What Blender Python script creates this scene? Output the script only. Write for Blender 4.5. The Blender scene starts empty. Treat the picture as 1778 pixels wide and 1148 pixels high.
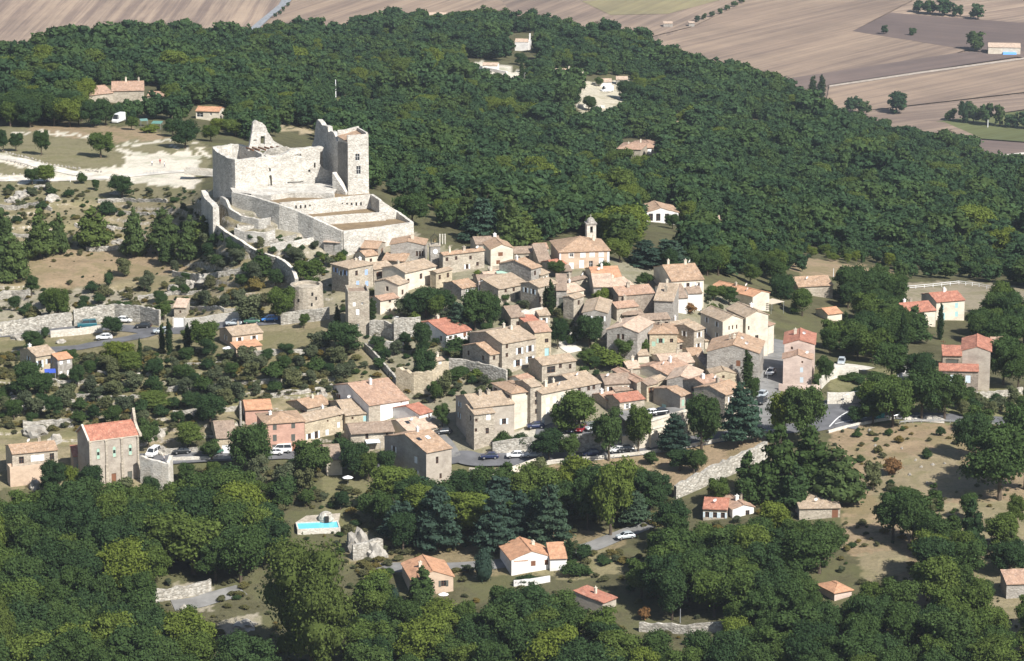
import bpy, math, random
import numpy as np
from mathutils import Vector, Matrix
from mathutils.bvhtree import BVHTree
from mathutils.geometry import tessellate_polygon
from mathutils import noise as mnoise

random.seed(11)
rng = np.random.default_rng(11)
sc = bpy.context.scene
COL = sc.collection
R_ = math.radians

# ------------------------------------------------------------------ camera
PW, PH, FPX = 1778.0, 1148.0, 6056.0
CAMZ = 250.0
PITCH = R_(14.0)
cam_d = bpy.data.cameras.new('camera')
cam_d.sensor_width = 36.0
cam_d.sensor_fit = 'HORIZONTAL'
cam_d.lens = 36.0 * FPX / PW
cam_d.clip_start = 5.0
cam_d.clip_end = 40000.0
cam = bpy.data.objects.new('camera', cam_d)
COL.objects.link(cam)
cam.location = (0, 0, CAMZ)
cam.rotation_euler = (R_(90) - PITCH, 0, 0)
sc.camera = cam

# ------------------------------------------------------------------ sun + sky
SUN_EL = R_(44)
SDX, SDY = 0.65, -0.76                      # horizontal direction towards the sun
world = bpy.data.worlds.new('World')
sc.world = world
world.use_nodes = True
wn = world.node_tree.nodes
wl = world.node_tree.links
bg = wn['Background']
sky = wn.new('ShaderNodeTexSky')
sky.sky_type = 'NISHITA'
sky.sun_disc = False
sky.sun_elevation = SUN_EL
sky.sun_rotation = math.atan2(SDX, SDY)
wl.new(sky.outputs[0], bg.inputs[0])
bg.inputs[1].default_value = 0.07
sun_d = bpy.data.lights.new('sun', 'SUN')
sun_d.energy = 4.9
sun_d.angle = R_(0.55)
sun_d.color = (1.0, 0.965, 0.91)
sun = bpy.data.objects.new('sun', sun_d)
COL.objects.link(sun)
sun.rotation_euler = Vector((SDX * math.cos(SUN_EL), SDY * math.cos(SUN_EL), math.sin(SUN_EL))).to_track_quat('Z', 'Y').to_euler()
sc.view_settings.view_transform = 'Standard'
sc.view_settings.look = 'None'
sc.view_settings.exposure = 0.68
sc.view_settings.gamma = 1.0
sc.view_settings.use_curve_mapping = False
sc.render.engine = 'CYCLES'
sc.cycles.max_bounces = 5
sc.cycles.diffuse_bounces = 3
sc.cycles.transmission_bounces = 2
sc.cycles.volume_bounces = 0
sc.cycles.use_fast_gi = False

# ------------------------------------------------------------------ projection helpers
cP, sP = math.cos(PITCH), math.sin(PITCH)
CAM = Vector((0, 0, CAMZ))


def ray(u, v):
    x = (u - PW / 2) / FPX
    d = (v - PH / 2) / FPX
    return Vector((x, cP - d * sP, -sP - d * cP))


def PY(u, v, y):
    r = ray(u, v)
    return CAM + r * (y / r.y)


def PZ(u, v, z):
    r = ray(u, v)
    return CAM + r * ((z - CAMZ) / r.z)


def proj(p):
    q = Vector(p) - CAM
    fw = q.y * cP - q.z * sP
    up = q.y * sP + q.z * cP
    return (PW / 2 + FPX * q.x / fw, PH / 2 - FPX * up / fw)


# ------------------------------------------------------------------ naming / tagging
def tag(o, label=None, cat=None, group=None, kind=None):
    if label:
        o['label'] = label
    if cat:
        o['category'] = cat
    if group:
        o['group'] = group
    if kind:
        o['kind'] = kind
    return o


def empty(name, loc, rz=0.0, label=None, cat=None, group=None):
    o = bpy.data.objects.new(name, None)
    o.empty_display_size = 0.5
    COL.objects.link(o)
    o.location = loc
    o.rotation_euler = (0, 0, rz)
    return tag(o, label, cat, group)


class MB:
    """collects faces; build() links them as one mesh object"""
    def __init__(s):
        s.v, s.f, s.m, s.uv = [], [], [], []

    def face(s, pts, m=0, uv=None):
        i = len(s.v)
        s.v.extend([tuple(p) for p in pts])
        s.f.append(tuple(range(i, i + len(pts))))
        s.m.append(m)
        s.uv.append(uv if uv else [(p[0] + p[1] * 0.37, p[2] + p[1] * 0.11) for p in pts])

    def box(s, x0, x1, y0, y1, z0, z1, m=0, bottom=True):
        a = [(x0, y0, z0), (x1, y0, z0), (x1, y1, z0), (x0, y1, z0), (x0, y0, z1), (x1, y0, z1), (x1, y1, z1), (x0, y1, z1)]
        q = [(0, 1, 5, 4), (1, 2, 6, 5), (2, 3, 7, 6), (3, 0, 4, 7), (4, 5, 6, 7)]
        if bottom:
            q.append((3, 2, 1, 0))
        for t in q:
            s.face([a[k] for k in t], m)

    def hexa(s, lo, hi, m=0):
        """prism between two rings of points (lists of equal length)"""
        n = len(lo)
        for i in range(n):
            j = (i + 1) % n
            s.face([lo[i], lo[j], hi[j], hi[i]], m)
        s.face(hi, m)
        s.face(lo[::-1], m)

    def cyl(s, p0, p1, r0, r1=None, n=8, m=0, cap=True):
        p0, p1 = Vector(p0), Vector(p1)
        r1 = r0 if r1 is None else r1
        d = (p1 - p0).normalized()
        a = d.orthogonal().normalized()
        b = d.cross(a)
        lo = [p0 + (a * math.cos(t) + b * math.sin(t)) * r0 for t in [2 * math.pi * k / n for k in range(n)]]
        hi = [p1 + (a * math.cos(t) + b * math.sin(t)) * r1 for t in [2 * math.pi * k / n for k in range(n)]]
        for i in range(n):
            j = (i + 1) % n
            s.face([lo[i], lo[j], hi[j], hi[i]], m)
        if cap:
            s.face(hi, m)
            s.face(lo[::-1], m)

    def mesh(s, name, mats, smooth=False):
        me = bpy.data.meshes.new(name)
        me.from_pydata(s.v, [], s.f)
        if not isinstance(mats, (list, tuple)):
            mats = [mats]
        for mt in mats:
            me.materials.append(mt)
        if len(mats) > 1:
            me.polygons.foreach_set('material_index', s.m)
        uvl = me.uv_layers.new(name='uv')
        flat = [c for f in s.uv for p in f for c in p]
        uvl.data.foreach_set('uv', flat)
        if smooth:
            me.polygons.foreach_set('use_smooth', [True] * len(s.f))
        return me

    def build(s, name, mats, parent=None, smooth=False):
        return link(name, s.mesh(name, mats, smooth), parent)


def link(name, me, parent=None, loc=None, rot=None, scale=None):
    o = bpy.data.objects.new(name, me)
    COL.objects.link(o)
    if parent:
        o.parent = parent
    if loc is not None:
        o.location = loc
    if rot is not None:
        o.rotation_euler = rot
    if scale is not None:
        o.scale = scale
    return o


# ------------------------------------------------------------------ materials
def newmat(name):
    m = bpy.data.materials.new(name)
    m.use_nodes = True
    nt = m.node_tree
    b = nt.nodes['Principled BSDF']
    b.inputs['Roughness'].default_value = 0.9
    b.inputs['Specular IOR Level'].default_value = 0.2
    return m, nt, b


def N(nt, t, **kw):
    n = nt.nodes.new(t)
    for k, v in kw.items():
        if hasattr(n, k):
            setattr(n, k, v)
        else:
            n.inputs[k].default_value = v
    return n


def ramp(nt, fac, stops):
    r = nt.nodes.new('ShaderNodeValToRGB')
    e = r.color_ramp.elements
    while len(e) < len(stops):
        e.new(0.5)
    for el, (p, c) in zip(e, stops):
        el.position = p
        el.color = c if len(c) == 4 else (*c, 1)
    nt.links.new(fac, r.inputs[0])
    return r.outputs[0]


def mix(nt, fac, a, b, bt='MIX'):
    n = nt.nodes.new('ShaderNodeMix')
    n.data_type = 'RGBA'
    n.blend_type = bt
    for s, v in ((0, fac), (6, a), (7, b)):
        if isinstance(v, (int, float)):
            n.inputs[s].default_value = v
        elif isinstance(v, tuple):
            n.inputs[s].default_value = (*v[:3], 1)
        else:
            nt.links.new(v, n.inputs[s])
    return n.outputs[2]


def sc_(c, k):
    return tuple(min(1.0, x * k) for x in c)


def mat_plain(name, c, rough=0.7, metal=0.0, spec=0.3):
    m, nt, b = newmat(name)
    b.inputs['Base Color'].default_value = (*c, 1)
    b.inputs['Roughness'].default_value = rough
    b.inputs['Metallic'].default_value = metal
    b.inputs['Specular IOR Level'].default_value = spec
    return m


def mat_stone(name, c, c2=None, stone=0.32, cell=2.2, contrast=0.5, stain=0.5, bump=0.5):
    """rubble masonry: per stone tint, blotchy weathering, dark joints"""
    m, nt, b = newmat(name)
    L = nt.links
    tc = N(nt, 'ShaderNodeTexCoord')
    oi = N(nt, 'ShaderNodeObjectInfo')
    mp = N(nt, 'ShaderNodeMapping')
    mp.inputs['Scale'].default_value = (1, 1, 1.5)
    L.new(tc.outputs['Object'], mp.inputs[0])
    add = N(nt, 'ShaderNodeVectorMath', operation='ADD')
    sv = N(nt, 'ShaderNodeVectorMath', operation='SCALE')
    sv.inputs[0].default_value = (37, 11, 5)
    L.new(oi.outputs['Random'], sv.inputs['Scale'])
    L.new(mp.outputs[0], add.inputs[0])
    L.new(sv.outputs[0], add.inputs[1])
    vo = N(nt, 'ShaderNodeTexVoronoi', feature='F1')
    vo.inputs['Scale'].default_value = cell
    L.new(add.outputs[0], vo.inputs['Vector'])
    n1 = N(nt, 'ShaderNodeTexNoise')
    n1.inputs['Scale'].default_value = 0.35
    n1.inputs['Detail'].default_value = 6
    n1.inputs['Roughness'].default_value = 0.65
    L.new(add.outputs[0], n1.inputs['Vector'])
    n2 = N(nt, 'ShaderNodeTexNoise')
    n2.inputs['Scale'].default_value = 1.7
    n2.inputs['Detail'].default_value = 5
    n2.inputs['Roughness'].default_value = 0.7
    L.new(add.outputs[0], n2.inputs['Vector'])
    c2 = c2 or (c[0] * 0.72, c[1] * 0.70, c[2] * 0.70)
    a = ramp(nt, n1.outputs['Fac'], [(0.32, c2), (0.62, c)])
    sep = N(nt, 'ShaderNodeSeparateColor')
    L.new(vo.outputs['Color'], sep.inputs[0])
    k = 1 - contrast
    tint = ramp(nt, sep.outputs[0], [(0.0, (k, k, k * 0.97)), (1.0, (1 + (1 - k) * 0.25,) * 3)])
    a = mix(nt, stone * 2, a, tint, 'MULTIPLY')
    joint = ramp(nt, vo.outputs['Distance'], [(0.45, (1, 1, 1)), (0.75, (0.78, 0.75, 0.72))])
    a = mix(nt, min(1.0, stone * 2.2), a, joint, 'MULTIPLY')
    st = ramp(nt, n2.outputs['Fac'], [(0.36, (0.62, 0.60, 0.58)), (0.56, (1, 1, 1))])
    a = mix(nt, stain, a, st, 'MULTIPLY')
    L.new(a, b.inputs['Base Color'])
    bp = N(nt, 'ShaderNodeBump')
    bp.inputs['Strength'].default_value = bump
    bp.inputs['Distance'].default_value = 0.12
    hm = N(nt, 'ShaderNodeMath', operation='SUBTRACT')
    L.new(n2.outputs['Fac'], hm.inputs[0])
    L.new(vo.outputs['Distance'], hm.inputs[1])
    L.new(hm.outputs[0], bp.inputs['Height'])
    L.new(bp.outputs[0], b.inputs['Normal'])
    return m


def mat_tile(name, c, lo, hi, rnd=0.6):
    """canal tiles: courses along the slope, per tile tint, lichen blotches"""
    m, nt, b = newmat(name)
    L = nt.links
    uv = N(nt, 'ShaderNodeUVMap', uv_map='uv')
    oi = N(nt, 'ShaderNodeObjectInfo')
    sv = N(nt, 'ShaderNodeVectorMath', operation='SCALE')
    sv.inputs[0].default_value = (41, 23, 0)
    L.new(oi.outputs['Random'], sv.inputs['Scale'])
    add = N(nt, 'ShaderNodeVectorMath', operation='ADD')
    L.new(uv.outputs[0], add.inputs[0])
    L.new(sv.outputs[0], add.inputs[1])
    mp = N(nt, 'ShaderNodeMapping')
    mp.inputs['Scale'].default_value = (3.6, 2.2, 1)
    L.new(add.outputs[0], mp.inputs[0])
    vo = N(nt, 'ShaderNodeTexVoronoi', feature='F1')
    vo.inputs['Scale'].default_value = 1.0
    vo.inputs['Randomness'].default_value = 0.6
    L.new(mp.outputs[0], vo.inputs['Vector'])
    sep = N(nt, 'ShaderNodeSeparateColor')
    L.new(vo.outputs['Color'], sep.inputs[0])
    a = ramp(nt, sep.outputs[0], [(0.0, tuple((x + y) / 2 for x, y in zip(lo, c))), (0.45, c), (0.8, sc_(c, 1.1)), (1.0, tuple((x + y) / 2 for x, y in zip(hi, c)))])
    n1 = N(nt, 'ShaderNodeTexNoise')
    n1.inputs['Scale'].default_value = 0.55
    n1.inputs['Detail'].default_value = 6
    n1.inputs['Roughness'].default_value = 0.7
    L.new(add.outputs[0], n1.inputs['Vector'])
    bl = ramp(nt, n1.outputs['Fac'], [(0.33, (0.52, 0.53, 0.52)), (0.5, (1, 1, 1)), (0.68, (1.22, 1.18, 1.12))])
    a = mix(nt, 0.6, a, bl, 'MULTIPLY')
    wv = N(nt, 'ShaderNodeTexWave', wave_type='BANDS', bands_direction='X')
    wv.inputs['Scale'].default_value = 1.25
    wv.inputs['Distortion'].default_value = 0.6
    wv.inputs['Detail'].default_value = 1
    L.new(add.outputs[0], wv.inputs['Vector'])
    gr = ramp(nt, wv.outputs['Fac'], [(0.0, (0.62, 0.60, 0.58)), (0.45, (1, 1, 1))])
    a = mix(nt, 0.55, a, gr, 'MULTIPLY')
    L.new(a, b.inputs['Base Color'])
    bp = N(nt, 'ShaderNodeBump')
    bp.inputs['Strength'].default_value = 0.7
    bp.inputs['Distance'].default_value = 0.1
    L.new(wv.outputs['Fac'], bp.inputs['Height'])
    L.new(bp.outputs[0], b.inputs['Normal'])
    return m


def mat_leaf(name, c, var=0.35, hue=(1.15, 1.08, 0.82), trans=0.22):
    m = bpy.data.materials.new(name)
    m.use_nodes = True
    nt = m.node_tree
    L = nt.links
    nt.nodes.remove(nt.nodes['Principled BSDF'])
    out = nt.nodes['Material Output']
    at = N(nt, 'ShaderNodeAttribute', attribute_name='tint')
    oi = N(nt, 'ShaderNodeObjectInfo')
    a = ramp(nt, at.outputs['Fac'], [(0.0, sc_(c, 1 - var)), (1.0, sc_(c, 1 + var))])
    rr = ramp(nt, oi.outputs['Random'], [(0.0, (0.68, 0.74, 0.80)), (0.4, (0.95, 0.97, 1)), (0.75, (1.15, 1.12, 0.95)), (1.0, hue)])
    a = mix(nt, 1.0, a, rr, 'MULTIPLY')
    d = N(nt, 'ShaderNodeBsdfDiffuse')
    t = N(nt, 'ShaderNodeBsdfTranslucent')
    L.new(a, d.inputs[0])
    y = mix(nt, 1.0, a, (1.1, 1.25, 0.5), 'MULTIPLY')
    L.new(y, t.inputs[0])
    ms = N(nt, 'ShaderNodeMixShader')
    ms.inputs[0].default_value = trans
    L.new(d.outputs[0], ms.inputs[1])
    L.new(t.outputs[0], ms.inputs[2])
    L.new(ms.outputs[0], out.inputs[0])
    return m


WALL = {
    'stone': mat_stone('stone_warm', (0.50, 0.445, 0.36), stone=0.24, contrast=0.5),
    'grey': mat_stone('stone_grey', (0.42, 0.395, 0.355), stone=0.24, contrast=0.5),
    'brown': mat_stone('stone_brown', (0.38, 0.325, 0.265), stone=0.3, contrast=0.45),
    'yellow': mat_stone('stone_ochre', (0.57, 0.49, 0.355), stone=0.22, contrast=0.4),
    'cream': mat_stone('render_cream', (0.69, 0.625, 0.51), stone=0.05, contrast=0.15, stain=0.28, bump=0.15),
    'white': mat_stone('render_white', (0.80, 0.78, 0.745), stone=0.03, contrast=0.1, stain=0.12, bump=0.1),
    'pink': mat_stone('render_pink', (0.56, 0.345, 0.265), stone=0.08, contrast=0.2, stain=0.3, bump=0.15),
    'rose': mat_stone('render_rose', (0.64, 0.51, 0.435), stone=0.05, contrast=0.15, stain=0.25, bump=0.15),
    'peach': mat_stone('render_peach', (0.58, 0.445, 0.33), stone=0.04, contrast=0.15, stain=0.2, bump=0.1),
    'taupe': mat_stone('render_taupe', (0.45, 0.40, 0.335), stone=0.06, contrast=0.2, stain=0.35, bump=0.15),
    'lime': mat_stone('limestone_pale', (0.68, 0.65, 0.585), c2=(0.56, 0.51, 0.43), stone=0.25, contrast=0.3, stain=0.35),
    'rubble': mat_stone('limestone_rubble', (0.55, 0.52, 0.46), c2=(0.40, 0.375, 0.325), stone=0.38, contrast=0.55, cell=1.7, stain=0.6, bump=0.9),
}
WALL['castle'] = mat_stone('castle_limestone', (0.69, 0.66, 0.60), c2=(0.47, 0.445, 0.40), stone=0.28, contrast=0.4, stain=0.7, bump=0.7, cell=2.4)
WALL['rock'] = mat_stone('bare_rock', (0.47, 0.44, 0.385), c2=(0.27, 0.25, 0.22), stone=0.2, contrast=0.4, cell=0.9, stain=0.7, bump=1.0)
ROOF = {
    'orange': mat_tile('tiles_orange', (0.44, 0.30, 0.20), (0.26, 0.175, 0.125), (0.60, 0.49, 0.39)),
    'beige': mat_tile('tiles_beige', (0.43, 0.335, 0.24), (0.26, 0.195, 0.15), (0.60, 0.52, 0.43)),
    'brown': mat_tile('tiles_brown', (0.33, 0.25, 0.19), (0.20, 0.145, 0.11), (0.48, 0.39, 0.31)),
    'red': mat_tile('tiles_red', (0.43, 0.19, 0.13), (0.27, 0.12, 0.085), (0.56, 0.34, 0.25)),
    'pink': mat_tile('tiles_pink', (0.44, 0.29, 0.205), (0.28, 0.175, 0.135), (0.62, 0.48, 0.40)),
    'pale': mat_tile('tiles_pale', (0.55, 0.42, 0.32), (0.42, 0.29, 0.21), (0.70, 0.60, 0.50)),
    'salmon': mat_tile('tiles_salmon', (0.54, 0.30, 0.18), (0.44, 0.22, 0.13), (0.60, 0.38, 0.25)),
}
M_pane = mat_plain('window_glass', (0.025, 0.028, 0.032), 0.15, 0, 0.5)
M_frame_w = mat_plain('paint_white', (0.72, 0.72, 0.70), 0.6)
M_frame_b = mat_plain('paint_brown', (0.15, 0.075, 0.04), 0.7)
SHUT = {
    'blue': mat_plain('paint_blue', (0.33, 0.45, 0.70), 0.6),
    'pale': mat_plain('paint_pale_blue', (0.62, 0.70, 0.74), 0.6),
    'white': mat_plain('paint_shutter_white', (0.80, 0.80, 0.78), 0.6),
    'green': mat_plain('paint_green', (0.34, 0.50, 0.40), 0.6),
    'brown': mat_plain('paint_shutter_brown', (0.20, 0.09, 0.05), 0.7),
    'dark': mat_plain('paint_dark_and_shade', (0.10, 0.105, 0.09), 0.7),  # also on flat leaves that paint the shade of open doorways
    'teal': mat_plain('paint_teal', (0.35, 0.55, 0.56), 0.6),
}
M_cornice = mat_plain('lime_trim', (0.52, 0.45, 0.36), 0.9)
M_metal = mat_plain('metal_grey', (0.45, 0.46, 0.47), 0.45, 0.6)
M_white = mat_plain('white_plastic', (0.8, 0.8, 0.8), 0.5)
M_dark = mat_plain('black_and_hole_shade', (0.02, 0.018, 0.016), 0.9)  # also painted in holes and openings as their inner shade
M_asphalt = None
# ------------------------------------------------------------------ terrain: distance of the ground along each sight line
KV = np.array([1500, 1148, 1000, 850, 750, 650, 600, 550, 500, 450, 400, 350, 300, 250, 200, 150, 100, 50, 0], float)
KT = {
    -900: [545, 645, 690, 735, 765, 800, 830, 855, 880, 905, 930, 955, 985, 1030, 1120, 1250, 1430, 1650, 1900],
    0:    [560, 650, 690, 735, 765, 800, 830, 855, 880, 905, 930, 955, 985, 1030, 1120, 1250, 1430, 1650, 1900],
    200:  [560, 650, 690, 736, 765, 798, 825, 852, 880, 905, 930, 953, 988, 1040, 1120, 1280, 1470, 1720, 2000],
    330:  [565, 652, 690, 737, 765, 796, 820, 846, 872, 895, 915, 935, 985, 1045, 1140, 1300, 1500, 1760, 2020],
    400:  [565, 652, 690, 737, 765, 795, 815, 837, 859, 872, 881, 891, 980, 1055, 1160, 1330, 1540, 1800, 2050],
    490:  [567, 652, 690, 737, 765, 794, 812, 832, 854, 868, 877, 891, 983, 1095, 1220, 1390, 1600, 1860, 2075],
    600:  [570, 652, 690, 738, 765, 792, 808, 825, 845, 866, 886, 906, 985, 1150, 1310, 1480, 1700, 1950, 2110],
    750:  [570, 650, 688, 735, 762, 789, 805, 822, 842, 864, 895, 955, 1040, 1190, 1340, 1490, 1710, 1960, 2110],
    1000: [565, 642, 682, 730, 757, 786, 802, 820, 840, 868, 940, 1060, 1200, 1370, 1490, 1600, 1750, 1950, 2090],
    1200: [560, 638, 677, 724, 756, 790, 812, 835, 862, 905, 990, 1110, 1250, 1410, 1540, 1680, 1850, 2000, 2150],
    1400: [555, 632, 671, 717, 752, 796, 835, 872, 915, 985, 1090, 1210, 1340, 1490, 1640, 1840, 2010, 2150, 2260],
    1778: [550, 622, 665, 715, 755, 810, 860, 905, 965, 1060, 1190, 1340, 1560, 1850, 2040, 2180, 2280, 2360, 2420],
    2700: [540, 615, 660, 712, 757, 815, 868, 915, 978, 1080, 1220, 1390, 1640, 1900, 2080, 2200, 2300, 2380, 2440],
}


def pchip_slopes(x, y):
    h = np.diff(x)
    d = np.diff(y, axis=0) / h.reshape(-1, *([1] * (y.ndim - 1)))
    m = np.zeros_like(y)
    w1 = (2 * h[1:] + h[:-1]).reshape(-1, *([1] * (y.ndim - 1)))
    w2 = (h[1:] + 2 * h[:-1]).reshape(-1, *([1] * (y.ndim - 1)))
    same = d[1:] * d[:-1] > 0
    with np.errstate(divide='ignore', invalid='ignore'):
        hm = (w1 + w2) / (w1 / d[:-1] + w2 / d[1:])
    m[1:-1] = np.where(same, hm, 0)
    m[0], m[-1] = d[0], d[-1]
    return m


def pchip(x, y, xq):
    m = pchip_slopes(x, y)
    i = np.clip(np.searchsorted(x, xq) - 1, 0, len(x) - 2)
    h = x[i + 1] - x[i]
    t = np.clip((xq - x[i]) / h, -0.5, 1.5)
    sh = (slice(None),) + (None,) * (y.ndim - 1)
    t_, h_ = (t[sh], h[sh]) if y.ndim > 1 else (t, h)
    return ((1 + 2 * t_) * (1 - t_) ** 2 * y[i] + t_ * (1 - t_) ** 2 * h_ * m[i]
            + t_ ** 2 * (3 - 2 * t_) * y[i + 1] + t_ ** 2 * (t_ - 1) * h_ * m[i + 1])


us_k = np.array(sorted(KT), float)
tab = np.log(np.array([KT[int(k)] for k in us_k]))           # columns x rows
ucols = np.concatenate([np.arange(-900, -60, 40), np.arange(-60, 1840, 5.5), np.arange(1840, 2700, 40)])
tabu = pchip(us_k, tab, ucols)                                # many columns x knot rows
CU = [-900, 0, 100, 150, 200, 300, 400, 500, 600, 650, 690, 800, 900, 1000, 1100, 1150, 1250, 1330, 1440, 1500, 1600, 1700, 1778, 2100, 2700]
CVv = [110, 98, 98, 95, 84, 72, 69, 62, 60, 46, 35, 35, 43, 60, 83, 103, 133, 163, 203, 223, 251, 280, 304, 396, 476]
crest = np.interp(ucols, CU, CVv)
NR = 430
sv = np.linspace(0, 1, NR)
sv = np.where(sv < 0.12, sv / 0.12 * 0.255, 0.255 + (sv - 0.12) / 0.88 * 0.745)   # few rows below the frame


def vnoise(n, k, seed):
    r = np.random.default_rng(seed)
    pts = r.normal(size=int(n // k) + 4)
    x = np.arange(int(n)) / k
    i = x.astype(int)
    f = x - i
    f = f * f * (3 - 2 * f)
    return pts[i] * (1 - f) + pts[i + 1] * f


def noise2(x, y, seed):
    """value noise on arrays"""
    r = np.random.default_rng(seed)
    g = r.normal(size=(64, 64))
    xi, yi = np.floor(x).astype(int), np.floor(y).astype(int)
    fx, fy = x - xi, y - yi
    fx, fy = fx * fx * (3 - 2 * fx), fy * fy * (3 - 2 * fy)
    a = g[xi % 64, yi % 64]
    b = g[(xi + 1) % 64, yi % 64]
    c = g[xi % 64, (yi + 1) % 64]
    d = g[(xi + 1) % 64, (yi + 1) % 64]
    return (a * (1 - fx) + b * fx) * (1 - fy) + (c * (1 - fx) + d * fx) * fy


def smooth(a, b, x):
    t = np.clip((x - a) / (b - a), 0, 1)
    return t * t * (3 - 2 * t)


U = np.repeat(ucols[:, None], NR, 1)
V = 1500 + (crest[:, None] - 1500) * sv[None, :]
# dry stone terraces on the western slope: flats and risers
ph = noise2(U / 90, V / 60, 3) * 9 + noise2(U / 30, V / 30, 4) * 2.5
wz = smooth(640, 560, U) * smooth(335, 365, V) * (1 - smooth(540, 556, V) * smooth(616, 606, V)) * smooth(790, 765, V)
wz = wz * (1 - 0.8 * smooth(430, 445, V) * smooth(500, 480, V) * smooth(330, 300, U))
wz2 = smooth(1450, 1490, U) * smooth(745, 770, V) * smooth(1148, 900, V) * 0.5
Pp = 27.0
Vm = V + (wz * 0.82 + wz2 * 0.7) * (Pp / (2 * math.pi)) * np.sin(2 * math.pi * (V + ph) / Pp)
order = np.argsort(KV)
Yg = np.empty_like(V)
for i in range(len(ucols)):
    Yg[i] = np.exp(pchip(KV[order], tabu[i][order], Vm[i]))
Yg = np.maximum.accumulate(Yg, axis=1)
xr = (U - PW / 2) / FPX
dr = (V - PH / 2) / FPX
ry = cP - dr * sP
rz = -sP - dr * cP
T = Yg / ry
X = xr * T
Z = CAMZ + rz * T
nz = noise2(X / 14, Yg / 14, 8) * 0.35 + noise2(X / 4.5, Yg / 4.5, 9) * 0.16
Z = Z + nz * np.clip(0.35 + wz + smooth(1100, 1400, Yg), 0, 1.2)

# back of the spur, falling to the valley floor
ex = []
for k, (dy, dz) in enumerate([(60, 12), (150, 45), (280, 95), (480, 170)]):
    ex.append((X[:, -1] * (1 + dy / Yg[:, -1]), Yg[:, -1] + dy, np.maximum(Z[:, -1] - dz, -172 - k)))
X = np.concatenate([X] + [e[0][:, None] for e in ex], 1)
Yw = np.concatenate([Yg] + [e[1][:, None] for e in ex], 1)
Z = np.concatenate([Z] + [e[2][:, None] for e in ex], 1)
nc, nr = X.shape
Uf = np.concatenate([U, np.repeat(U[:, -1:], 4, 1)], 1)
Vf = np.concatenate([V, np.repeat(V[:, -1:], 4, 1)], 1)


def inpoly(poly, u, v):
    ins = np.zeros(np.shape(u), bool)
    n = len(poly)
    for i in range(n):
        x0, y0 = poly[i]
        x1, y1 = poly[(i + 1) % n]
        if y0 == y1:
            continue
        c = ((y0 > v) != (y1 > v)) & (u < (x1 - x0) * (v - y0) / (y1 - y0) + x0)
        ins ^= c
    return ins


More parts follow.
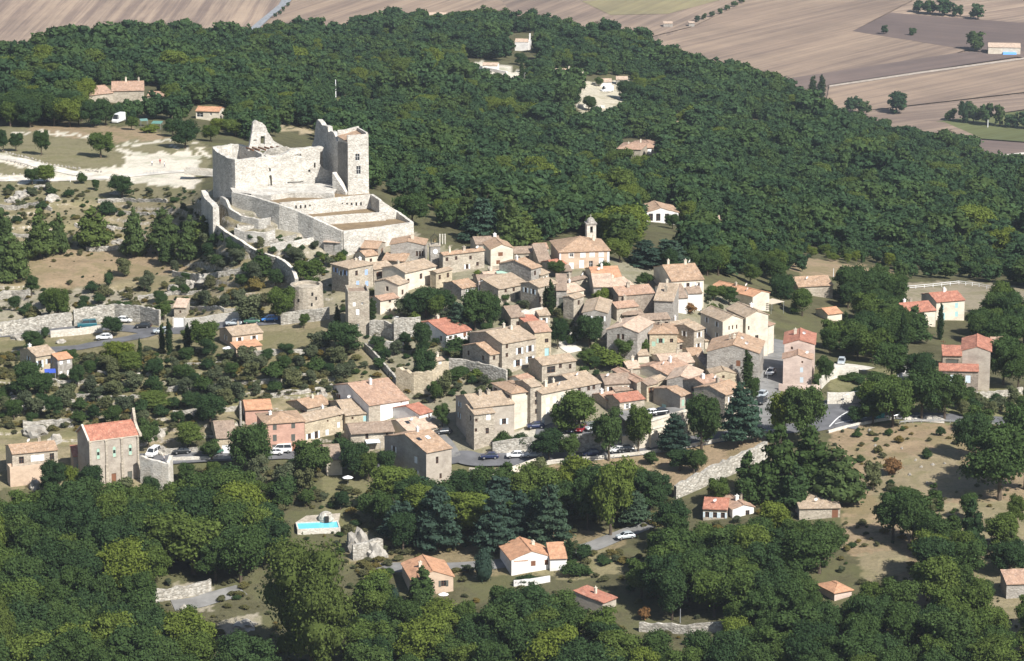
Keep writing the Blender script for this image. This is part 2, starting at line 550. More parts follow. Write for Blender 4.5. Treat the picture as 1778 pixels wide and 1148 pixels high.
# ---- what covers the ground (base colours of dry grass, earth, gravel, forest floor)
cov = np.zeros((nc, nr, 3))
cov[:] = (0.105, 0.097, 0.055)                                        # woodland floor
DRY, EARTH, STONY, GRAV, MEAD, GREEN = (0.265, 0.22, 0.14), (0.31, 0.23, 0.15), (0.33, 0.29, 0.225), (0.60, 0.55, 0.46), (0.215, 0.19, 0.115), (0.11, 0.135, 0.05)
ju = Uf + noise2(Uf / 7, Vf / 4, 21) * 4
jv = Vf + noise2(Uf / 9, Vf / 4, 22) * 2.5
LAND = [
    ([(-900, 330), (360, 330), (470, 420), (520, 500), (640, 600), (700, 680), (560, 700), (420, 720), (300, 800), (240, 850), (-900, 850)], DRY),
    ([(-900, 600), (240, 590), (560, 570), (640, 640), (560, 690), (420, 710), (250, 760), (-900, 760)], (0.20, 0.175, 0.10)),
    ([(-900, 218), (130, 220), (330, 240), (372, 258), (350, 330), (360, 350), (-900, 350)], MEAD),
    ([(50, 212), (170, 216), (240, 222), (300, 240), (200, 248), (60, 232)], EARTH),
    ([(-40, 436), (300, 432), (330, 470), (120, 500), (-40, 490)], EARTH),
    ([(-40, 500), (200, 505), (300, 520), (300, 560), (-40, 575)], STONY),
    ([(-40, 290), (60, 312), (130, 322), (0, 318), (-40, 312)], MEAD),
    ([(350, 330), (480, 420), (560, 520), (640, 560), (800, 600), (1000, 560), (1000, 480), (740, 420), (640, 340)], STONY),
    ([(520, 500), (640, 560), (760, 600), (900, 640), (1340, 620), (1340, 740), (1000, 800), (700, 800), (560, 800), (620, 700), (690, 660)], (0.27, 0.24, 0.175)),
    ([(620, 440), (900, 430), (1120, 460), (1240, 500), (1345, 560), (1340, 700), (860, 640), (640, 580)], (0.27, 0.245, 0.18)),
    ([(560, 790), (1000, 800), (950, 960), (700, 1000), (560, 900)], (0.17, 0.155, 0.085)),
    ([(930, 815), (1330, 750), (1340, 790), (1170, 850), (1100, 815), (940, 850)], EARTH),
    ([(600, 930), (1100, 920), (1060, 980), (900, 1000), (700, 1000), (600, 980)], (0.24, 0.19, 0.115)),
    ([(900, 985), (1060, 950), (1080, 990), (990, 1010)], (0.25, 0.215, 0.125)),
    ([(1440, 740), (1700, 732), (1900, 760), (1900, 1148), (1640, 1148), (1560, 1000), (1470, 960), (1450, 800)], (0.29, 0.215, 0.14)),
    ([(1480, 830), (1650, 770), (1720, 850), (1600, 880), (1560, 900)], (0.265, 0.215, 0.14)),
    ([(1560, 880), (1900, 860), (1900, 1148), (1640, 1148), (1600, 1000), (1620, 900)], DRY),
    ([(1490, 960), (1570, 955), (1580, 990), (1500, 1010)], DRY),
    ([(1520, 500), (1600, 490), (1680, 488), (1900, 512), (1900, 545), (1680, 540), (1540, 528)], (0.29, 0.245, 0.18)),
    ([(1330, 440), (1580, 470), (1540, 492), (1400, 480), (1340, 462)], EARTH),
    ([(1440, 640), (1660, 640), (1800, 690), (1800, 735), (1440, 735)], (0.20, 0.185, 0.10)),
    ([(1640, 690), (1780, 690), (1780, 730), (1640, 735)], (0.20, 0.19, 0.10)),
    ([(815, 106), (880, 112), (912, 130), (905, 152), (860, 146), (820, 128)], GRAV),
    ([(1005, 146), (1092, 136), (1086, 178), (1062, 198), (1000, 196)], (0.56, 0.50, 0.40)),
    ([(590, 168), (660, 176), (640, 196), (585, 186)], GREEN),
    ([(1160, 195), (1195, 200), (1190, 232), (1165, 235)], DRY),
    ([(1660, 238), (1778, 258), (1778, 300), (1700, 290)], GREEN),
    ([(470, 214), (545, 226), (545, 234), (470, 222)], (0.42, 0.34, 0.23)),
    ([(0, 262), (60, 284), (115, 296), (135, 302), (80, 302), (-40, 276), (-40, 258)], GRAV),
    ([(135, 296), (215, 288), (222, 264), (330, 262), (350, 272), (342, 296), (345, 330), (235, 320), (190, 316), (150, 306), (100, 312), (60, 318), (-40, 312), (-40, 306), (80, 304)], GRAV),
    ([(18, 230), (70, 229), (130, 231), (165, 238), (160, 241), (125, 235), (70, 232), (18, 233)], GRAV),
    ([(200, 250), (222, 262), (238, 270), (226, 272), (208, 262), (200, 254)], GRAV),
    ([(215, 250), (260, 245), (305, 242), (307, 246), (260, 249), (218, 254)], GRAV),
    ([(340, 246), (352, 262), (366, 272), (360, 276), (344, 264), (336, 252)], GRAV),
    ([(290, 250), (330, 258), (340, 262), (300, 256)], GRAV),
    ([(970, 585), (1005, 580), (1000, 612), (960, 620)], (0.45, 0.40, 0.31)),
    ([(300, 1010), (372, 1020), (366, 1062), (300, 1050)], STONY),
    ([(380, 1080), (450, 1062), (455, 1085), (380, 1110)], STONY),
    ([(860, 755), (935, 745), (945, 790), (870, 800)], (0.50, 0.46, 0.40)),
    ([(600, 935), (640, 920), (660, 975), (610, 975)], STONY),
]
for poly, c in LAND:
    mk = inpoly(poly, ju, jv)
    cov[mk] = c
gravel_mask = np.zeros((nc, nr), bool)
for poly, c in LAND:
    if c is GRAV:
        gravel_mask |= inpoly(poly, ju, jv)

verts = np.stack([X, Yw, Z], -1).reshape(-1, 3)
ii = np.arange(nc * nr).reshape(nc, nr)
faces = np.stack([ii[:-1, :-1], ii[1:, :-1], ii[1:, 1:], ii[:-1, 1:]], -1).reshape(-1, 4)


def np_mesh(name, verts, faces):
    me = bpy.data.meshes.new(name)
    k = faces.shape[1]
    me.vertices.add(len(verts))
    me.vertices.foreach_set('co', np.asarray(verts, np.float32).ravel())
    me.loops.add(len(faces) * k)
    me.polygons.add(len(faces))
    me.loops.foreach_set('vertex_index', np.asarray(faces, np.int32).ravel())
    me.polygons.foreach_set('loop_start', np.arange(0, len(faces) * k, k, dtype=np.int32))
    me.update(calc_edges=True)
    return me


def mat_ground():
    m, nt, b = newmat('hill_ground')
    L = nt.links
    at = N(nt, 'ShaderNodeAttribute', attribute_name='cover')
    tc = N(nt, 'ShaderNodeTexCoord')
    n1 = N(nt, 'ShaderNodeTexNoise')
    n1.inputs['Scale'].default_value = 0.09
    n1.inputs['Detail'].default_value = 9
    n1.inputs['Roughness'].default_value = 0.68
    L.new(tc.outputs['Object'], n1.inputs['Vector'])
    n2 = N(nt, 'ShaderNodeTexNoise')
    n2.inputs['Scale'].default_value = 1.1
    n2.inputs['Detail'].default_value = 9
    n2.inputs['Roughness'].default_value = 0.8
    L.new(tc.outputs['Object'], n2.inputs['Vector'])
    geo = N(nt, 'ShaderNodeNewGeometry')
    sx = N(nt, 'ShaderNodeSeparateXYZ')
    L.new(geo.outputs['True Normal'], sx.inputs[0])
    a = at.outputs['Color']
    f1 = ramp(nt, n1.outputs['Fac'], [(0.34, (0.62, 0.66, 0.56)), (0.5, (1, 1, 1)), (0.68, (1.25, 1.18, 1.1))])
    a = mix(nt, 0.9, a, f1, 'MULTIPLY')
    f2 = ramp(nt, n2.outputs['Fac'], [(0.3, (0.55, 0.56, 0.50)), (0.5, (1, 1, 1)), (0.7, (1.3, 1.27, 1.22))])
    a = mix(nt, 0.85, a, f2, 'MULTIPLY')
    # green weeds in patches
    gsel = ramp(nt, n1.outputs['Fac'], [(0.47, (0, 0, 0)), (0.58, (1, 1, 1))])
    gm = N(nt, 'ShaderNodeMath', operation='MULTIPLY')
    gm.inputs[1].default_value = 0.5
    L.new(gsel, gm.inputs[0])
    wa = N(nt, 'ShaderNodeAttribute', attribute_name='weeds')
    gm2 = N(nt, 'ShaderNodeMath', operation='MULTIPLY')
    L.new(gm.outputs[0], gm2.inputs[0])
    L.new(wa.outputs['Fac'], gm2.inputs[1])
    a = mix(nt, gm2.outputs[0], a, (0.105, 0.115, 0.05))
    # bare limestone where it is steep
    st = ramp(nt, sx.outputs['Z'], [(0.60, (1, 1, 1)), (0.80, (0, 0, 0))])
    rk = N(nt, 'ShaderNodeMath', operation='MULTIPLY')
    L.new(st, rk.inputs[0])
    rsel = ramp(nt, n2.outputs['Fac'], [(0.46, (0, 0, 0)), (0.54, (1, 1, 1))])
    L.new(rsel, rk.inputs[1])
    rk2 = N(nt, 'ShaderNodeMath', operation='MULTIPLY')
    L.new(rk.outputs[0], rk2.inputs[0])
    L.new(wa.outputs['Fac'], rk2.inputs[1])
    vo = N(nt, 'ShaderNodeTexVoronoi')
    vo.inputs['Scale'].default_value = 1.1
    L.new(tc.outputs['Object'], vo.inputs['Vector'])
    rc = ramp(nt, vo.outputs['Distance'], [(0.2, (0.47, 0.43, 0.36)), (0.8, (0.26, 0.23, 0.19))])
    a = mix(nt, rk2.outputs[0], a, rc)
    L.new(a, b.inputs['Base Color'])
    b.inputs['Roughness'].default_value = 1.0
    b.inputs['Specular IOR Level'].default_value = 0.05
    bp = N(nt, 'ShaderNodeBump')
    bp.inputs['Strength'].default_value = 0.8
    bp.inputs['Distance'].default_value = 0.35
    L.new(n2.outputs['Fac'], bp.inputs['Height'])
    L.new(bp.outputs[0], b.inputs['Normal'])
    return m


hill_me = np_mesh('hillside', verts, faces)
ca = hill_me.attributes.new('cover', 'FLOAT_COLOR', 'POINT')
ca.data.foreach_set('color', np.concatenate([cov, np.ones((nc, nr, 1))], -1).astype(np.float32).ravel())
wd = hill_me.attributes.new('weeds', 'FLOAT', 'POINT')
wd.data.foreach_set('value', np.where(gravel_mask, 0.0, 1.0).astype(np.float32).ravel())
hill_me.materials.append(mat_ground())
hill_me.polygons.foreach_set('use_smooth', [True] * len(faces))
hill = link('hillside_terrain', hill_me)
tag(hill, kind='structure')
bvh = BVHTree.FromPolygons([tuple(p) for p in verts], faces.tolist())


def ground(u, v):
    """world point where the sight line of a photo pixel meets the hill"""
    r = ray(u, v)
    h = bvh.ray_cast(CAM, r.normalized(), 30000)
    return h[0] if h[0] is not None else PZ(u, v, -155.0)


def gz(x, y, dflt=0.0):
    h = bvh.ray_cast(Vector((x, y, 900)), Vector((0, 0, -1)), 3000)
    return h[0].z if h[0] is not None else dflt


# ------------------------------------------------------------------ valley floor and its fields
VZ = -155.0


def mat_field(name, c, c2, stripe=0.5, scale=0.16):
    m, nt, b = newmat(name)
    L = nt.links
    uv = N(nt, 'ShaderNodeUVMap', uv_map='uv')
    n1 = N(nt, 'ShaderNodeTexNoise')
    mp = N(nt, 'ShaderNodeMapping')
    mp.inputs['Scale'].default_value = (1, 0.02, 1)
    L.new(uv.outputs[0], mp.inputs[0])
    n1.inputs['Scale'].default_value = scale
    n1.inputs['Detail'].default_value = 8
    n1.inputs['Roughness'].default_value = 0.75
    L.new(mp.outputs[0], n1.inputs['Vector'])
    mp2 = N(nt, 'ShaderNodeMapping')
    mp2.inputs['Scale'].default_value = (1, 0.04, 1)
    L.new(uv.outputs[0], mp2.inputs[0])
    n3 = N(nt, 'ShaderNodeTexNoise')
    n3.inputs['Scale'].default_value = scale * 0.09
    n3.inputs['Detail'].default_value = 3
    L.new(mp2.outputs[0], n3.inputs['Vector'])
    n2 = N(nt, 'ShaderNodeTexNoise')
    n2.inputs['Scale'].default_value = 0.013
    n2.inputs['Detail'].default_value = 8
    n2.inputs['Roughness'].default_value = 0.7
    L.new(uv.outputs[0], n2.inputs['Vector'])
    a = ramp(nt, n1.outputs['Fac'], [(0.5 - 0.16 * stripe, c2), (0.5 + 0.16 * stripe, c)])
    big = ramp(nt, n3.outputs['Fac'], [(0.40, (0.80, 0.79, 0.80)), (0.60, (1.1, 1.08, 1.04))])
    a = mix(nt, 0.8, a, big, 'MULTIPLY')
    f = ramp(nt, n2.outputs['Fac'], [(0.3, (0.76, 0.76, 0.76)), (0.7, (1.16, 1.13, 1.08))])
    a = mix(nt, 0.9, a, f, 'MULTIPLY')
    L.new(a, b.inputs['Base Color'])
    b.inputs['Roughness'].default_value = 1.0
    b.inputs['Specular IOR Level'].default_value = 0.03
    return m


FM = {
    'straw': mat_field('stubble_straw', (0.335, 0.26, 0.20), (0.20, 0.153, 0.128)),
    'mauve': mat_field('stubble_mauve', (0.285, 0.22, 0.172), (0.19, 0.147, 0.122)),
    'tan': mat_field('stubble_tan', (0.33, 0.253, 0.19), (0.20, 0.153, 0.125), 0.7),
    'dark': mat_field('ploughed', (0.175, 0.135, 0.12), (0.145, 0.115, 0.105)),
    'green': mat_field('green_field', (0.125, 0.145, 0.07), (0.10, 0.11, 0.05)),
    'olive': mat_field('fallow', (0.24, 0.215, 0.125), (0.20, 0.175, 0.11)),
}
vm = MB()
vm.face([(-4000, 900, VZ - 0.6), (4000, 900, VZ - 0.6), (4000, 9000, VZ - 0.6), (-4000, 9000, VZ - 0.6)], 0,
        [(-4000, 900), (4000, 900), (4000, 9000), (-4000, 9000)])
tag(vm.build('valley_ground', FM['mauve']), kind='structure')


def field(poly, mt, d0, d1, dz=0.0, name='field'):
    """flat field sheet; d0-d1 is a furrow seen in the photograph"""
    p0, p1 = PZ(*d0, VZ), PZ(*d1, VZ)
    t = (p1 - p0).normalized()
    mb = MB()
    pts = [PZ(u, v, VZ + dz) for u, v in poly]
    uv = [(p.x * t.y - p.y * t.x, p.x * t.x + p.y * t.y) for p in pts]
    mb.face(pts, 0, uv)
    return tag(mb.build(name, FM[mt]), kind='structure')


field([(-300, -60), (515, -60), (500, 0), (428, 60), (380, 120), (-300, 200)], 'straw', (165, 0), (96, 75))
field([(530, -60), (900, -60), (870, 0), (905, 40), (700, 70), (440, 62), (505, 4)], 'tan', (590, 0), (468, 40), 0.05)
field([(870, 0), (900, -60), (1330, -60), (1300, 0), (1205, 45), (1120, 66), (1160, 100), (1000, 90), (905, 40)], 'mauve', (1290, 0), (1130, 70), 0.1)
field([(1010, 2), (1150, -6), (1250, 0), (1160, 24), (1060, 26)], 'olive', (1290, 0), (1130, 70), 0.3)
field([(1330, -60), (1600, -60), (1585, 0), (1480, 54), (1680, 86), (1660, 92), (1330, 142), (1240, 140), (1130, 72), (1205, 46), (1300, 0)], 'tan', (1545, 18), (1150, 110), 0.15)
field([(1610, -60), (2300, -60), (2300, 60), (1778, 40), (1545, 22), (1590, 0)], 'straw', (1778, 0), (1600, 26), 0.2)
field([(1545, 22), (1778, 40), (1900, 52), (1900, 118), (1680, 86), (1480, 54)], 'dark', (1545, 22), (1778, 40), 0.25)
field([(1330, 142), (1660, 92), (1690, 90), (1760, 92), (1778, 97), (1440, 147), (1400, 170)], 'dark', (1330, 142), (1660, 92), 0.2)
field([(1440, 150), (1778, 101), (2300, 40), (2300, 180), (1778, 160), (1500, 192), (1430, 200)], 'tan', (1778, 110), (1480, 170), 0.25)
field([(1490, 194), (1778, 164), (2100, 150), (2100, 215), (1778, 190), (1640, 210), (1590, 240)], 'straw', (1778, 170), (1500, 195), 0.3)
field([(1500, 203), (1640, 212), (1700, 238), (1640, 250), (1560, 236)], 'mauve', (1778, 190), (1640, 210), 0.35)
field([(1600, 214), (1778, 192), (2100, 210), (2100, 260), (1778, 246), (1640, 236)], 'green', (1778, 200), (1640, 225), 0.33)
field([(1640, 238), (1778, 248), (2100, 262), (2100, 320), (1778, 310), (1690, 290)], 'dark', (1700, 240), (1778, 246), 0.36)
# ------------------------------------------------------------------ vegetation
LEAF = {
    'oak': mat_leaf('leaf_oak', (0.062, 0.095, 0.030)),
    'dark': mat_leaf('leaf_dark_oak', (0.043, 0.073, 0.028), hue=(1.1, 1.05, 0.85)),
    'lime': mat_leaf('leaf_light', (0.099, 0.132, 0.032)),
    'olive': mat_leaf('leaf_olive', (0.097, 0.111, 0.060), hue=(1.15, 1.05, 0.9)),
    'pine': mat_leaf('needle_pine', (0.077, 0.109, 0.037)),
    'cedar': mat_leaf('needle_cedar', (0.050, 0.081, 0.054), hue=(1.0, 1.1, 1.1)),
    'cypress': mat_leaf('needle_cypress', (0.030, 0.049, 0.019), hue=(1.1, 1.1, 0.9)),
    'scrub': mat_leaf('leaf_scrub', (0.109, 0.107, 0.050), hue=(1.5, 1.15, 0.75)),
    'plane': mat_leaf('leaf_plane', (0.092, 0.118, 0.030)),
    'rust': mat_leaf('leaf_rust', (0.161, 0.093, 0.049)),
    'far': mat_leaf('leaf_far_oak', (0.047, 0.082, 0.036), hue=(1.25, 1.08, 0.8)),
}
M_bark = mat_stone('bark', (0.115, 0.09, 0.065), stone=0.1, cell=5, stain=0.4)
ICO = None


def sph_dirs(n, r):
    d = r.normal(size=(n, 3))
    return d / np.linalg.norm(d, axis=1, keepdims=True)


def ico_core():
    import bmesh
    bm = bmesh.new()
    bmesh.ops.create_icosphere(bm, subdivisions=2, radius=1)
    v = np.array([p.co[:] for p in bm.verts])
    bm.verts.index_update()
    f = np.array([[q.index for q in t.verts] for t in bm.faces])
    bm.free()
    return v, f


CORE_V, CORE_F = ico_core()


def crown_mesh(name, lobes, nleaf, size, mat, seed, flat=1.0, up=0.25, core=0.8):
    """crown of many small leaf sprays over a set of lobes (x, y, z, rx, ry, rz), unit crown height 1"""
    r = np.random.default_rng(seed)
    lob = np.array(lobes, float)
    area = lob[:, 3] * lob[:, 5]
    pick = r.choice(len(lob), nleaf, p=area / area.sum())
    d = sph_dirs(nleaf, r)
    d[:, 2] = np.where((d[:, 2] < -0.3) & (r.random(nleaf) < 0.6), -d[:, 2], d[:, 2])
    rad = 1.0 + r.normal(size=nleaf) * 0.15 - (r.random(nleaf) < 0.25) * r.random(nleaf) * 0.3
    c = lob[pick, :3] + d * lob[pick, 3:] * rad[:, None]
    # leaf sprays deep inside another lobe are moved out of sight, so skip them
    nrm = d / lob[pick, 3:]
    nrm /= np.linalg.norm(nrm, axis=1, keepdims=True)
    nrm = nrm + r.normal(size=(nleaf, 3)) * 0.7 + np.array([0, 0, up])
    nrm /= np.linalg.norm(nrm, axis=1, keepdims=True)
    a = np.cross(nrm, sph_dirs(nleaf, r))
    a /= np.linalg.norm(a, axis=1, keepdims=True)
    b = np.cross(nrm, a)
    s = size * (0.55 + r.random(nleaf) * 0.9)
    s2 = s * (0.5 + r.random(nleaf) * 0.5)
    b[:, 2] *= flat
    p0 = c + a * s[:, None]
    p1 = c + b * s2[:, None] + a * s[:, None] * 0.2
    p2 = c - a * s[:, None]
    p3 = c - b * s2[:, None] - a * s[:, None] * 0.2
    lv = np.stack([p0, p1, p2, p3], 1).reshape(-1, 3)
    lf = np.arange(nleaf * 4).reshape(-1, 4)
    tint = np.repeat(np.clip(0.5 + r.normal(size=nleaf) * 0.22, 0, 1), 4)
    # inner mass of the lobes, so light does not leak straight through
    cv, cf, ct = [], [], []
    o = 0
    for L in lob:
        jit = 1 + r.normal(size=len(CORE_V)) * 0.10
        cv.append(CORE_V * jit[:, None] * L[3:] * core + L[:3])
        cf.append(CORE_F + o)
        o += len(CORE_V)
    cv = np.concatenate(cv)
    cf = np.concatenate(cf) + len(lv)
    me = bpy.data.meshes.new(name)
    allv = np.concatenate([lv, cv]).astype(np.float32)
    me.vertices.add(len(allv))
    me.vertices.foreach_set('co', allv.ravel())
    loops = np.concatenate([lf.ravel(), cf.ravel()]).astype(np.int32)
    me.loops.add(len(loops))
    me.loops.foreach_set('vertex_index', loops)
    me.polygons.add(len(lf) + len(cf))
    st = np.concatenate([np.arange(len(lf)) * 4, len(lf) * 4 + np.arange(len(cf)) * 3]).astype(np.int32)
    me.polygons.foreach_set('loop_start', st)
    me.update(calc_edges=True)
    at = me.attributes.new('tint', 'FLOAT', 'POINT')
    at.data.foreach_set('value', np.concatenate([tint, np.full(len(cv), 0.28)]).astype(np.float32))  # core tinted darker, painting the shade inside the crown
    me.materials.append(mat)
    return me


def lobes_round(r, n, w=0.5, z0=0.30, squash=1.0, low=0.5):
    L = [(0, 0, 0.55, w * 0.55, w * 0.55, 0.30 * squash)]
    ax, ay, lean = r.uniform(0.8, 1.2), r.uniform(0.8, 1.2), r.normal(size=2) * 0.07
    for i in range(n):
        t = r.random() * 2 * math.pi
        h = r.random() ** low
        z = z0 + 0.08 + h * (0.84 - z0)
        rr = w * (0.68 * math.sqrt(max(0.0, 1 - ((z - 0.56) / 0.5) ** 2))) * (0.6 + 0.4 * r.random())
        k = w * (0.17 + 0.24 * r.random() ** 1.5)
        L.append((rr * ax * math.cos(t) + lean[0] * z, rr * ay * math.sin(t) + lean[1] * z, z + r.normal() * 0.03, k, k * r.uniform(0.8, 1.2), k * r.uniform(0.65, 1.0) * squash))
    return L


def lobes_pine(r, n, w=0.3):
    L = []
    for i in range(n):
        z = 0.16 + 0.80 * i / (n - 1)
        wd = w * (1 - 0.78 * (z - 0.16) / 0.84) ** 0.8
        for q in range(3 if z < 0.75 else 1):
            t = r.random() * 6.28
            rr = wd * (0.35 + 0.5 * r.random()) if z < 0.9 else 0
            k = wd * (0.40 + 0.2 * r.random()) + 0.02
            L.append((rr * math.cos(t), rr * math.sin(t), z + r.normal() * 0.025, k, k, k * 0.55 + 0.02))
    return L


def lobes_cedar(r, n, w=0.5):
    L = [(0, 0, 0.5, 0.10, 0.10, 0.4)]
    for i in range(n):
        z = 0.15 + 0.8 * i / (n - 1)
        wd = w * (1 - 0.72 * ((z - 0.15) / 0.85) ** 1.3)
        k0 = r.random() * 6.28
        for q in range(4):
            t = k0 + q * 1.57 + r.normal() * 0.3
            rr = wd * (0.5 + 0.25 * r.random())
            L.append((rr * math.cos(t), rr * math.sin(t), z + r.normal() * 0.02, wd * 0.42, wd * 0.42, 0.035))
    return L


def lobes_cyp(r, n, w=0.12):
    return [(r.normal() * w * 0.12, r.normal() * w * 0.12, 0.06 + 0.90 * i / (n - 1),
             w * (1 - ((i / (n - 1) - 0.38) / 0.66) ** 2) * 0.95 + 0.012, w * (1 - ((i / (n - 1) - 0.38) / 0.66) ** 2) * 0.95 + 0.012, 0.09) for i in range(n)]


def lobes_bush(r, n, w=0.6):
    L = [(0, 0, 0.42, w * 0.6, w * 0.6, 0.42)]
    for i in range(n):
        t = r.random() * 6.28
        rr = w * 0.75 * math.sqrt(r.random())
        k = w * (0.28 + 0.2 * r.random())
        z = 0.22 + 0.52 * (1 - (rr / w / 0.8) ** 2) * (0.6 + 0.4 * r.random())
        L.append((rr * math.cos(t), rr * math.sin(t), z, k, k, k * 0.6))
    return L


def trunk_mesh(name, r, h=0.5, rad=0.035, limbs=5, spread=0.22):
    mb = MB()
    mb.cyl((0, 0, -0.08), (0, 0, 0.25 * h), rad * 1.3, rad, 7)
    mb.cyl((0, 0, 0.25 * h), (0.01, 0.0, h), rad, rad * 0.6, 7)
    for i in range(limbs):
        t = 6.28 * i / limbs + r.random()
        z = h * (0.5 + 0.4 * r.random())
        mb.cyl((0, 0, z), (spread * math.cos(t), spread * math.sin(t), z + 0.22 + 0.1 * r.random()), rad * 0.5, rad * 0.2, 5)
    return mb.mesh(name, M_bark, True)


SPEC = {}     # species -> list of (crown mesh, trunk mesh, width/height ratio)


def species(key, n, fn, mat, leaves, size, ratio, trunk=(0.5, 0.03, 5, 0.22), **kw):
    lst = []
    for i in range(n):
        r = np.random.default_rng(abs(hash_s(key)) + i)
        cm = crown_mesh('crown_' + key, fn(r), leaves, size, LEAF[mat], 100 + i, **kw)
        tm = trunk_mesh('trunk_' + key, r, *trunk)
        lst.append((cm, tm))
    SPEC[key] = (lst, ratio)


def hash_s(s):
    k = 7
    for ch in s:
        k = (k * 31 + ord(ch)) % 100003
    return k


species('oak', 5, lambda r: lobes_round(r, 30, z0=0.16), 'oak', 7500, 0.0215, 1.0, core=0.72)
species('dark', 5, lambda r: lobes_round(r, 32, z0=0.12), 'dark', 7500, 0.0215, 1.0, core=0.72)
species('lime', 3, lambda r: lobes_round(r, 30, z0=0.14), 'lime', 7000, 0.0215, 1.0, core=0.72)
species('olive', 4, lambda r: lobes_round(r, 20, z0=0.10, low=0.8), 'olive', 2400, 0.036, 1.0, core=0.7)
species('pine', 4, lambda r: lobes_pine(r, 15, 0.32), 'pine', 3000, 0.030, 0.64, trunk=(0.8, 0.02, 6, 0.12))
species('cedar', 3, lambda r: lobes_cedar(r, 11, 0.5), 'cedar', 3600, 0.030, 1.0, trunk=(0.9, 0.02, 6, 0.2), up=0.6)
species('conifer', 3, lambda r: lobes_pine(r, 17, 0.26), 'dark', 3000, 0.028, 0.52, trunk=(0.8, 0.02, 6, 0.1))
species('cypress', 2, lambda r: lobes_cyp(r, 13), 'cypress', 1500, 0.022, 0.24, trunk=(0.6, 0.015, 3, 0.03))
species('bush', 4, lambda r: lobes_bush(r, 14), 'dark', 1700, 0.042, 1.2, trunk=(0.4, 0.03, 5, 0.2))
species('scrub', 4, lambda r: lobes_bush(r, 12), 'scrub', 1000, 0.055, 1.2, trunk=(0.4, 0.03, 5, 0.2))
species('limebush', 3, lambda r: lobes_bush(r, 10), 'lime', 1000, 0.055, 1.2, trunk=(0.4, 0.03, 5, 0.2))
species('plane', 2, lambda r: lobes_round(r, 46, w=0.55, z0=0.08, low=0.8), 'plane', 18000, 0.0125, 1.1, core=0.72)
species('rust', 1, lambda r: lobes_bush(r, 10), 'rust', 900, 0.055, 1.2, trunk=(0.4, 0.03, 5, 0.2))
species('egg', 1, lambda r: [(0, 0, 0.46, 0.34, 0.34, 0.46), (0, 0, 0.6, 0.27, 0.27, 0.39)], 'cedar', 2600, 0.022, 0.7, trunk=(0.3, 0.03, 0, 0.2), core=0.97, up=0)
species('far', 7, lambda r: lobes_round(r, 22, z0=0.10, low=0.7), 'far', 1100, 0.052, 1.1, trunk=(0.4, 0.03, 0, 0.1), core=0.85)
species('farlime', 2, lambda r: lobes_round(r, 13, z0=0.12, low=0.7), 'lime', 420, 0.085, 1.1, trunk=(0.4, 0.03, 0, 0.1), core=0.85)

TREE_SRC = {}       # species -> crown objects standing in the scene
TREES_PX = []       # (u, v top, v base, half width px) of planted trees
KIND = {'oak': 'oak_tree', 'dark': 'holm_oak_tree', 'lime': 'broadleaf_tree', 'olive': 'olive_tree', 'pine': 'pine_tree', 'cedar': 'cedar_tree',
        'conifer': 'conifer_tree', 'cypress': 'cypress_tree', 'bush': 'shrub', 'scrub': 'shrub', 'limebush': 'shrub', 'plane': 'plane_tree',
        'rust': 'shrub', 'egg': 'topiary_tree', 'far': 'oak_tree', 'farlime': 'oak_tree'}
TCAT = {'shrub': 'shrub', 'topiary_tree': 'clipped tree'}


def tree(key, u, v, hpx, wpx=None, label=None, group=None, at=None, var=None, bush_name=None):
    """plant one tree whose foot is seen at (u, v) and that stands hpx tall in the photograph"""
    g = at if at is not None else ground(u, v)
    dist = (g - CAM).length
    k = dist / FPX
    h = hpx * k / math.cos(math.atan2(CAMZ - g.z, g.y)) * 0.97
    lst, ratio = SPEC[key]
    i = random.randrange(len(lst)) if var is None else var
    cm, tm = lst[i]
    w = (wpx * k) if wpx else h * ratio
    name = bush_name or KIND[key]
    e = empty(name, g, random.random() * 6.28, label, TCAT.get(name, 'tree'), group)
    q = random.uniform(0.88, 1.12)
    s = (w / ratio * q, w / ratio / q, h)
    c = link('crown', cm, e, scale=s)
    link('trunk', tm, e, scale=s)
    TREE_SRC.setdefault(key, {})[i] = c
    TREES_PX.append((u, v - hpx, v, (wpx or hpx * ratio) / 2))
    return e


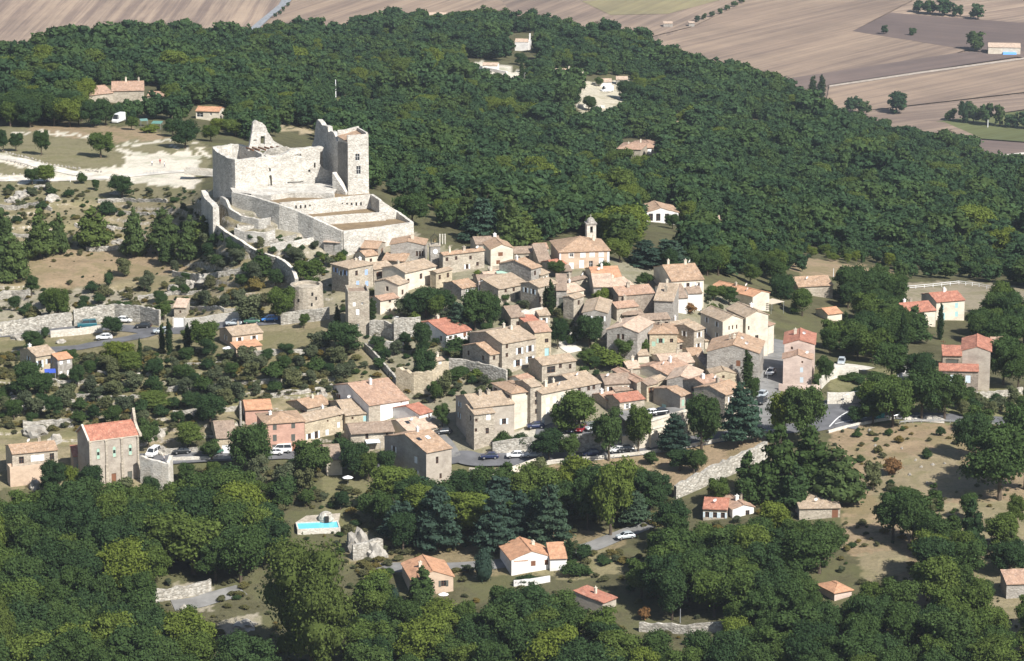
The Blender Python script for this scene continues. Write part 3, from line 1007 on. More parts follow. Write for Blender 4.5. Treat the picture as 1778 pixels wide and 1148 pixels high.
def scatter_stuff(name, pts, scl, srcs, label=None):
    """one object of countless plants: crowns set on points by geometry nodes"""
    n = len(pts)
    me = bpy.data.meshes.new(name)
    me.vertices.add(n)
    me.vertices.foreach_set('co', np.asarray(pts, np.float32).ravel())
    r = np.random.default_rng(n)
    for nm, tp, val in (('scl', 'FLOAT_VECTOR', np.asarray(scl, np.float32)), ('rot', 'FLOAT_VECTOR', np.stack([np.zeros(n), np.zeros(n), r.random(n) * 6.28], 1).astype(np.float32))):
        a = me.attributes.new(nm, tp, 'POINT')
        a.data.foreach_set('vector', val.ravel())
    a = me.attributes.new('pick', 'INT', 'POINT')
    a.data.foreach_set('value', r.integers(0, len(srcs), n).astype(np.int32))
    o = link(name, me)
    ng = bpy.data.node_groups.new(name, 'GeometryNodeTree')
    ng.interface.new_socket('Geometry', in_out='INPUT', socket_type='NodeSocketGeometry')
    ng.interface.new_socket('Geometry', in_out='OUTPUT', socket_type='NodeSocketGeometry')
    gi = ng.nodes.new('NodeGroupInput')
    go = ng.nodes.new('NodeGroupOutput')
    m2p = ng.nodes.new('GeometryNodeMeshToPoints')
    ng.links.new(gi.outputs[0], m2p.inputs['Mesh'])
    jn = ng.nodes.new('GeometryNodeJoinGeometry')
    for s_ in srcs[::-1]:
        oi = ng.nodes.new('GeometryNodeObjectInfo')
        oi.inputs['Object'].default_value = s_
        oi.inputs['As Instance'].default_value = True
        ng.links.new(oi.outputs['Geometry'], jn.inputs[0])
    iop = ng.nodes.new('GeometryNodeInstanceOnPoints')
    iop.inputs['Pick Instance'].default_value = True
    ng.links.new(m2p.outputs[0], iop.inputs['Points'])
    ng.links.new(jn.outputs[0], iop.inputs['Instance'])
    for nm, tp, sock in (('scl', 'FLOAT_VECTOR', 'Scale'), ('rot', 'FLOAT_VECTOR', 'Rotation'), ('pick', 'INT', 'Instance Index')):
        na = ng.nodes.new('GeometryNodeInputNamedAttribute')
        na.data_type = tp
        na.inputs['Name'].default_value = nm
        out = [s for s in na.outputs if s.enabled and s.name == 'Attribute'][0]
        ng.links.new(out, iop.inputs[sock])
    ng.links.new(iop.outputs[0], go.inputs[0])
    md = o.modifiers.new('plants', 'NODES')
    md.node_group = ng
    return tag(o, label, kind='stuff')
# ------------------------------------------------------------------ houses
PART_CACHE = {}
HOUSE_PX = []


def win_mesh(w, h, style):
    key = ('win', round(w, 2), round(h, 2), style)
    if key not in PART_CACHE:
        mb = MB()
        t = 0.07
        mb.box(0, t, -0.05, 0.0, 0, h)
        mb.box(w - t, w, -0.05, 0.0, 0, h)
        mb.box(t, w - t, -0.05, 0.0, 0, t)
        mb.box(t, w - t, -0.05, 0.0, h - t, h)
        mb.box(w / 2 - 0.03, w / 2 + 0.03, -0.05, 0, t, h - t)
        mb.box(t, w / 2 - 0.03, -0.045, 0, h * 0.55, h * 0.55 + 0.04)
        mb.box(w / 2 + 0.03, w - t, -0.045, 0, h * 0.55, h * 0.55 + 0.04)
        pm = MB()
        pm.face([(0.02, 0.0, 0.02), (w - 0.02, 0.0, 0.02), (w - 0.02, 0.0, h - 0.02), (0.02, 0.0, h - 0.02)])
        PART_CACHE[key] = (mb.mesh('window', M_frame_b if style == 'b' else M_frame_w), pm.mesh('pane', M_pane))
    return PART_CACHE[key]


def shut_mesh(w, h, col):
    key = ('sh', round(w, 2), round(h, 2), col)
    if key not in PART_CACHE:
        mb = MB()
        n = 3
        for i in range(n):
            mb.box(w * i / n + 0.006, w * (i + 1) / n - 0.006, -0.045, 0.0, 0, h)
        mb.box(0.03, w - 0.03, -0.07, -0.045, h * 0.2, h * 0.2 + 0.09)
        mb.box(0.03, w - 0.03, -0.07, -0.045, h * 0.75, h * 0.75 + 0.09)
        PART_CACHE[key] = mb.mesh('shutter', SHUT[col])
    return PART_CACHE[key]


def door_mesh(w, h, col):
    key = ('door', round(w, 2), round(h, 2), col)
    if key not in PART_CACHE:
        mb = MB()
        n = max(2, int(w / 0.28))
        for i in range(n):
            mb.box(w * i / n + 0.008, w * (i + 1) / n - 0.008, -0.05, 0, 0, h)
        PART_CACHE[key] = mb.mesh('door', SHUT[col])
    return PART_CACHE[key]


def facade(mb, M, w, h, ops, z0):
    """wall plane in local (x along, z up), outward is -y; M places it; ops = (x0, x1, z0, z1) holes with reveals"""
    xs = sorted({0, w, *[o[0] for o in ops], *[o[1] for o in ops]})
    zs = sorted({z0, h, *[o[2] for o in ops], *[o[3] for o in ops]})
    for i in range(len(xs) - 1):
        for j in range(len(zs) - 1):
            cx, cz = (xs[i] + xs[i + 1]) / 2, (zs[j] + zs[j + 1]) / 2
            if any(o[0] < cx < o[1] and o[2] < cz < o[3] for o in ops):
                continue
            mb.face([M @ Vector(p) for p in ((xs[i], 0, zs[j]), (xs[i + 1], 0, zs[j]), (xs[i + 1], 0, zs[j + 1]), (xs[i], 0, zs[j + 1]))])
    dp = 0.24
    for (a, b, c, d) in ops:
        for q in (((a, 0, c), (a, dp, c), (a, dp, d), (a, 0, d)), ((b, 0, c), (b, 0, d), (b, dp, d), (b, dp, c)),
                  ((a, 0, c), (b, 0, c), (b, dp, c), (a, dp, c)), ((a, 0, d), (a, dp, d), (b, dp, d), (b, 0, d))):
            mb.face([M @ Vector(p) for p in q])


def slope(mb, a, b, c, d, th=0.16, sag=0.085, seed=0, n=8, k=5):
    """roof slab: a-b along the eave, d-c along the ridge (or top), thickness th, slightly uneven"""
    a, b, c, d = Vector(a), Vector(b), Vector(c), Vector(d)
    r = random.Random(seed)
    le, sl = (b - a).length, ((d - a).length + (c - b).length) / 2
    n = max(2, min(n, int(le / 1.2)))
    k = max(2, min(k, int(sl / 1.2) + 1))
    g = []
    for j in range(k + 1):
        row = []
        for i in range(n + 1):
            s, t = i / n, j / k
            p = (a * (1 - s) + b * s) * (1 - t) + (d * (1 - s) + c * s) * t
            if 0 < t:
                p = p + Vector((0, 0, r.uniform(-sag, sag)))
            row.append(p)
        g.append(row)
    dn = Vector((0, 0, -th))
    for j in range(k):
        for i in range(n):
            uv = [(le * i / n, sl * j / k), (le * (i + 1) / n, sl * j / k), (le * (i + 1) / n, sl * (j + 1) / k), (le * i / n, sl * (j + 1) / k)]
            mb.face([g[j][i], g[j][i + 1], g[j + 1][i + 1], g[j + 1][i]], 0, uv)
    for i in range(n):
        mb.face([g[0][i] + dn, g[0][i + 1] + dn, g[0][i + 1], g[0][i]], 0, [(le * i / n, 0), (le * (i + 1) / n, 0), (le * (i + 1) / n, 0.2), (le * i / n, 0.2)])
        mb.face([g[k][i] + dn, g[k][i], g[k][i + 1], g[k][i + 1] + dn], 0)
    for j in range(k):
        mb.face([g[j][0] + dn, g[j][0], g[j + 1][0], g[j + 1][0] + dn], 0)
        mb.face([g[j][n] + dn, g[j + 1][n] + dn, g[j + 1][n], g[j][n]], 0)
    mb.face([g[0][0] + dn, g[k][0] + dn, g[k][n] + dn, g[0][n] + dn], 0)


def tri(mb, a, b, c, th=0.16):
    """hip end: eave a-b, apex c"""
    a, b, c = Vector(a), Vector(b), Vector(c)
    le = (b - a).length
    mb.face([a, b, c], 0, [(0, 0), (le, 0), (le / 2, (c - (a + b) / 2).length)])
    dn = Vector((0, 0, -th))
    mb.face([a + dn, b + dn, b, a], 0)
    mb.face([a + dn, c + dn, b + dn], 0)


def chimney(roof, p, h=1.2, w=0.6, mat=None):
    mb = MB()
    mb.box(-w / 2, w / 2, -w * 0.4, w * 0.4, -1.2, h)
    mb.box(-w / 2 - 0.07, w / 2 + 0.07, -w * 0.4 - 0.07, w * 0.4 + 0.07, h, h + 0.1)
    mb.cyl((0, 0, h + 0.1), (0, 0, h + 0.42), 0.13, 0.11, 8)
    return link('chimney', mb.mesh('chimney', mat or WALL['cream']), roof, loc=p)


def dish(roof, p, r=0.45):
    key = 'dish'
    if key not in PART_CACHE:
        mb = MB()
        n = 12
        for k, (r0, y0, r1, y1) in enumerate([(0.0, 0.12, 0.25, 0.09), (0.25, 0.09, 0.5, 0)]):
            for i in range(n):
                t0, t1 = 6.283 * i / n, 6.283 * (i + 1) / n
                q = [(r0 * math.cos(t0), y0, r0 * math.sin(t0)), (r1 * math.cos(t0), y1, r1 * math.sin(t0)), (r1 * math.cos(t1), y1, r1 * math.sin(t1)), (r0 * math.cos(t1), y0, r0 * math.sin(t1))]
                mb.face(q if r0 else q[1:])
        mb.cyl((0, 0.1, -0.9), (0, 0.1, 0), 0.03, 0.03, 6)
        mb.cyl((0, 0.1, 0), (0, -0.4, -0.1), 0.02, 0.02, 5)
        PART_CACHE[key] = mb.mesh('satellite_dish', M_white)
    o = link('satellite_dish', PART_CACHE[key], roof, loc=(p[0], p[1], p[2] + 0.8), rot=(R_(20), 0, random.uniform(-0.2, 0.9)))
    o.scale = (r * 2,) * 3
    return o


def house(label, A, B, base, R=None, D=None, kind='gx', pitch=0.27, wall='stone', roof='beige', f=None, l=None, r=None, sh=None,
          ch=1, dishes=0, name='house', cat='house', over=0.35, wc=None, doors=(), parent=None, win=(0.85, 1.2), frame='b', z0=-5.0,
          yaw=None, wpos=(), Y=None, eave_z=None, skylight=0, tint=None, cornice=True, shed=False, ridge=True):
    """A, B: the two front eave corners in the photo; base: the photo row of the ground at A; R: photo position of the ridge end above A"""
    if Y is None:
        g = ground(A[0], base)
        Y, zb = g.y, g.z
    else:
        zb = PY(A[0], base, Y).z
    A3 = PY(A[0], A[1], Y)
    if yaw is None:
        B3 = PZ(B[0], B[1], A3.z)
        yw = math.atan2(B3.y - A3.y, B3.x - A3.x)
        yw = max(R_(-50), min(R_(66), yw))
    else:
        yw = R_(yaw)
    # length so that the far end lands on B's column
    ex = Vector((math.cos(yw), math.sin(yw), 0))
    ey = Vector((-math.sin(yw), math.cos(yw), 0))
    lo, hi = 0.3, 60.0
    for _ in range(40):
        md = (lo + hi) / 2
        if proj(A3 + ex * md)[0] < B[0]:
            lo = md
        else:
            hi = md
    W = lo
    if R is not None and D is None:
        best = None
        for k in range(10, 130):
            s = k * 0.1
            p = A3 + ey * s + Vector((0, 0, pitch * s))
            q = proj(p)
            e = (q[0] - R[0]) ** 2 + (q[1] - R[1]) ** 2
            if best is None or e < best[0]:
                best = (e, s)
        D = best[1] * 2
    D = D or 7.0
    h = A3.z - zb
    mat = WALL[wall]
    if parent is None:
        e = empty(name, (A3.x, A3.y, zb), yw, label, cat)
        off = Vector((0, 0, 0))
    else:
        e = parent
    base_o = e
    T0 = Matrix.Identity(4)
    if parent is not None:
        T0 = (Matrix.Translation(e.location) @ Matrix.Rotation(e.rotation_euler.z, 4, 'Z')).inverted() @ (Matrix.Translation((A3.x, A3.y, zb)) @ Matrix.Rotation(yw, 4, 'Z'))

    def put(o, loc, rz=0.0):
        if parent is not None:
            q = T0 @ Vector(loc)
            o.location = q
            o.rotation_euler = (0, 0, rz + T0.to_euler().z)
        else:
            o.location = loc
            o.rotation_euler = (0, 0, rz)

    MF = Matrix.Identity(4)
    MR = Matrix.Translation((W, 0, 0)) @ Matrix.Rotation(R_(90), 4, 'Z')
    ML = Matrix.Translation((0, D, 0)) @ Matrix.Rotation(R_(-90), 4, 'Z')
    MK = Matrix.Translation((W, D, 0)) @ Matrix.Rotation(R_(180), 4, 'Z')
    faces_ = {'f': (MF, W, 0), 'r': (MR, D, R_(90)), 'l': (ML, D, R_(-90))}
    ops = {'f': [], 'r': [], 'l': []}
    items = []
    ww, wh = win
    if sh is None:
        sh = random.choice([None, None, 'pale', 'white', 'brown'])
    for key, spec in (('f', f), ('r', r), ('l', l)):
        if not spec:
            continue
        cols, rows = spec[0], spec[1]
        Wd = faces_[key][1]
        for j in range(rows):
            zt = h - 0.75 - j * 2.7
            if zt - wh < 0.2 and j > 0:
                break
            for i in range(cols):
                xc = Wd * (i + 0.5 + random.uniform(-0.1, 0.1)) / cols
                if random.random() < 0.08 and cols > 2:
                    continue
                w_, h_ = ww, wh
                if j == 0 and len(spec) > 2 and spec[2] == 's':
                    w_, h_ = ww * 0.8, wh * 0.6
                items.append((key, xc - w_ / 2, zt - h_, w_, h_, sh))
    for it in wpos:      # explicit: (face, photo u of the middle, photo v of the top, width, height, shutter colour)
        key, u, v, w_, h_, s_ = it
        Mx, Wd, _ = faces_[key]
        pl = {'f': (A3, ex, ey), 'r': (A3 + ex * W, ey, ex), 'l': (A3 + ey * D, -ey, ex)}[key]
        nrm = pl[2]
        rr = ray(u, v)
        t = (pl[0] - CAM).dot(nrm) / rr.dot(nrm)
        p = CAM + rr * t
        xc = (p - pl[0]).dot(pl[1])
        zt = p.z - zb
        if w_ / 2 + 0.1 < xc < Wd - w_ / 2 - 0.1 and zt < h - 0.05:
            items.append((key, xc - w_ / 2, zt - h_, w_, h_, s_))
    for (key, fx, w_, h_, col) in doors:
        Wd = faces_[key][1]
        items.append((key, fx * Wd - w_ / 2, 0.05, w_, h_, '#' + col))
    clean = []
    for it in items:
        key, x0, zz0, w_, h_, s_ = it
        Wd = faces_[key][1]
        x0 = max(0.15, min(x0, Wd - w_ - 0.15))
        if w_ > Wd - 0.3 or zz0 + h_ > h - 0.05:
            continue
        if any(k2 == key and x0 < a + w2 + 0.1 and a < x0 + w_ + 0.1 and zz0 < c + h2 + 0.1 and c < zz0 + h_ + 0.1 for (k2, a, c, w2, h2, _) in clean):
            continue
        clean.append((key, x0, zz0, w_, h_, s_))
    for key, x0, zz0, w_, h_, s_ in clean:
        ops[key].append((x0, x0 + w_, zz0, zz0 + h_))

    mb = MB()
    for key in 'frl':
        Mx, Wd, _ = faces_[key]
        facade(mb, Mx, Wd, h, ops[key], z0)
    facade(mb, MK, W, h, [], z0)
    rb = MB()
    ov = over
    seed = random.randrange(9999)
    tops = []
    if kind == 'gx':
        s = D / 2
        rise = pitch * s
        mb.face([(W, 0, h), (W, D, h), (W, s, h + rise)])
        mb.face([(0, D, h), (0, 0, h), (0, s, h + rise)])
        e0 = -ov * pitch
        g_ = 0.12
        slope(rb, (-g_, -ov, h + e0 + 0.16), (W + g_, -ov, h + e0 + 0.16), (W + g_, s, h + rise + 0.16), (-g_, s, h + rise + 0.16), seed=seed)
        slope(rb, (W + g_, D + ov, h + e0 + 0.16), (-g_, D + ov, h + e0 + 0.16), (-g_, s, h + rise + 0.16), (W + g_, s, h + rise + 0.16), seed=seed + 1)
        rl = ((-g_, s, h + rise + 0.16), (W + g_, s, h + rise + 0.16))
        tops = lambda fx, fy: (fx * W, fy * D, h + rise * (1 - abs(fy * D - s) / s) + 0.1)
    elif kind == 'gy':
        s = W / 2
        rise = pitch * s
        mb.face([(0, 0, h), (W, 0, h), (s, 0, h + rise)])
        mb.face([(W, D, h), (0, D, h), (s, D, h + rise)])
        e0 = -ov * pitch
        g_ = 0.12
        slope(rb, (-ov, D + g_, h + e0 + 0.16), (-ov, -g_, h + e0 + 0.16), (s, -g_, h + rise + 0.16), (s, D + g_, h + rise + 0.16), seed=seed)
        slope(rb, (W + ov, -g_, h + e0 + 0.16), (W + ov, D + g_, h + e0 + 0.16), (s, D + g_, h + rise + 0.16), (s, -g_, h + rise + 0.16), seed=seed + 1)
        rl = ((s, -g_, h + rise + 0.16), (s, D + g_, h + rise + 0.16))
        tops = lambda fx, fy: (fx * W, fy * D, h + rise * (1 - abs(fx * W - s) / s) + 0.1)
    elif kind == 'hip':
        s = min(D, W) / 2
        rise = pitch * s
        e0 = -ov * pitch
        a, b, c, d = (-ov, -ov, h + e0 + 0.16), (W + ov, -ov, h + e0 + 0.16), (W + ov, D + ov, h + e0 + 0.16), (-ov, D + ov, h + e0 + 0.16)
        if W >= D:
            p, q = (s, D / 2, h + rise + 0.16), (W - s, D / 2, h + rise + 0.16)
            if W - D < 0.3:
                q = (p[0] + 0.15, p[1], p[2])
            slope(rb, a, b, q, p, seed=seed, sag=0.02)
            slope(rb, c, d, p, q, seed=seed + 1, sag=0.02)
            tri(rb, d, a, p)
            tri(rb, b, c, q)
        else:
            p, q = (W / 2, s, h + rise + 0.16), (W / 2, D - s, h + rise + 0.16)
            slope(rb, d, a, p, q, seed=seed, sag=0.02)
            slope(rb, b, c, q, p, seed=seed + 1, sag=0.02)
            tri(rb, a, b, p)
            tri(rb, c, d, q)
        rl = (p, q)
        tops = lambda fx, fy: (fx * W, fy * D, h + rise * 0.55)
    elif kind == 'shed':
        rise = pitch * D
        mb.face([(W, 0, h), (W, D, h), (W, D, h + rise)])
        mb.face([(0, D, h), (0, 0, h), (0, D, h + rise)])
        mb.face([(W, D, h), (0, D, h), (0, D, h + rise), (W, D, h + rise)])
        e0 = -ov * pitch
        slope(rb, (-0.12, -ov, h + e0 + 0.16), (W + 0.12, -ov, h + e0 + 0.16), (W + 0.12, D, h + rise + 0.16), (-0.12, D, h + rise + 0.16), seed=seed)
        rl = None
        tops = lambda fx, fy: (fx * W, fy * D, h + rise * fy + 0.1)
    else:                 # flat terrace behind a parapet
        t = 0.3
        for (x0, x1, y0, y1) in ((0, W, 0, t), (0, W, D - t, D), (0, t, t, D - t), (W - t, W, t, D - t)):
            mb.box(x0 + 0.002, x1 - 0.002, y0 + 0.002, y1 - 0.002, h - 0.7, h + 0.06)
        rb.box(t, W - t, t, D - t, h - 0.9, h - 0.62)
        rl = None
        tops = lambda fx, fy: (fx * W, fy * D, h - 0.5)
    if wall != 'none':
        wo = mb.build('wall', mat, e)
        put(wo, (0, 0, 0))
    ro = rb.build('roof', ROOF[roof], e)
    put(ro, (0, 0, 0))
    if rl is not None and ridge:
        kb = MB()
        p0, p1 = Vector(rl[0]), Vector(rl[1])
        n = max(2, int((p1 - p0).length / 0.9))
        for i in range(n):
            kb.cyl(p0.lerp(p1, i / n), p0.lerp(p1, (i + 0.97) / n), 0.15, 0.13, 6)
        link('ridge_tiles', kb.mesh('ridge_tiles', ROOF[roof]), ro)
    if cornice and kind in ('gx', 'hip') and W > 2:
        cb = MB()
        cb.box(0.02, W - 0.02, -0.14, 0.0, h - 0.24, h - 0.03)
        put(cb.build('cornice', M_cornice, e), (0, 0, 0))
    if wc:
        vb = MB()
    for key, x0, zz0, w_, h_, s_ in clean:
        Mx, Wd, rz = faces_[key]
        if s_ and s_[0] == '#':
            o = link('door', door_mesh(w_, h_, s_[1:]), e)
            put(o, Mx @ Vector((x0, 0.2, zz0)), rz)
            continue
        if s_ == 'shut' or (s_ and s_[0] == '='):          # closed shutters
            col = s_[1:]
            for q in (0, 1):
                o = link('shutter', shut_mesh(w_ / 2, h_, col), e)
                put(o, Mx @ Vector((x0 + q * w_ / 2, 0.06, zz0)), rz)
            pb = None
            continue
        wm, pm = win_mesh(w_, h_, frame)
        o = link('window', wm, e)
        put(o, Mx @ Vector((x0, 0.2, zz0)), rz)
        link('pane', pm, o)
        if s_:
            for xx in (x0 - w_ / 2 - 0.02, x0 + w_ + 0.02):
                o = link('shutter', shut_mesh(w_ / 2, h_, s_), e)
                put(o, Mx @ Vector((xx, -0.004, zz0)), rz)
    for i in range(ch):
        chimney(ro, tops(random.uniform(0.15, 0.85), random.choice([0.42, 0.5, 0.58])), random.uniform(0.7, 1.3), random.uniform(0.5, 0.75), WALL[random.choice(['cream', 'stone', 'white'])])
    for i in range(dishes):
        dish(ro, tops(random.uniform(0.2, 0.9), random.uniform(0.2, 0.5)))
    for i in range(skylight):
        sb = MB()
        q = tops(0.25 + 0.35 * i, 0.32)
        sb.box(-0.45, 0.45, -0.6, 0.6, 0.0, 0.1)
        o = link('skylight', sb.mesh('skylight', M_pane if i == 0 else SHUT['pale']), ro, loc=(q[0], q[1], q[2] + 0.08), rot=(math.atan(pitch), 0, 0))
    if parent is None:
        e['W'], e['D'], e['h'] = W, D, h
        HOUSE_PX.append((min(A[0], B[0]) - 2, min(A[1], B[1]) - 8, max(A[0], B[0]) + 2, base - (base - A[1]) * 0.35))
    return e
# ------------------------------------------------------------------ the village houses
H = house
# --- top of the village, under the castle terraces
H('beige stone house with blue shutters under a hipped tiled roof', (605, 466), (648, 458), 512, D=6.8, kind='hip', wall='stone', roof='beige', sh='blue', l=(2, 1),
  wpos=[('f', 619, 470, 0.8, 1.3, None), ('f', 636, 468, 0.9, 1.4, '=blue'), ('f', 621, 488, 0.9, 1.3, '=blue'), ('f', 637, 488, 0.9, 1.3, '=blue'), ('l', 592, 471, 0.8, 1.1, 'pale')], ch=2)
H('tall beige rampart house with a roofless flat top above the road bend', (604, 507), (641, 513), 585, D=7, kind='flat', wall='stone', roof='brown', sh=None, ch=0, yaw=8, frame='w',
  wpos=[('f', 615, 525, 0.7, 1.0, '=white'), ('f', 629, 525, 0.5, 0.6, None), ('f', 621, 537, 0.8, 1.4, '=white'), ('f', 622, 562, 0.5, 0.7, None)])
H('small beige house wedged behind the house with blue shutters', (649, 468), (683, 463), 495, D=6, kind='gx', R=None, wall='stone', roof='beige', ch=0, f=(2, 1))
H('tiny stone house with a short tiled roof below the castle wall', (634, 445), (656, 442), 460, D=5, wall='cream', roof='orange', ch=0, wpos=[('f', 644, 449, 0.7, 0.9, None)])
H('stone house with a speckled tile roof set against the castle terrace wall', (627, 430), (656, 432), 450, D=7, yaw=-14, wall='stone', roof='orange', r=(1, 1), f=(2, 1), ch=1)
H('grey stone gabled house beside the clock tower', (678, 425), (737, 431), 462, D=7, kind='gy', pitch=0.2, wall='grey', roof='orange', yaw=-4, ch=1, wpos=[('f', 724, 436, 0.5, 1.4, None), ('f', 729, 436, 0.5, 1.4, None), ('f', 734, 436, 0.5, 1.4, None)])
H('stone house with an orange roof in front of the grey gable', (665, 450), (704, 452), 468, D=6.5, yaw=-15, wall='stone', roof='orange', r=(1, 1), ch=0, over=0.7)
H('long pale stone house with a hipped orange roof right of the clock tower'.replace('right of', 'beyond'), (769, 443), (841, 434.5), 478, R=(787, 427), wall='stone', roof='orange', kind='gx', ch=2, dishes=1,
  wpos=[('f', 776, 447, 0.8, 1.0, None), ('f', 792, 445, 0.7, 1.0, None), ('f', 811, 459, 0.8, 1.2, 'white'), ('f', 829, 455, 0.7, 1.0, None), ('f', 817, 444, 0.7, 1.0, None)])
H('long cream house with a narrow roof across the upper village', (703, 474), (757, 461.5), 507, D=8, wall='cream', roof='beige', ch=1,
  wpos=[('f', 731, 475, 0.9, 1.4, None), ('f', 709, 484, 0.8, 1.2, None), ('f', 731, 496, 0.6, 0.7, None)])
H('ochre stone house joined to the end of the long cream house', (757, 474), (785, 467), 503, R=(757, 462), wall='yellow', roof='beige', ch=0, f=(2, 1), wpos=[('f', 749, 481, 0.8, 1.2, None)])
H('small cream house with a dark gable wall above the leafy garden', (690.5, 495), (709, 489), 534, R=(672, 481), wall='cream', roof='beige', ch=0, l=(1, 1), wpos=[('f', 699, 503, 0.8, 1.3, None)])
H('low cream house with a reddish roof beside the leafy garden', (660, 522), (692, 516.5), 547, R=(655, 511), wall='cream', roof='pink', ch=0, wpos=[('f', 677, 519.5, 0.7, 0.9, None), ('f', 677, 536, 0.7, 0.9, None)], l=(1, 1))
H('grey house with two white windows and an orange roof above the trees', (801, 501), (829, 496), 522, R=(787, 487), wall='grey', roof='orange', ch=0, frame='w', wpos=[('f', 811, 503, 1.0, 1.3, '=white'), ('f', 821, 501, 1.0, 1.3, '=white')])
H('low house under a wide brown roof in the middle of the upper village', (832, 494), (880, 492), 508, D=9, wall='stone', roof='brown', ch=0)
H('small shed with a brown roof behind the dark garden trees', (831, 509), (855, 504), 518, D=5, wall='grey', roof='beige', ch=0)
H('pale green walled house with a brown roof and one chimney by the dark pines', (826, 424), (870, 422), 444, D=7, wall='taupe', roof='brown', ch=1, doors=[('f', 0.4, 1.6, 2.2, 'green')])
H('cream gabled house with a red shuttered window high in the village', (852, 433), (891, 431), 462, kind='gy', D=8, wall='cream', roof='orange', ch=0, pitch=0.4, wpos=[('f', 869, 438, 1.2, 1.0, '=brown'), ('f', 865, 452, 1.0, 1.0, '=brown')])
H('low stone outbuilding with a long brown roof beside the church', (893, 440), (937, 438), 454, D=6, wall='stone', roof='brown', ch=0, f=(3, 1))
H('tiny house with a red roof and white wall left of the church'.replace('left of', 'next to'), (930, 432), (952, 431), 440, D=5, wall='white', roof='pink', ch=0)
H('narrow lean-to with a brown roof against the church side', (936, 455), (957, 454), 466, D=8, kind='shed', pitch=0.35, wall='stone', roof='brown', ch=0)
H('small house with a bright red roof below the church front', (962, 461), (983, 457.5), 474, D=5, wall='grey', roof='red', ch=0)
H('big grey gabled house turned sideways above the arched stone facade', (922, 467), (939, 458), 500, D=10, wall='grey', roof='orange', ch=1, yaw=52, f=(1, 2))
H('narrow cream house tucked behind the big grey gable', (938, 478), (953, 473), 494, D=7, wall='stone', roof='beige', ch=0, f=(1, 1))
H('old stone house with arched ground floor openings under a low roof', (865, 502), (918, 492), 530, D=7, kind='shed', pitch=0.2, wall='stone', roof='beige', ch=0,
  wpos=[('f', 878, 502, 0.7, 0.9, None), ('f', 892, 500, 0.7, 0.9, None), ('f', 907, 499, 0.7, 0.9, None)], doors=[('f', 0.62, 1.2, 2.2, 'dark'), ('f', 0.8, 1.4, 2.3, 'brown')])
H('stone house with a broad beige roof beside the two tall cypresses', (934, 499), (967, 491), 540, R=(921, 487), wall='stone', roof='beige', ch=0, l=(2, 1), wpos=[('f', 938, 515, 0.9, 1.5, None)])
H('small dark sided house with a brown roof above the pink roofs', (887, 551), (911, 549), 570, R=(872, 535), wall='stone', roof='brown', ch=0, wpos=[('f', 899, 558, 0.8, 1.0, None)])
H('tiny lean-to with a red roof beside the dark sided house', (910, 559), (934, 555), 572, D=5, kind='shed', wall='stone', roof='red', ch=0)
H('yellow house with a pink tile roof and a pale blue door', (928, 577), (957, 574.5), 622, R=(916, 560), wall='yellow', roof='pink', ch=0, wpos=[('f', 949, 588, 0.9, 1.0, None)], doors=[('f', 0.75, 1.1, 2.2, 'teal')])
H('white fronted house with a red hipped roof and a white chimney', (775, 581), (817.5, 572.5), 606, R=(745, 557), wall='white', roof='red', ch=1, frame='b', l=(3, 1),
  wpos=[('f', 782, 583.5, 0.9, 0.8, None), ('f', 791, 582, 0.9, 0.8, None), ('f', 807, 577.5, 0.9, 0.9, '=brown'), ('f', 814, 576, 0.9, 0.9, '=brown')], tint='r')
H('narrow stone house with a little brown roof next to the white fronted house', (735, 573), (753, 569), 594, D=5, wall='stone', roof='brown', ch=0)
H('large stone house with pale blue shutters and a roof terrace', (871.6, 597), (930.5, 586.5), 654, D=13, pitch=0.22, wall='stone', roof='beige', ch=2, win=(0.9, 1.3),
  wpos=[('f', 902, 604, 1.0, 1.5, 'pale'), ('f', 920, 600, 1.0, 1.5, 'pale'), ('f', 899, 625, 1.2, 1.5, 'pale'), ('f', 920, 619, 1.2, 1.5, 'pale'), ('f', 880, 598, 0.7, 1.0, None), ('f', 880, 613, 0.7, 1.0, None), ('f', 884, 643, 0.8, 1.0, None), ('l', 834, 583, 0.8, 1.1, None), ('l', 842, 600, 0.8, 1.1, None)])
H('annex with an orange roof against the gable of the large stone house', (850, 616), (872, 612), 658, R=(826, 598), wall='stone', roof='orange', ch=0, l=(2, 1), wpos=[('f', 858, 618, 0.7, 1.0, None), ('f', 868, 630, 0.9, 1.3, None)])
H('ochre house standing on a rock bluff with a small tiled roof', (727, 632), (771, 624), 664, R=(731.7, 617), wall='yellow', roof='beige', ch=1, wpos=[('f', 731, 636, 0.6, 0.8, None), ('f', 753, 631, 0.6, 0.8, None), ('f', 764, 628, 0.8, 1.2, '=white')])
H('old stone gatehouse above a shadowed archway beside the cypresses', (966, 504), (984, 506), 534, D=8, wall='grey', roof='brown', ch=0, yaw=0, kind='shed', doors=[('f', 0.55, 1.6, 2.4, 'dark')])  # the dark leaf paints the archway's shade
H('long light roofed house running behind the stone gatehouse', (983, 509), (1014, 503), 524, R=(974, 487), wall='cream', roof='pale', ch=1)
H('stone house with a tapering roof strip beside the archway', (996, 519), (1014, 513), 562, R=(993, 503), wall='stone', roof='beige', ch=0, f=(1, 2))
H('grey gabled house behind the round green tree on the village lane', (1012, 543), (1054, 541), 586, kind='gy', D=13, wall='grey', roof='beige', ch=0, yaw=-6, f=(2, 1))
H('low house with a wide brown roof below the church garden', (987, 489), (1018, 482), 500, R=(993, 467), wall='stone', roof='brown', ch=1, dishes=1)
H('house with a bright orange roof below the church garden', (1030, 482), (1079, 480), 494, D=10, wall='cream', roof='salmon', ch=1, dishes=1)
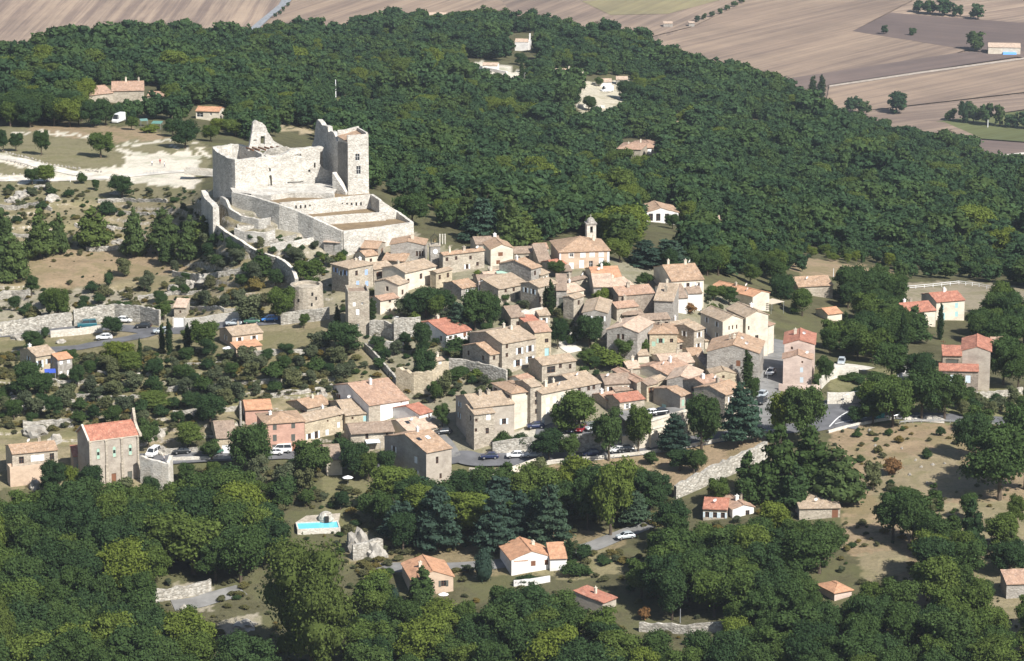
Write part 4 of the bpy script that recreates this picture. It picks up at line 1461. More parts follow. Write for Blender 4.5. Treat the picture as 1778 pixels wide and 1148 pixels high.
H('beige roofed house with a shaded porch opening on the lane', (1031, 498), (1064, 498), 524, R=(1019, 478), yaw=4, wall='grey', roof='pale', ch=0, doors=[('f', 0.35, 2.2, 2.3, 'dark')], wpos=[('f', 1057, 502, 0.8, 1.0, None)])  # the dark door leaf stands in for the porch's shade
H('house under a large pale roof beside the dark alley', (1068, 500), (1100, 495), 512, R=(1058, 478), wall='cream', roof='pale', ch=1)
H('low terrace building with a dark opening beside the big grey gable', (850, 471), (879, 469), 484, D=5, kind='flat', wall='stone', roof='pale', ch=0, yaw=6, doors=[('f', 0.65, 2.2, 1.2, 'dark')])  # dark leaf painted as the shade inside the opening
H('dark roofed car port below the church front', (972, 471), (993, 469), 480, D=4, kind='shed', pitch=0.12, wall='brown', roof='brown', ch=0, yaw=8, doors=[('f', 0.5, 2.0, 1.0, 'dark')])  # dark leaf stands in for the shade inside the car port
H('small pale house behind the house with two white windows', (842, 482), (864, 479), 494, D=5, wall='cream', roof='pale', ch=1, yaw=14, f=(1, 1))
H('narrow stone house on the lane above the yellow house', (936, 548), (955, 545), 566, D=6, wall='stone', roof='beige', ch=0, yaw=18, f=(1, 1))
H('little stone house with a pale roof beside the ivy covered bank', (1090, 640), (1112, 637), 652, D=6, wall='stone', roof='pale', ch=1, yaw=16)
H('small beige house behind the brown roof with the white chimney', (1198, 617), (1222, 613), 634, D=6, wall='cream', roof='orange', ch=0, yaw=14)
H('narrow house with a brown roof in front of the small pink roof', (1098, 566), (1122, 563), 580, D=5, wall='stone', roof='brown', ch=0, yaw=10)
H('low pale house between the stone tower house and the tall cream gable', (1224, 592), (1250, 588), 606, D=6, wall='cream', roof='beige', ch=0, yaw=20)
# --- right hand half of the upper village
H('tall brown gabled house behind the alley with a white drainpipe', (1074, 513), (1136, 508), 548, R=(1072, 494), wall='brown', roof='pink', ch=1, l=(1, 2))
H('rough stone house with a sloping grey wall by the red leaved shrub', (1136, 521), (1169, 525), 562, D=8, yaw=-12, wall='grey', roof='beige', ch=1, kind='shed', pitch=0.3)
H('small house with a pink roof below the brown gabled house', (1071, 535), (1108, 531), 558, R=(1074, 516), wall='stone', roof='pink', ch=1)
H('open loggia with a hipped brown roof on pillars', (1084, 545.5), (1114, 544.5), 560, D=4.5, kind='hip', wall='brown', roof='brown', ch=0, over=0.6, doors=[('f', 0.5, 2.6, 1.6, 'dark')])  # solid walls; a dark leaf paints the shade under the loggia
H('low terrace house with dark openings and a long brown roof', (1114, 556), (1163, 553), 574, R=(1116, 543), wall='brown', roof='brown', ch=0, doors=[('f', 0.3, 2.4, 1.7, 'dark')], f=(4, 1))  # the dark leaf is painted shade of an open front
H('grey gabled house with two small gable windows and a pale roof', (1054, 572), (1107, 580), 614, kind='gy', D=11, yaw=-22, wall='grey', roof='pale', ch=1, wpos=[('f', 1073.5, 580, 0.7, 1.4, None), ('f', 1081.5, 580, 0.7, 1.4, None)])
H('yellow house with green shutters under a hipped orange roof', (1128, 579), (1176, 584), 614, kind='hip', D=9, yaw=2, wall='yellow', roof='orange', ch=1, sh='green', wpos=[('f', 1147, 588, 0.9, 1.1, 'green'), ('f', 1135, 593, 0.9, 1.2, '=green'), ('f', 1166, 588, 0.8, 1.0, None)])
H('small orange roofed house squeezed between the yellow house and the stone tower house', (1176, 594), (1201, 590.5), 612, R=(1172, 574), wall='stone', roof='orange', ch=0, f=(2, 1))
H('tall narrow stone house with a tiled top beside the black shaded alley', (1205, 574), (1223, 569.5), 620, R=(1191, 559), wall='stone', roof='beige', ch=0, f=(1, 2), l=(1, 1))
H('house under mixed beige tiles behind the tall narrow stone house', (1168, 570), (1207, 563), 584, R=(1164, 552), wall='stone', roof='beige', ch=1)
H('big house with a sprawling brown roof and a wide cream end wall', (1166, 488), (1222, 486), 524, R=(1146, 464), yaw=14, wall='cream', roof='orange', ch=2, f=(3, 1), dishes=1)
H('white walled house under a broad brown roof beside the red leaved shrub', (1160, 518), (1194, 515), 540, D=13, wall='white', roof='brown', ch=1, dishes=1, yaw=12)
H('narrow white walled house stepping up beside the broad brown roof', (1195, 509.5), (1219, 507), 536, D=10, wall='white', roof='brown', ch=0, dishes=1, yaw=12)
H('tall cream house with a gable front above the black shaded alley', (1255, 558), (1290, 553), 618, kind='gy', D=10.5, pitch=0.42, yaw=27, wall='cream', roof='beige', ch=0, l=(2, 2), wpos=[('f', 1266, 566, 0.35, 1.0, None), ('f', 1272, 565, 0.35, 1.0, None), ('f', 1279, 564, 0.35, 1.0, None)])
H('tall cream house with a gable front facing the main street', (1295, 551), (1334, 547), 618, kind='gy', D=10, pitch=0.4, yaw=24, wall='cream', roof='beige', ch=1, r=(2, 2), wpos=[('f', 1314, 582, 0.9, 1.5, None), ('f', 1300, 566, 0.4, 1.0, None)])
H('narrow lean-to wing on the street side of the tall cream houses', (1334, 566), (1344, 562), 616, kind='shed', D=8, pitch=0.15, wall='cream', roof='pink', ch=0, r=(1, 2))
H('wide grey gabled house with an orange roof at the top of the street', (1228, 610), (1317, 614), 656, kind='gy', D=12, pitch=0.3, yaw=-10, wall='grey', roof='orange', ch=2, dishes=2, r=(3, 2), wpos=[('f', 1287, 605, 0.7, 0.9, None), ('f', 1282, 626, 1.0, 1.4, '=brown')])
H('pale roofed cream house with a white roof edge in the village centre', (1150, 632), (1206, 626), 646, D=9, pitch=0.2, wall='cream', roof='pale', ch=1, yaw=14)
H('house under a large red and beige patched roof', (1157, 651), (1203, 637.5), 668, D=10, wall='cream', roof='pink', ch=1, dishes=1, pitch=0.24)
H('garden hut with a small flat tiled roof beside the ivy', (1108, 617), (1127, 616), 630, D=3, kind='shed', pitch=0.2, wall='cream', roof='beige', ch=0)
H('brown roofed house with a tall white chimney under the grey gable', (1223, 637), (1271, 633), 648, R=(1214, 614), wall='stone', roof='brown', ch=2)
H('yellowish gabled house behind the roof terrace', (1236, 650), (1279, 650), 668, kind='gy', D=9, yaw=8, wall='yellow', roof='beige', ch=0, wpos=[('f', 1256, 652, 0.6, 0.7, None)])
H('grey gabled house with a pinkish white roof', (1158, 659), (1205, 664), 694, kind='gy', D=10, yaw=-14, pitch=0.33, wall='grey', roof='pale', ch=0, l=(2, 1))
H('stone corner house with a white roof terrace and tall shuttered windows', (1230, 673), (1261, 665.5), 716, D=9, pitch=0.26, wall='stone', roof='pink', ch=1, dishes=1, l=(1, 1), wpos=[('f', 1239, 678, 0.9, 1.6, 'pale'), ('f', 1253, 675, 0.9, 1.6, 'pale'), ('f', 1239, 697, 0.8, 1.4, '=white'), ('f', 1253, 694, 0.9, 1.6, 'pale')])
H('stone house with an orange roof beside the tall cypress', (1259, 686), (1294, 675.5), 742, D=9, wall='stone', roof='orange', ch=1, f=(2, 3), sh='white')
H('grey house with pale green shutters and a little orange roof above the parking wall', (1181, 688), (1199, 683.5), 722, D=9, yaw=40, wall='taupe', roof='orange', ch=0, pitch=0.2, wpos=[('f', 1186, 694, 0.8, 1.5, '=green'), ('f', 1194, 692, 0.7, 1.5, '=green'), ('f', 1187, 709, 0.8, 1.3, '=green'), ('l', 1153, 702, 1.4, 1.4, '=teal')])
# --- lower front rows
H('long cream house with closed white shutters facing the plane trees', (940, 684), (1002, 671.5), 742, R=(932, 667), wall='cream', roof='beige', ch=2, dishes=1,
  wpos=[('f', 951, 691, 1.0, 1.4, '=white'), ('f', 963, 689, 1.0, 1.4, '=white'), ('f', 977, 686, 1.0, 1.4, '=white'), ('f', 992, 683, 1.0, 1.4, '=white'), ('f', 951, 707, 1.0, 1.6, '=white'), ('f', 964, 705, 1.0, 1.6, '=white'), ('f', 977, 702, 1.0, 1.6, '=white')], doors=[('f', 0.52, 1.2, 2.3, 'brown'), ('f', 0.03, 0.9, 2.1, 'white')])
H('grey stone house with a row of small windows beside the long cream house', (1002, 672), (1043, 664), 702, D=11, wall='grey', roof='beige', ch=0, dishes=1, wpos=[('f', 1006, 674, 0.8, 0.9, None), ('f', 1022, 671, 0.8, 1.0, None), ('f', 1031, 669, 0.8, 1.0, None)])
H('narrow stone tower house between the two cream fronts', (921, 672), (940, 668.5), 742, D=6, wall='stone', roof='beige', ch=0, wpos=[('f', 931, 680, 0.7, 1.3, None), ('f', 931, 694, 0.7, 1.2, None), ('f', 931, 710, 0.6, 1.2, None)])
H('tall cream house with a hipped roof and a blue grey side wall', (888.5, 683), (923.5, 677.5), 748, D=10, kind='hip', wall='cream', roof='orange', ch=0, yaw=26, l=(3, 1), wpos=[('f', 915, 681, 0.5, 0.7, None), ('f', 917, 727, 0.5, 0.9, None)])
bh = H('large weathered beige house with a stepped stone front by the road bend', (822, 708), (893, 699), 775, D=11, wall='taupe', roof='beige', ch=2, yaw=22, l=(2, 2), sh='pale', wpos=[('f', 875, 727, 1.0, 1.3, 'pale')])
H(None, (823, 720), (859, 715), 782, D=5, kind='shed', pitch=0.22, wall='stone', roof='beige', ch=0, parent=bh, yaw=22, l=(1, 1), wpos=[('f', 848, 719, 1.0, 1.4, '=white'), ('f', 827, 727, 0.6, 0.7, None), ('f', 826, 744, 0.6, 0.8, None), ('f', 846, 743, 0.8, 1.4, None)])
H('stone house with one brown roof and balcony set into the upper row', (941, 634), (1000, 625.5), 664, R=(934, 618), wall='stone', roof='beige', ch=0, wpos=[('f', 957, 636, 2.2, 1.6, None), ('f', 990, 632, 0.7, 1.2, None), ('f', 973, 632, 0.8, 1.0, None)])
H('brown roofed stone house between the red roofs', (1050, 667), (1097, 664), 690, R=(1041, 652), wall='stone', roof='brown', ch=0, yaw=12, dishes=1, f=(2, 1))
H('long house with a red tiled roof running down towards the square', (1106, 664.5), (1124, 661), 694, kind='gy', D=13, yaw=24, wall='stone', roof='pink', ch=1, l=(4, 1, 's'))
H('yellow stone house beside the long red roof', (1123, 669), (1142, 664.5), 698, R=(1115, 655), wall='yellow', roof='brown', ch=0, f=(1, 2))
H('stone house with a low red roof above the parked cars', (1076, 698), (1119, 692), 726, R=(1068, 682), wall='stone', roof='red', ch=0, frame='w', wpos=[('f', 1089, 701, 0.8, 1.2, 'white'), ('f', 1089, 715, 0.9, 1.3, '=white'), ('f', 1070, 706, 0.8, 1.2, 'white')])
H('narrow house with a greyish red roof behind the low red roof', (1053, 695), (1077, 691), 710, D=6, wall='stone', roof='pink', ch=1, f=(1, 1))
H('low house with a brown roof half hidden by the plane trees', (998, 698), (1018, 694), 720, D=6, wall='stone', roof='brown', ch=0)
H('small ochre house with a brown roof above the yellow stone wall', (1136, 665), (1157, 656), 684, R=(1131, 648), wall='yellow', roof='beige', ch=0)
H('stone house with a brown roof under the long red roof', (1068, 679), (1106, 675), 694, R=(1068, 664), wall='stone', roof='brown', ch=0, f=(2, 1))
H('house with a half stone half white painted front and a big tiled roof', (640, 704), (709.5, 693.5), 740, R=(600, 671), wall='white', roof='pink', ch=1, l=(2, 1), win=(0.8, 1.2),
  wpos=[('f', 697, 696, 0.5, 0.5, None), ('f', 669, 696.5, 0.5, 0.5, None), ('f', 697, 718, 0.8, 1.0, None), ('f', 671, 712, 1.0, 2.0, '=pale')])
hf = [o for o in bpy.data.objects if o.get('label', '').startswith('house with a half stone')][0]
mb = MB()
mb.box(0.0, hf['W'] * 0.29, -0.03, -0.004, -4, hf['h'] - 0.3)
mb.build('stone_front', WALL['stone'], hf)
H('house with a plain red roof sunk behind the white painted front', (728, 720), (750, 714), 742, R=(711, 697), wall='white', roof='red', ch=0, wpos=[('f', 745, 719, 0.5, 1.2, None)])
H('house with a light speckled roof and a white stove pipe', (707, 749), (757, 741), 768, R=(692.5, 726), wall='cream', roof='pale', ch=0, dishes=1, over=0.5, skylight=1)
H('grey sided house with an orange roof and two skylights', (740, 786), (784, 777), 848, R=(706, 752), wall='taupe', roof='orange', ch=1, yaw=36, skylight=2, wpos=[('f', 759, 793, 0.7, 1.6, None), ('f', 765, 822, 0.6, 1.2, None), ('l', 722, 793, 1.1, 1.5, '=white'), ('l', 722, 816, 1.1, 1.5, 'white'), ('l', 684, 775, 1.0, 1.4, 'white')])
H('stone house with a brown hipped roof and a pale canopy', (609, 752), (684, 744), 788, R=(600, 738), wall='stone', roof='brown', ch=0, over=0.7, yaw=14, wpos=[('f', 637, 752, 0.7, 1.4, None), ('f', 672, 751, 0.5, 0.7, None), ('f', 672, 763, 0.7, 1.2, '=white')])
H('beige stone row house with grey shutters beside the pink house', (529, 733), (598, 717), 774, R=(519, 716), wall='yellow', roof='beige', ch=1, sh='white', wpos=[('f', 537, 753, 0.9, 1.3, 'pale'), ('f', 549, 749, 1.0, 1.7, 'white'), ('f', 568, 746, 0.9, 1.3, '=pale'), ('f', 588, 733, 0.8, 1.3, '=pale'), ('f', 569, 729, 0.5, 0.5, None), ('f', 590, 720, 0.5, 0.5, None)])
H('cream row house at the end of the row beside the white painted front', (599.5, 721), (640, 717), 750, R=(580, 699), wall='yellow', roof='beige', ch=2, dishes=1, wpos=[('f', 612, 724, 0.5, 0.6, None), ('f', 634, 722, 0.9, 1.3, '=teal')])
H('house with a reddish roof raised behind the beige row house', (533, 709), (575, 700), 722, R=(517, 694), wall='stone', roof='orange', ch=1, l=(2, 1))
H('salmon pink house with dark shutters beside the big round tree', (460.5, 736), (528.5, 730), 790, D=9, kind='hip', wall='pink', roof='orange', ch=1, yaw=16, l=(1, 1),
  wpos=[('f', 477, 738, 0.9, 1.2, '=dark'), ('f', 509, 735, 0.9, 1.2, '=dark'), ('f', 477, 755, 0.9, 1.5, '=dark'), ('f', 509, 754, 0.9, 1.6, '=dark')], doors=[('f', 0.3, 2.4, 2.2, 'dark'), ('f', 0.75, 1.2, 2.2, 'brown')])
H('house with a bright salmon roof behind the salmon pink house', (426, 712), (472, 712), 738, D=8, wall='pink', roof='salmon', ch=0, yaw=10, l=(1, 1))
H('low ochre barn with a brown roof and a white garage door', (376, 761), (411, 758.5), 789, R=(357, 735), wall='yellow', roof='brown', ch=0, yaw=10, doors=[('f', 0.5, 2.2, 2.1, 'white')])
H('small cream house with a brown roof between two round trees', (567, 799), (594, 794), 826, R=(556, 775), wall='cream', roof='brown', ch=0, yaw=10)
H('tiny white house with a pink roof on the terrace above the hipped cream house', (905, 661), (926, 656), 670, D=4, wall='white', roof='pink', ch=0)
# --- right of the main street
H('lower half of the tall rose coloured street house with pale shutters', (1360, 623), (1410, 625), 668, kind='gy', D=5, pitch=0.3, yaw=-6, wall='rose', roof='pink', ch=0, dishes=1, wpos=[('f', 1393, 627, 0.4, 0.5, None), ('f', 1392, 638, 0.7, 1.2, '=pale'), ('f', 1392, 655, 0.8, 1.3, '=pale')])
H('upper half of the tall rose coloured street house under a red roof', (1362, 597), (1414, 598.5), 655, kind='gy', D=11, pitch=0.3, yaw=-6, wall='rose', roof='red', ch=1, dishes=1, wpos=[('f', 1375, 602, 0.5, 0.7, None), ('f', 1397, 598, 0.5, 0.5, None)])
villa = H('long villa with a peach roof and a pergola behind the tall cream houses', (1307, 515), (1336, 510), 538, kind='gy', D=15, pitch=0.28, yaw=42, wall='cream', roof='salmon', ch=1, dishes=2, l=(3, 1))
H('low villa with a beige roof half hidden by trees near the sports ground', (1386, 498), (1446, 491.5), 510, D=10, wall='stone', roof='orange', ch=0, dishes=1, yaw=12)
H('hut with an ochre roof showing between dense trees', (1437, 546), (1462, 543), 556, D=6, wall='cream', roof='salmon', ch=0, kind='gx')
H('low cream wing with a red roof and two chimneys near the sports ground', (1572, 543), (1625, 538.5), 566, R=(1561, 526), wall='cream', roof='red', ch=2, wpos=[('f', 1604, 548, 1.0, 2.0, '=teal'), ('f', 1585, 547, 0.8, 1.2, None)])
H('two storey cream house with pale green shutters and a red roof', (1626, 524.5), (1675, 520.5), 556, R=(1614, 509), wall='cream', roof='red', ch=2, wpos=[('f', 1636, 530, 0.9, 1.4, '=teal'), ('f', 1661, 526, 0.9, 1.4, '=teal'), ('f', 1661, 541, 0.9, 1.4, '=teal'), ('f', 1638, 543, 1.0, 2.0, '=teal')])
tallb = H('tall brownish house with a red gabled roof at the edge of the village', (1671, 609), (1720, 612), 676, kind='gy', D=12, pitch=0.33, yaw=-8, wall='taupe', roof='red', ch=0, wpos=[('f', 1695, 607, 0.5, 0.7, None)])
H('low stone wing with a red roof and pale blue shutters before the tall brownish house', (1631, 643), (1699, 648), 684, D=6, pitch=0.24, yaw=-6, wall='brown', roof='red', ch=0, wpos=[('f', 1654, 651, 1.0, 1.6, '=pale'), ('f', 1681, 652, 1.2, 1.8, '=pale')])
H('open barn with a dull red roof beside the tall brownish house', (1637, 617), (1670, 618), 638, D=5, kind='shed', pitch=0.25, yaw=-4, wall='brown', roof='red', ch=0, doors=[('f', 0.5, 3.0, 2.0, 'dark')])  # dark leaf stands in for the barn's shaded inside
H('pink roofed lean-to on the far side of the tall brownish house', (1722, 608), (1746, 606), 628, D=6, kind='shed', pitch=0.3, yaw=-4, wall='cream', roof='pink', ch=0)
# --- houses down the slope
H('low house with a bright red roof below the long dry stone wall', (1221, 883), (1263, 886), 904, D=8, pitch=0.28, yaw=-8, wall='stone', roof='red', ch=0, dishes=1, f=(3, 1))
H('white house with a brown roof joined to the bright red roof', (1272, 884), (1309, 880), 900, D=8, pitch=0.3, wall='white', roof='pink', ch=2, yaw=18, kind='gy', wpos=[('f', 1298, 886, 0.9, 1.1, None)])
H('stone house with a flat beige roof and a dark doorway below the conifers', (1388, 883), (1459, 880), 904, D=8, pitch=0.14, wall='stone', roof='beige', ch=0, dishes=1, yaw=4, kind='shed', wpos=[('f', 1450, 885, 1.3, 2.0, '=brown')])
H('tiny cottage with an orange pyramid roof deep in the wood', (1449, 1029), (1479, 1022), 1044, D=6, kind='hip', pitch=0.4, wall='rose', roof='salmon', ch=0, yaw=28)
H('grey ruined shed with a dull red roof at the edge of the dry field', (1748, 1014), (1800, 1013), 1040, D=5, kind='shed', pitch=0.25, wall='grey', roof='pink', ch=0, yaw=6)
wv = H('white villa with an orange roof and a glazed bay beside the dark green topiary', (888, 972), (958, 968.5), 1000, kind='gy', D=10, pitch=0.33, yaw=14, wall='white', roof='salmon', ch=1, wpos=[('f', 926, 974, 1.0, 1.1, '=brown'), ('f', 949, 972, 0.8, 1.1, '=brown'), ('l', 872, 976, 1.0, 1.2, None)])
H(None, (955, 970), (984, 971), 992, D=6, kind='shed', pitch=0.25, wall='white', roof='salmon', ch=0, parent=wv, yaw=6)
H(None, (893, 974), (915, 972.5), 998, D=1.2, kind='shed', pitch=0.3, wall='white', roof='salmon', ch=0, parent=wv, yaw=14, Y=None, wpos=[('f', 904, 979, 1.9, 1.6, None)], frame='w')
H('peach villa with a red roof half hidden behind a dark conifer', (715, 1006), (787, 1005), 1038, kind='gy', D=11, pitch=0.34, yaw=12, wall='peach', roof='salmon', ch=1, sh='white', wpos=[('f', 770, 1008, 1.0, 1.3, 'dark'), ('f', 770, 1032, 1.4, 1.6, None)])
H('small house with a plain red roof and a vent among dense trees', (1046, 1047), (1070, 1036), 1066, D=7.5, yaw=50, pitch=0.12, wall='taupe', roof='red', ch=1, kind='shed')
# --- western slope
hw = H('ochre house with pale blue shutters on the western slope', (62, 619), (96, 613.5), 655, R=(48, 605), wall='yellow', roof='beige', ch=1, wpos=[('f', 69, 626, 0.9, 1.8, 'pale'), ('f', 85, 623, 0.9, 1.2, 'pale')], l=(1, 1))
H(None, (100, 625), (125, 621), 657, R=(94, 612), wall='grey', roof='salmon', ch=0, parent=hw, wpos=[('f', 106, 625, 0.8, 1.1, '=white'), ('f', 119, 623, 0.8, 1.1, '=white'), ('f', 106, 645, 0.7, 1.2, '=white'), ('f', 119, 643, 0.8, 1.1, '=white')])
fh = H('flat fronted cream house with a long balcony beside the chapel', (21, 788), (100, 778.5), 838, D=7, wall='stone', roof='orange', ch=1, dishes=1, wpos=[('f', 37, 793, 1.1, 1.6, None), ('f', 65, 790, 3.0, 1.4, '=white'), ('f', 90, 787, 1.0, 1.6, None)], yaw=20)
H(None, (17, 812), (84, 803), 846, D=3, kind='flat', wall='peach', roof='pale', ch=0, parent=fh, yaw=20)
oh = H('orange rendered house with a terrace roof below the road', (403, 583), (456, 576.5), 604, R=(391, 570), wall='peach', roof='beige', ch=1, sh='white', l=(1, 1), wpos=[('f', 416, 586, 0.9, 1.4, 'white'), ('f', 441, 583, 0.9, 1.4, 'white')])
H(None, (410, 605), (454, 599), 622, D=3.2, kind='shed', pitch=0.22, wall='peach', roof='salmon', ch=0, parent=oh)
H('small grey stone hut with a tiny window above the parking bay', (302, 533), (323, 534), 552, D=4, kind='shed', pitch=0.3, yaw=-8, wall='stone', roof='pale', ch=0, wpos=[('f', 313, 539, 0.5, 0.7, None)])
# --- beyond the village
H('cream bungalow with a salmon roof beyond the meadow', (340, 192.5), (381, 194.5), 206, D=6, wall='cream', roof='salmon', ch=0, yaw=-10, frame='w', wpos=[('f', 347, 195, 2.2, 1.6, None), ('f', 366, 196, 0.7, 0.9, None)])
fm = H('old farmhouse with jumbled pink roofs in the wood behind the meadow', (194, 158), (250, 163), 178, D=14, wall='stone', roof='pink', ch=2, yaw=6)
H(None, (150, 166), (196, 161), 180, D=12, wall='stone', roof='pink', ch=0, parent=fm)
H('small outbuilding with a pink roof beside the old farmhouse', (256, 166), (292, 166), 178, D=6, wall='stone', roof='pink', ch=0, yaw=-8)
vl = H('rambling villa with pale pink roofs in the middle of the wood', (1072, 258), (1112, 263), 272, D=12, wall='stone', roof='pink', ch=1, yaw=-14, kind='hip')
H(None, (1112, 257), (1148, 255), 272, D=14, wall='stone', roof='pink', ch=1, parent=vl, kind='hip', yaw=8, wpos=[('f', 1128, 259, 1.6, 2.0, '=white')])
H('white house with a wide low gable alone in the wood', (1116, 371), (1178, 366), 384, kind='gy', D=10, pitch=0.28, yaw=8, wall='white', roof='orange', ch=0, wpos=[('f', 1130, 371, 1.3, 2.2, None), ('f', 1143, 371, 1.3, 2.2, None), ('f', 1158, 371, 1.2, 1.6, None)])
H('pale house with a beige roof below the hilltop chapel', (956, 128.5), (1008, 133), 140, D=11, wall='cream', roof='pale', ch=1, yaw=-8)
H('low pale shed on the hilltop yard behind the white truck', (1034, 142), (1062, 143), 149, D=6, wall='white', roof='pale', ch=0, yaw=0)
H('white vault building in the hilltop graveyard', (838, 113), (864, 117), 122, D=5, wall='white', roof='pale', ch=0, yaw=-8)
H('small grey shed beside the hilltop yard', (1070, 138), (1090, 139), 147, D=6, wall='grey', roof='pale', ch=0, yaw=0)
H('far house with a cream roof on the wooded crest', (744, 27), (775, 29), 34, D=10, wall='cream', roof='pale', ch=1, yaw=0)
H('low grey walled cottage hidden in the wood beyond the church', (1228, 384), (1250, 383), 392, D=7, wall='cream', roof='pale', ch=0, yaw=0)
bf = H('farmhouse on the valley floor with a blue tarpaulin beside it', (1716, 82), (1772, 88), 94, D=14, wall='cream', roof='pale', ch=0, yaw=-6, Y=PZ(1716, 94, VZ).y)
H('small metal field shed far out on the plain', (1152, 41), (1168, 42), 47, D=6, wall='grey', roof='pale', ch=0, yaw=0, Y=PZ(1152, 47, VZ).y, kind='shed', pitch=0.1)
H('small field shed beside a grove far out on the plain', (1196, 40), (1206, 40), 46, D=5, wall='grey', roof='pale', ch=0, yaw=0, Y=PZ(1196, 46, VZ).y, kind='shed', pitch=0.1)
# ------------------------------------------------------------------ walls that follow a line
def wall_pts(pts, thick=0.5, down=1.5, rough=0.08, step=0.9, seed=1, cap=None):
    """mesh of a masonry wall along 3-D points (their z is the top of the wall); zs = list of foot heights"""
    r = random.Random(seed)
    P = []
    for (a, fa), (b, fb) in zip(pts[:-1], pts[1:]):
        n = max(1, int((b - a).length / step))
        for i in range(n):
            t = i / n
            P.append((a.lerp(b, t), fa * (1 - t) + fb * t))
    P.append(pts[-1])
    mb = MB()
    ring = []
    for i, (p, f) in enumerate(P):
        q0 = P[max(0, i - 1)][0]
        q1 = P[min(len(P) - 1, i + 1)][0]
        d = Vector((q1.x - q0.x, q1.y - q0.y, 0))
        d = d.normalized() if d.length > 1e-6 else Vector((1, 0, 0))
        n = Vector((d.y, -d.x, 0))
        zt = p.z + r.uniform(-rough, rough)
        w = thick / 2
        ring.append([Vector((p.x, p.y, 0)) + n * (w * 1.15) + Vector((0, 0, f - down)), Vector((p.x, p.y, 0)) + n * w + Vector((0, 0, zt)),
                     Vector((p.x, p.y, 0)) - n * w + Vector((0, 0, zt + r.uniform(-0.03, 0.03))), Vector((p.x, p.y, 0)) - n * (w * 1.15) + Vector((0, 0, f - down))])
    for a, b in zip(ring[:-1], ring[1:]):
        mb.face([a[0], b[0], b[1], a[1]])
        mb.face([a[1], b[1], b[2], a[2]], 1)
        mb.face([a[2], b[2], b[3], a[3]])
    mb.face(ring[0][::-1])
    mb.face(ring[-1])
    return mb


def localise(mb):
    c = Vector((sum(p[0] for p in mb.v) / len(mb.v), sum(p[1] for p in mb.v) / len(mb.v), min(p[2] for p in mb.v)))
    mb.v = [(p[0] - c.x, p[1] - c.y, p[2] - c.z) for p in mb.v]
    return c


def stone_wall(label, line, height, thick=0.5, mat='rubble', group=None, name='stone_wall', cat='wall', rough=0.1, h2=None, cap=None):
    """wall standing on the ground along a photo polyline of its foot"""
    pts = []
    g = [ground(*p) for p in line]
    # follow the ground between the given points
    n = len(g)
    for i in range(n - 1):
        k = max(1, int((g[i + 1] - g[i]).length / 3.0))
        for j in range(k):
            t = j / k
            p = g[i].lerp(g[i + 1], t)
            z = gz(p.x, p.y, p.z)
            f = (i + t) / (n - 1)
            hh = height if h2 is None else height * (1 - f) + h2 * f
            pts.append((Vector((p.x, p.y, z + hh)), z))
    z = gz(g[-1].x, g[-1].y, g[-1].z)
    pts.append((Vector((g[-1].x, g[-1].y, z + (h2 if h2 is not None else height))), z))
    mb = wall_pts(pts, thick, 1.0, rough, seed=hash_s(label or 'w'))
    c = localise(mb)
    o = mb.build(name, [WALL[mat], cap or WALL[mat]])
    o.location = c
    return tag(o, label, cat, group)


def prof_wall(parent, outline, anchor, yaw, thick, mat, name='wall', holes=()):
    """ruined wall: photo outline carried onto a vertical plane through anchor with the given heading, thickness to the back"""
    ex = Vector((math.cos(yaw), math.sin(yaw), 0))
    n = Vector((-ex.y, ex.x, 0))

    def on(u, v):
        r = ray(u, v)
        t = (anchor - CAM).dot(n) / r.dot(n)
        return CAM + r * t
    loops = [[on(*p) for p in outline]] + [[on(*p) for p in h] for h in holes]
    flat = [p for L in loops for p in L]
    tris = tessellate_polygon(loops)
    mb = MB()
    back = n * thick
    for t in tris:
        mb.face([flat[i] for i in t])
        mb.face([flat[i] + back for i in t][::-1])
    for L in loops:
        m = len(L)
        for i in range(m):
            a, b = L[i], L[(i + 1) % m]
            k = max(1, int((b - a).length / 1.0))
            for q in range(k):
                p0, p1 = a.lerp(b, q / k), a.lerp(b, (q + 1) / k)
                mb.face([p0, p0 + back, p1 + back, p1])
    o = mb.build(name, WALL[mat])
    if parent is not None:
        o.parent = parent
        o.matrix_parent_inverse = Matrix.Identity(4)
        o.location = -parent.location
    return o


# ------------------------------------------------------------------ the ruined castle
KZ = 64.5
c0 = PZ(409, 332, KZ)
castle = empty('castle', (c0.x, c0.y, KZ), 0, 'pale ruined hilltop castle with broken walls and one square tower', 'castle')


def cpart(mb, name, mats):
    o = mb.build(name, mats)
    o.parent = castle
    o.location = -castle.location
    return o


KY = R_(20)
kx, ky = Vector((math.cos(KY), math.sin(KY), 0)), Vector((-math.sin(KY), math.cos(KY), 0))
# solid front of the western bastion and its curved shaded wall
TOPZ = PY(409, 277, c0.y).z
ring_px = [(463, 272.5), (409, 277), (401, 275), (393, 271.5), (385, 267), (378, 262), (373.5, 258), (372, 255.5), (374, 254), (386, 252.6), (402, 250.8), (418, 250.6)]
cpart(wall_pts([(PZ(u, v, TOPZ), 55.0) for u, v in ring_px], 1.0, 0.5, 0.14, 0.8, 5), 'bastion_wall', [WALL['castle'], WALL['castle']])
cpart(wall_pts([(PZ(u, v, TOPZ - 0.1), 58.0) for u, v in [(418, 251.6), (438, 257), (457, 268)]], 0.9, 0.5, 0.05, 0.8, 6), 'inner_wall', [WALL['castle'], WALL['castle']])
fl = MB()
fl.face([PZ(u, v, TOPZ - 4.2) for u, v in [(372, 284), (409, 304), (463, 300), (420, 280)]])
cpart(fl, 'courtyard_floor', WALL['rubble'])
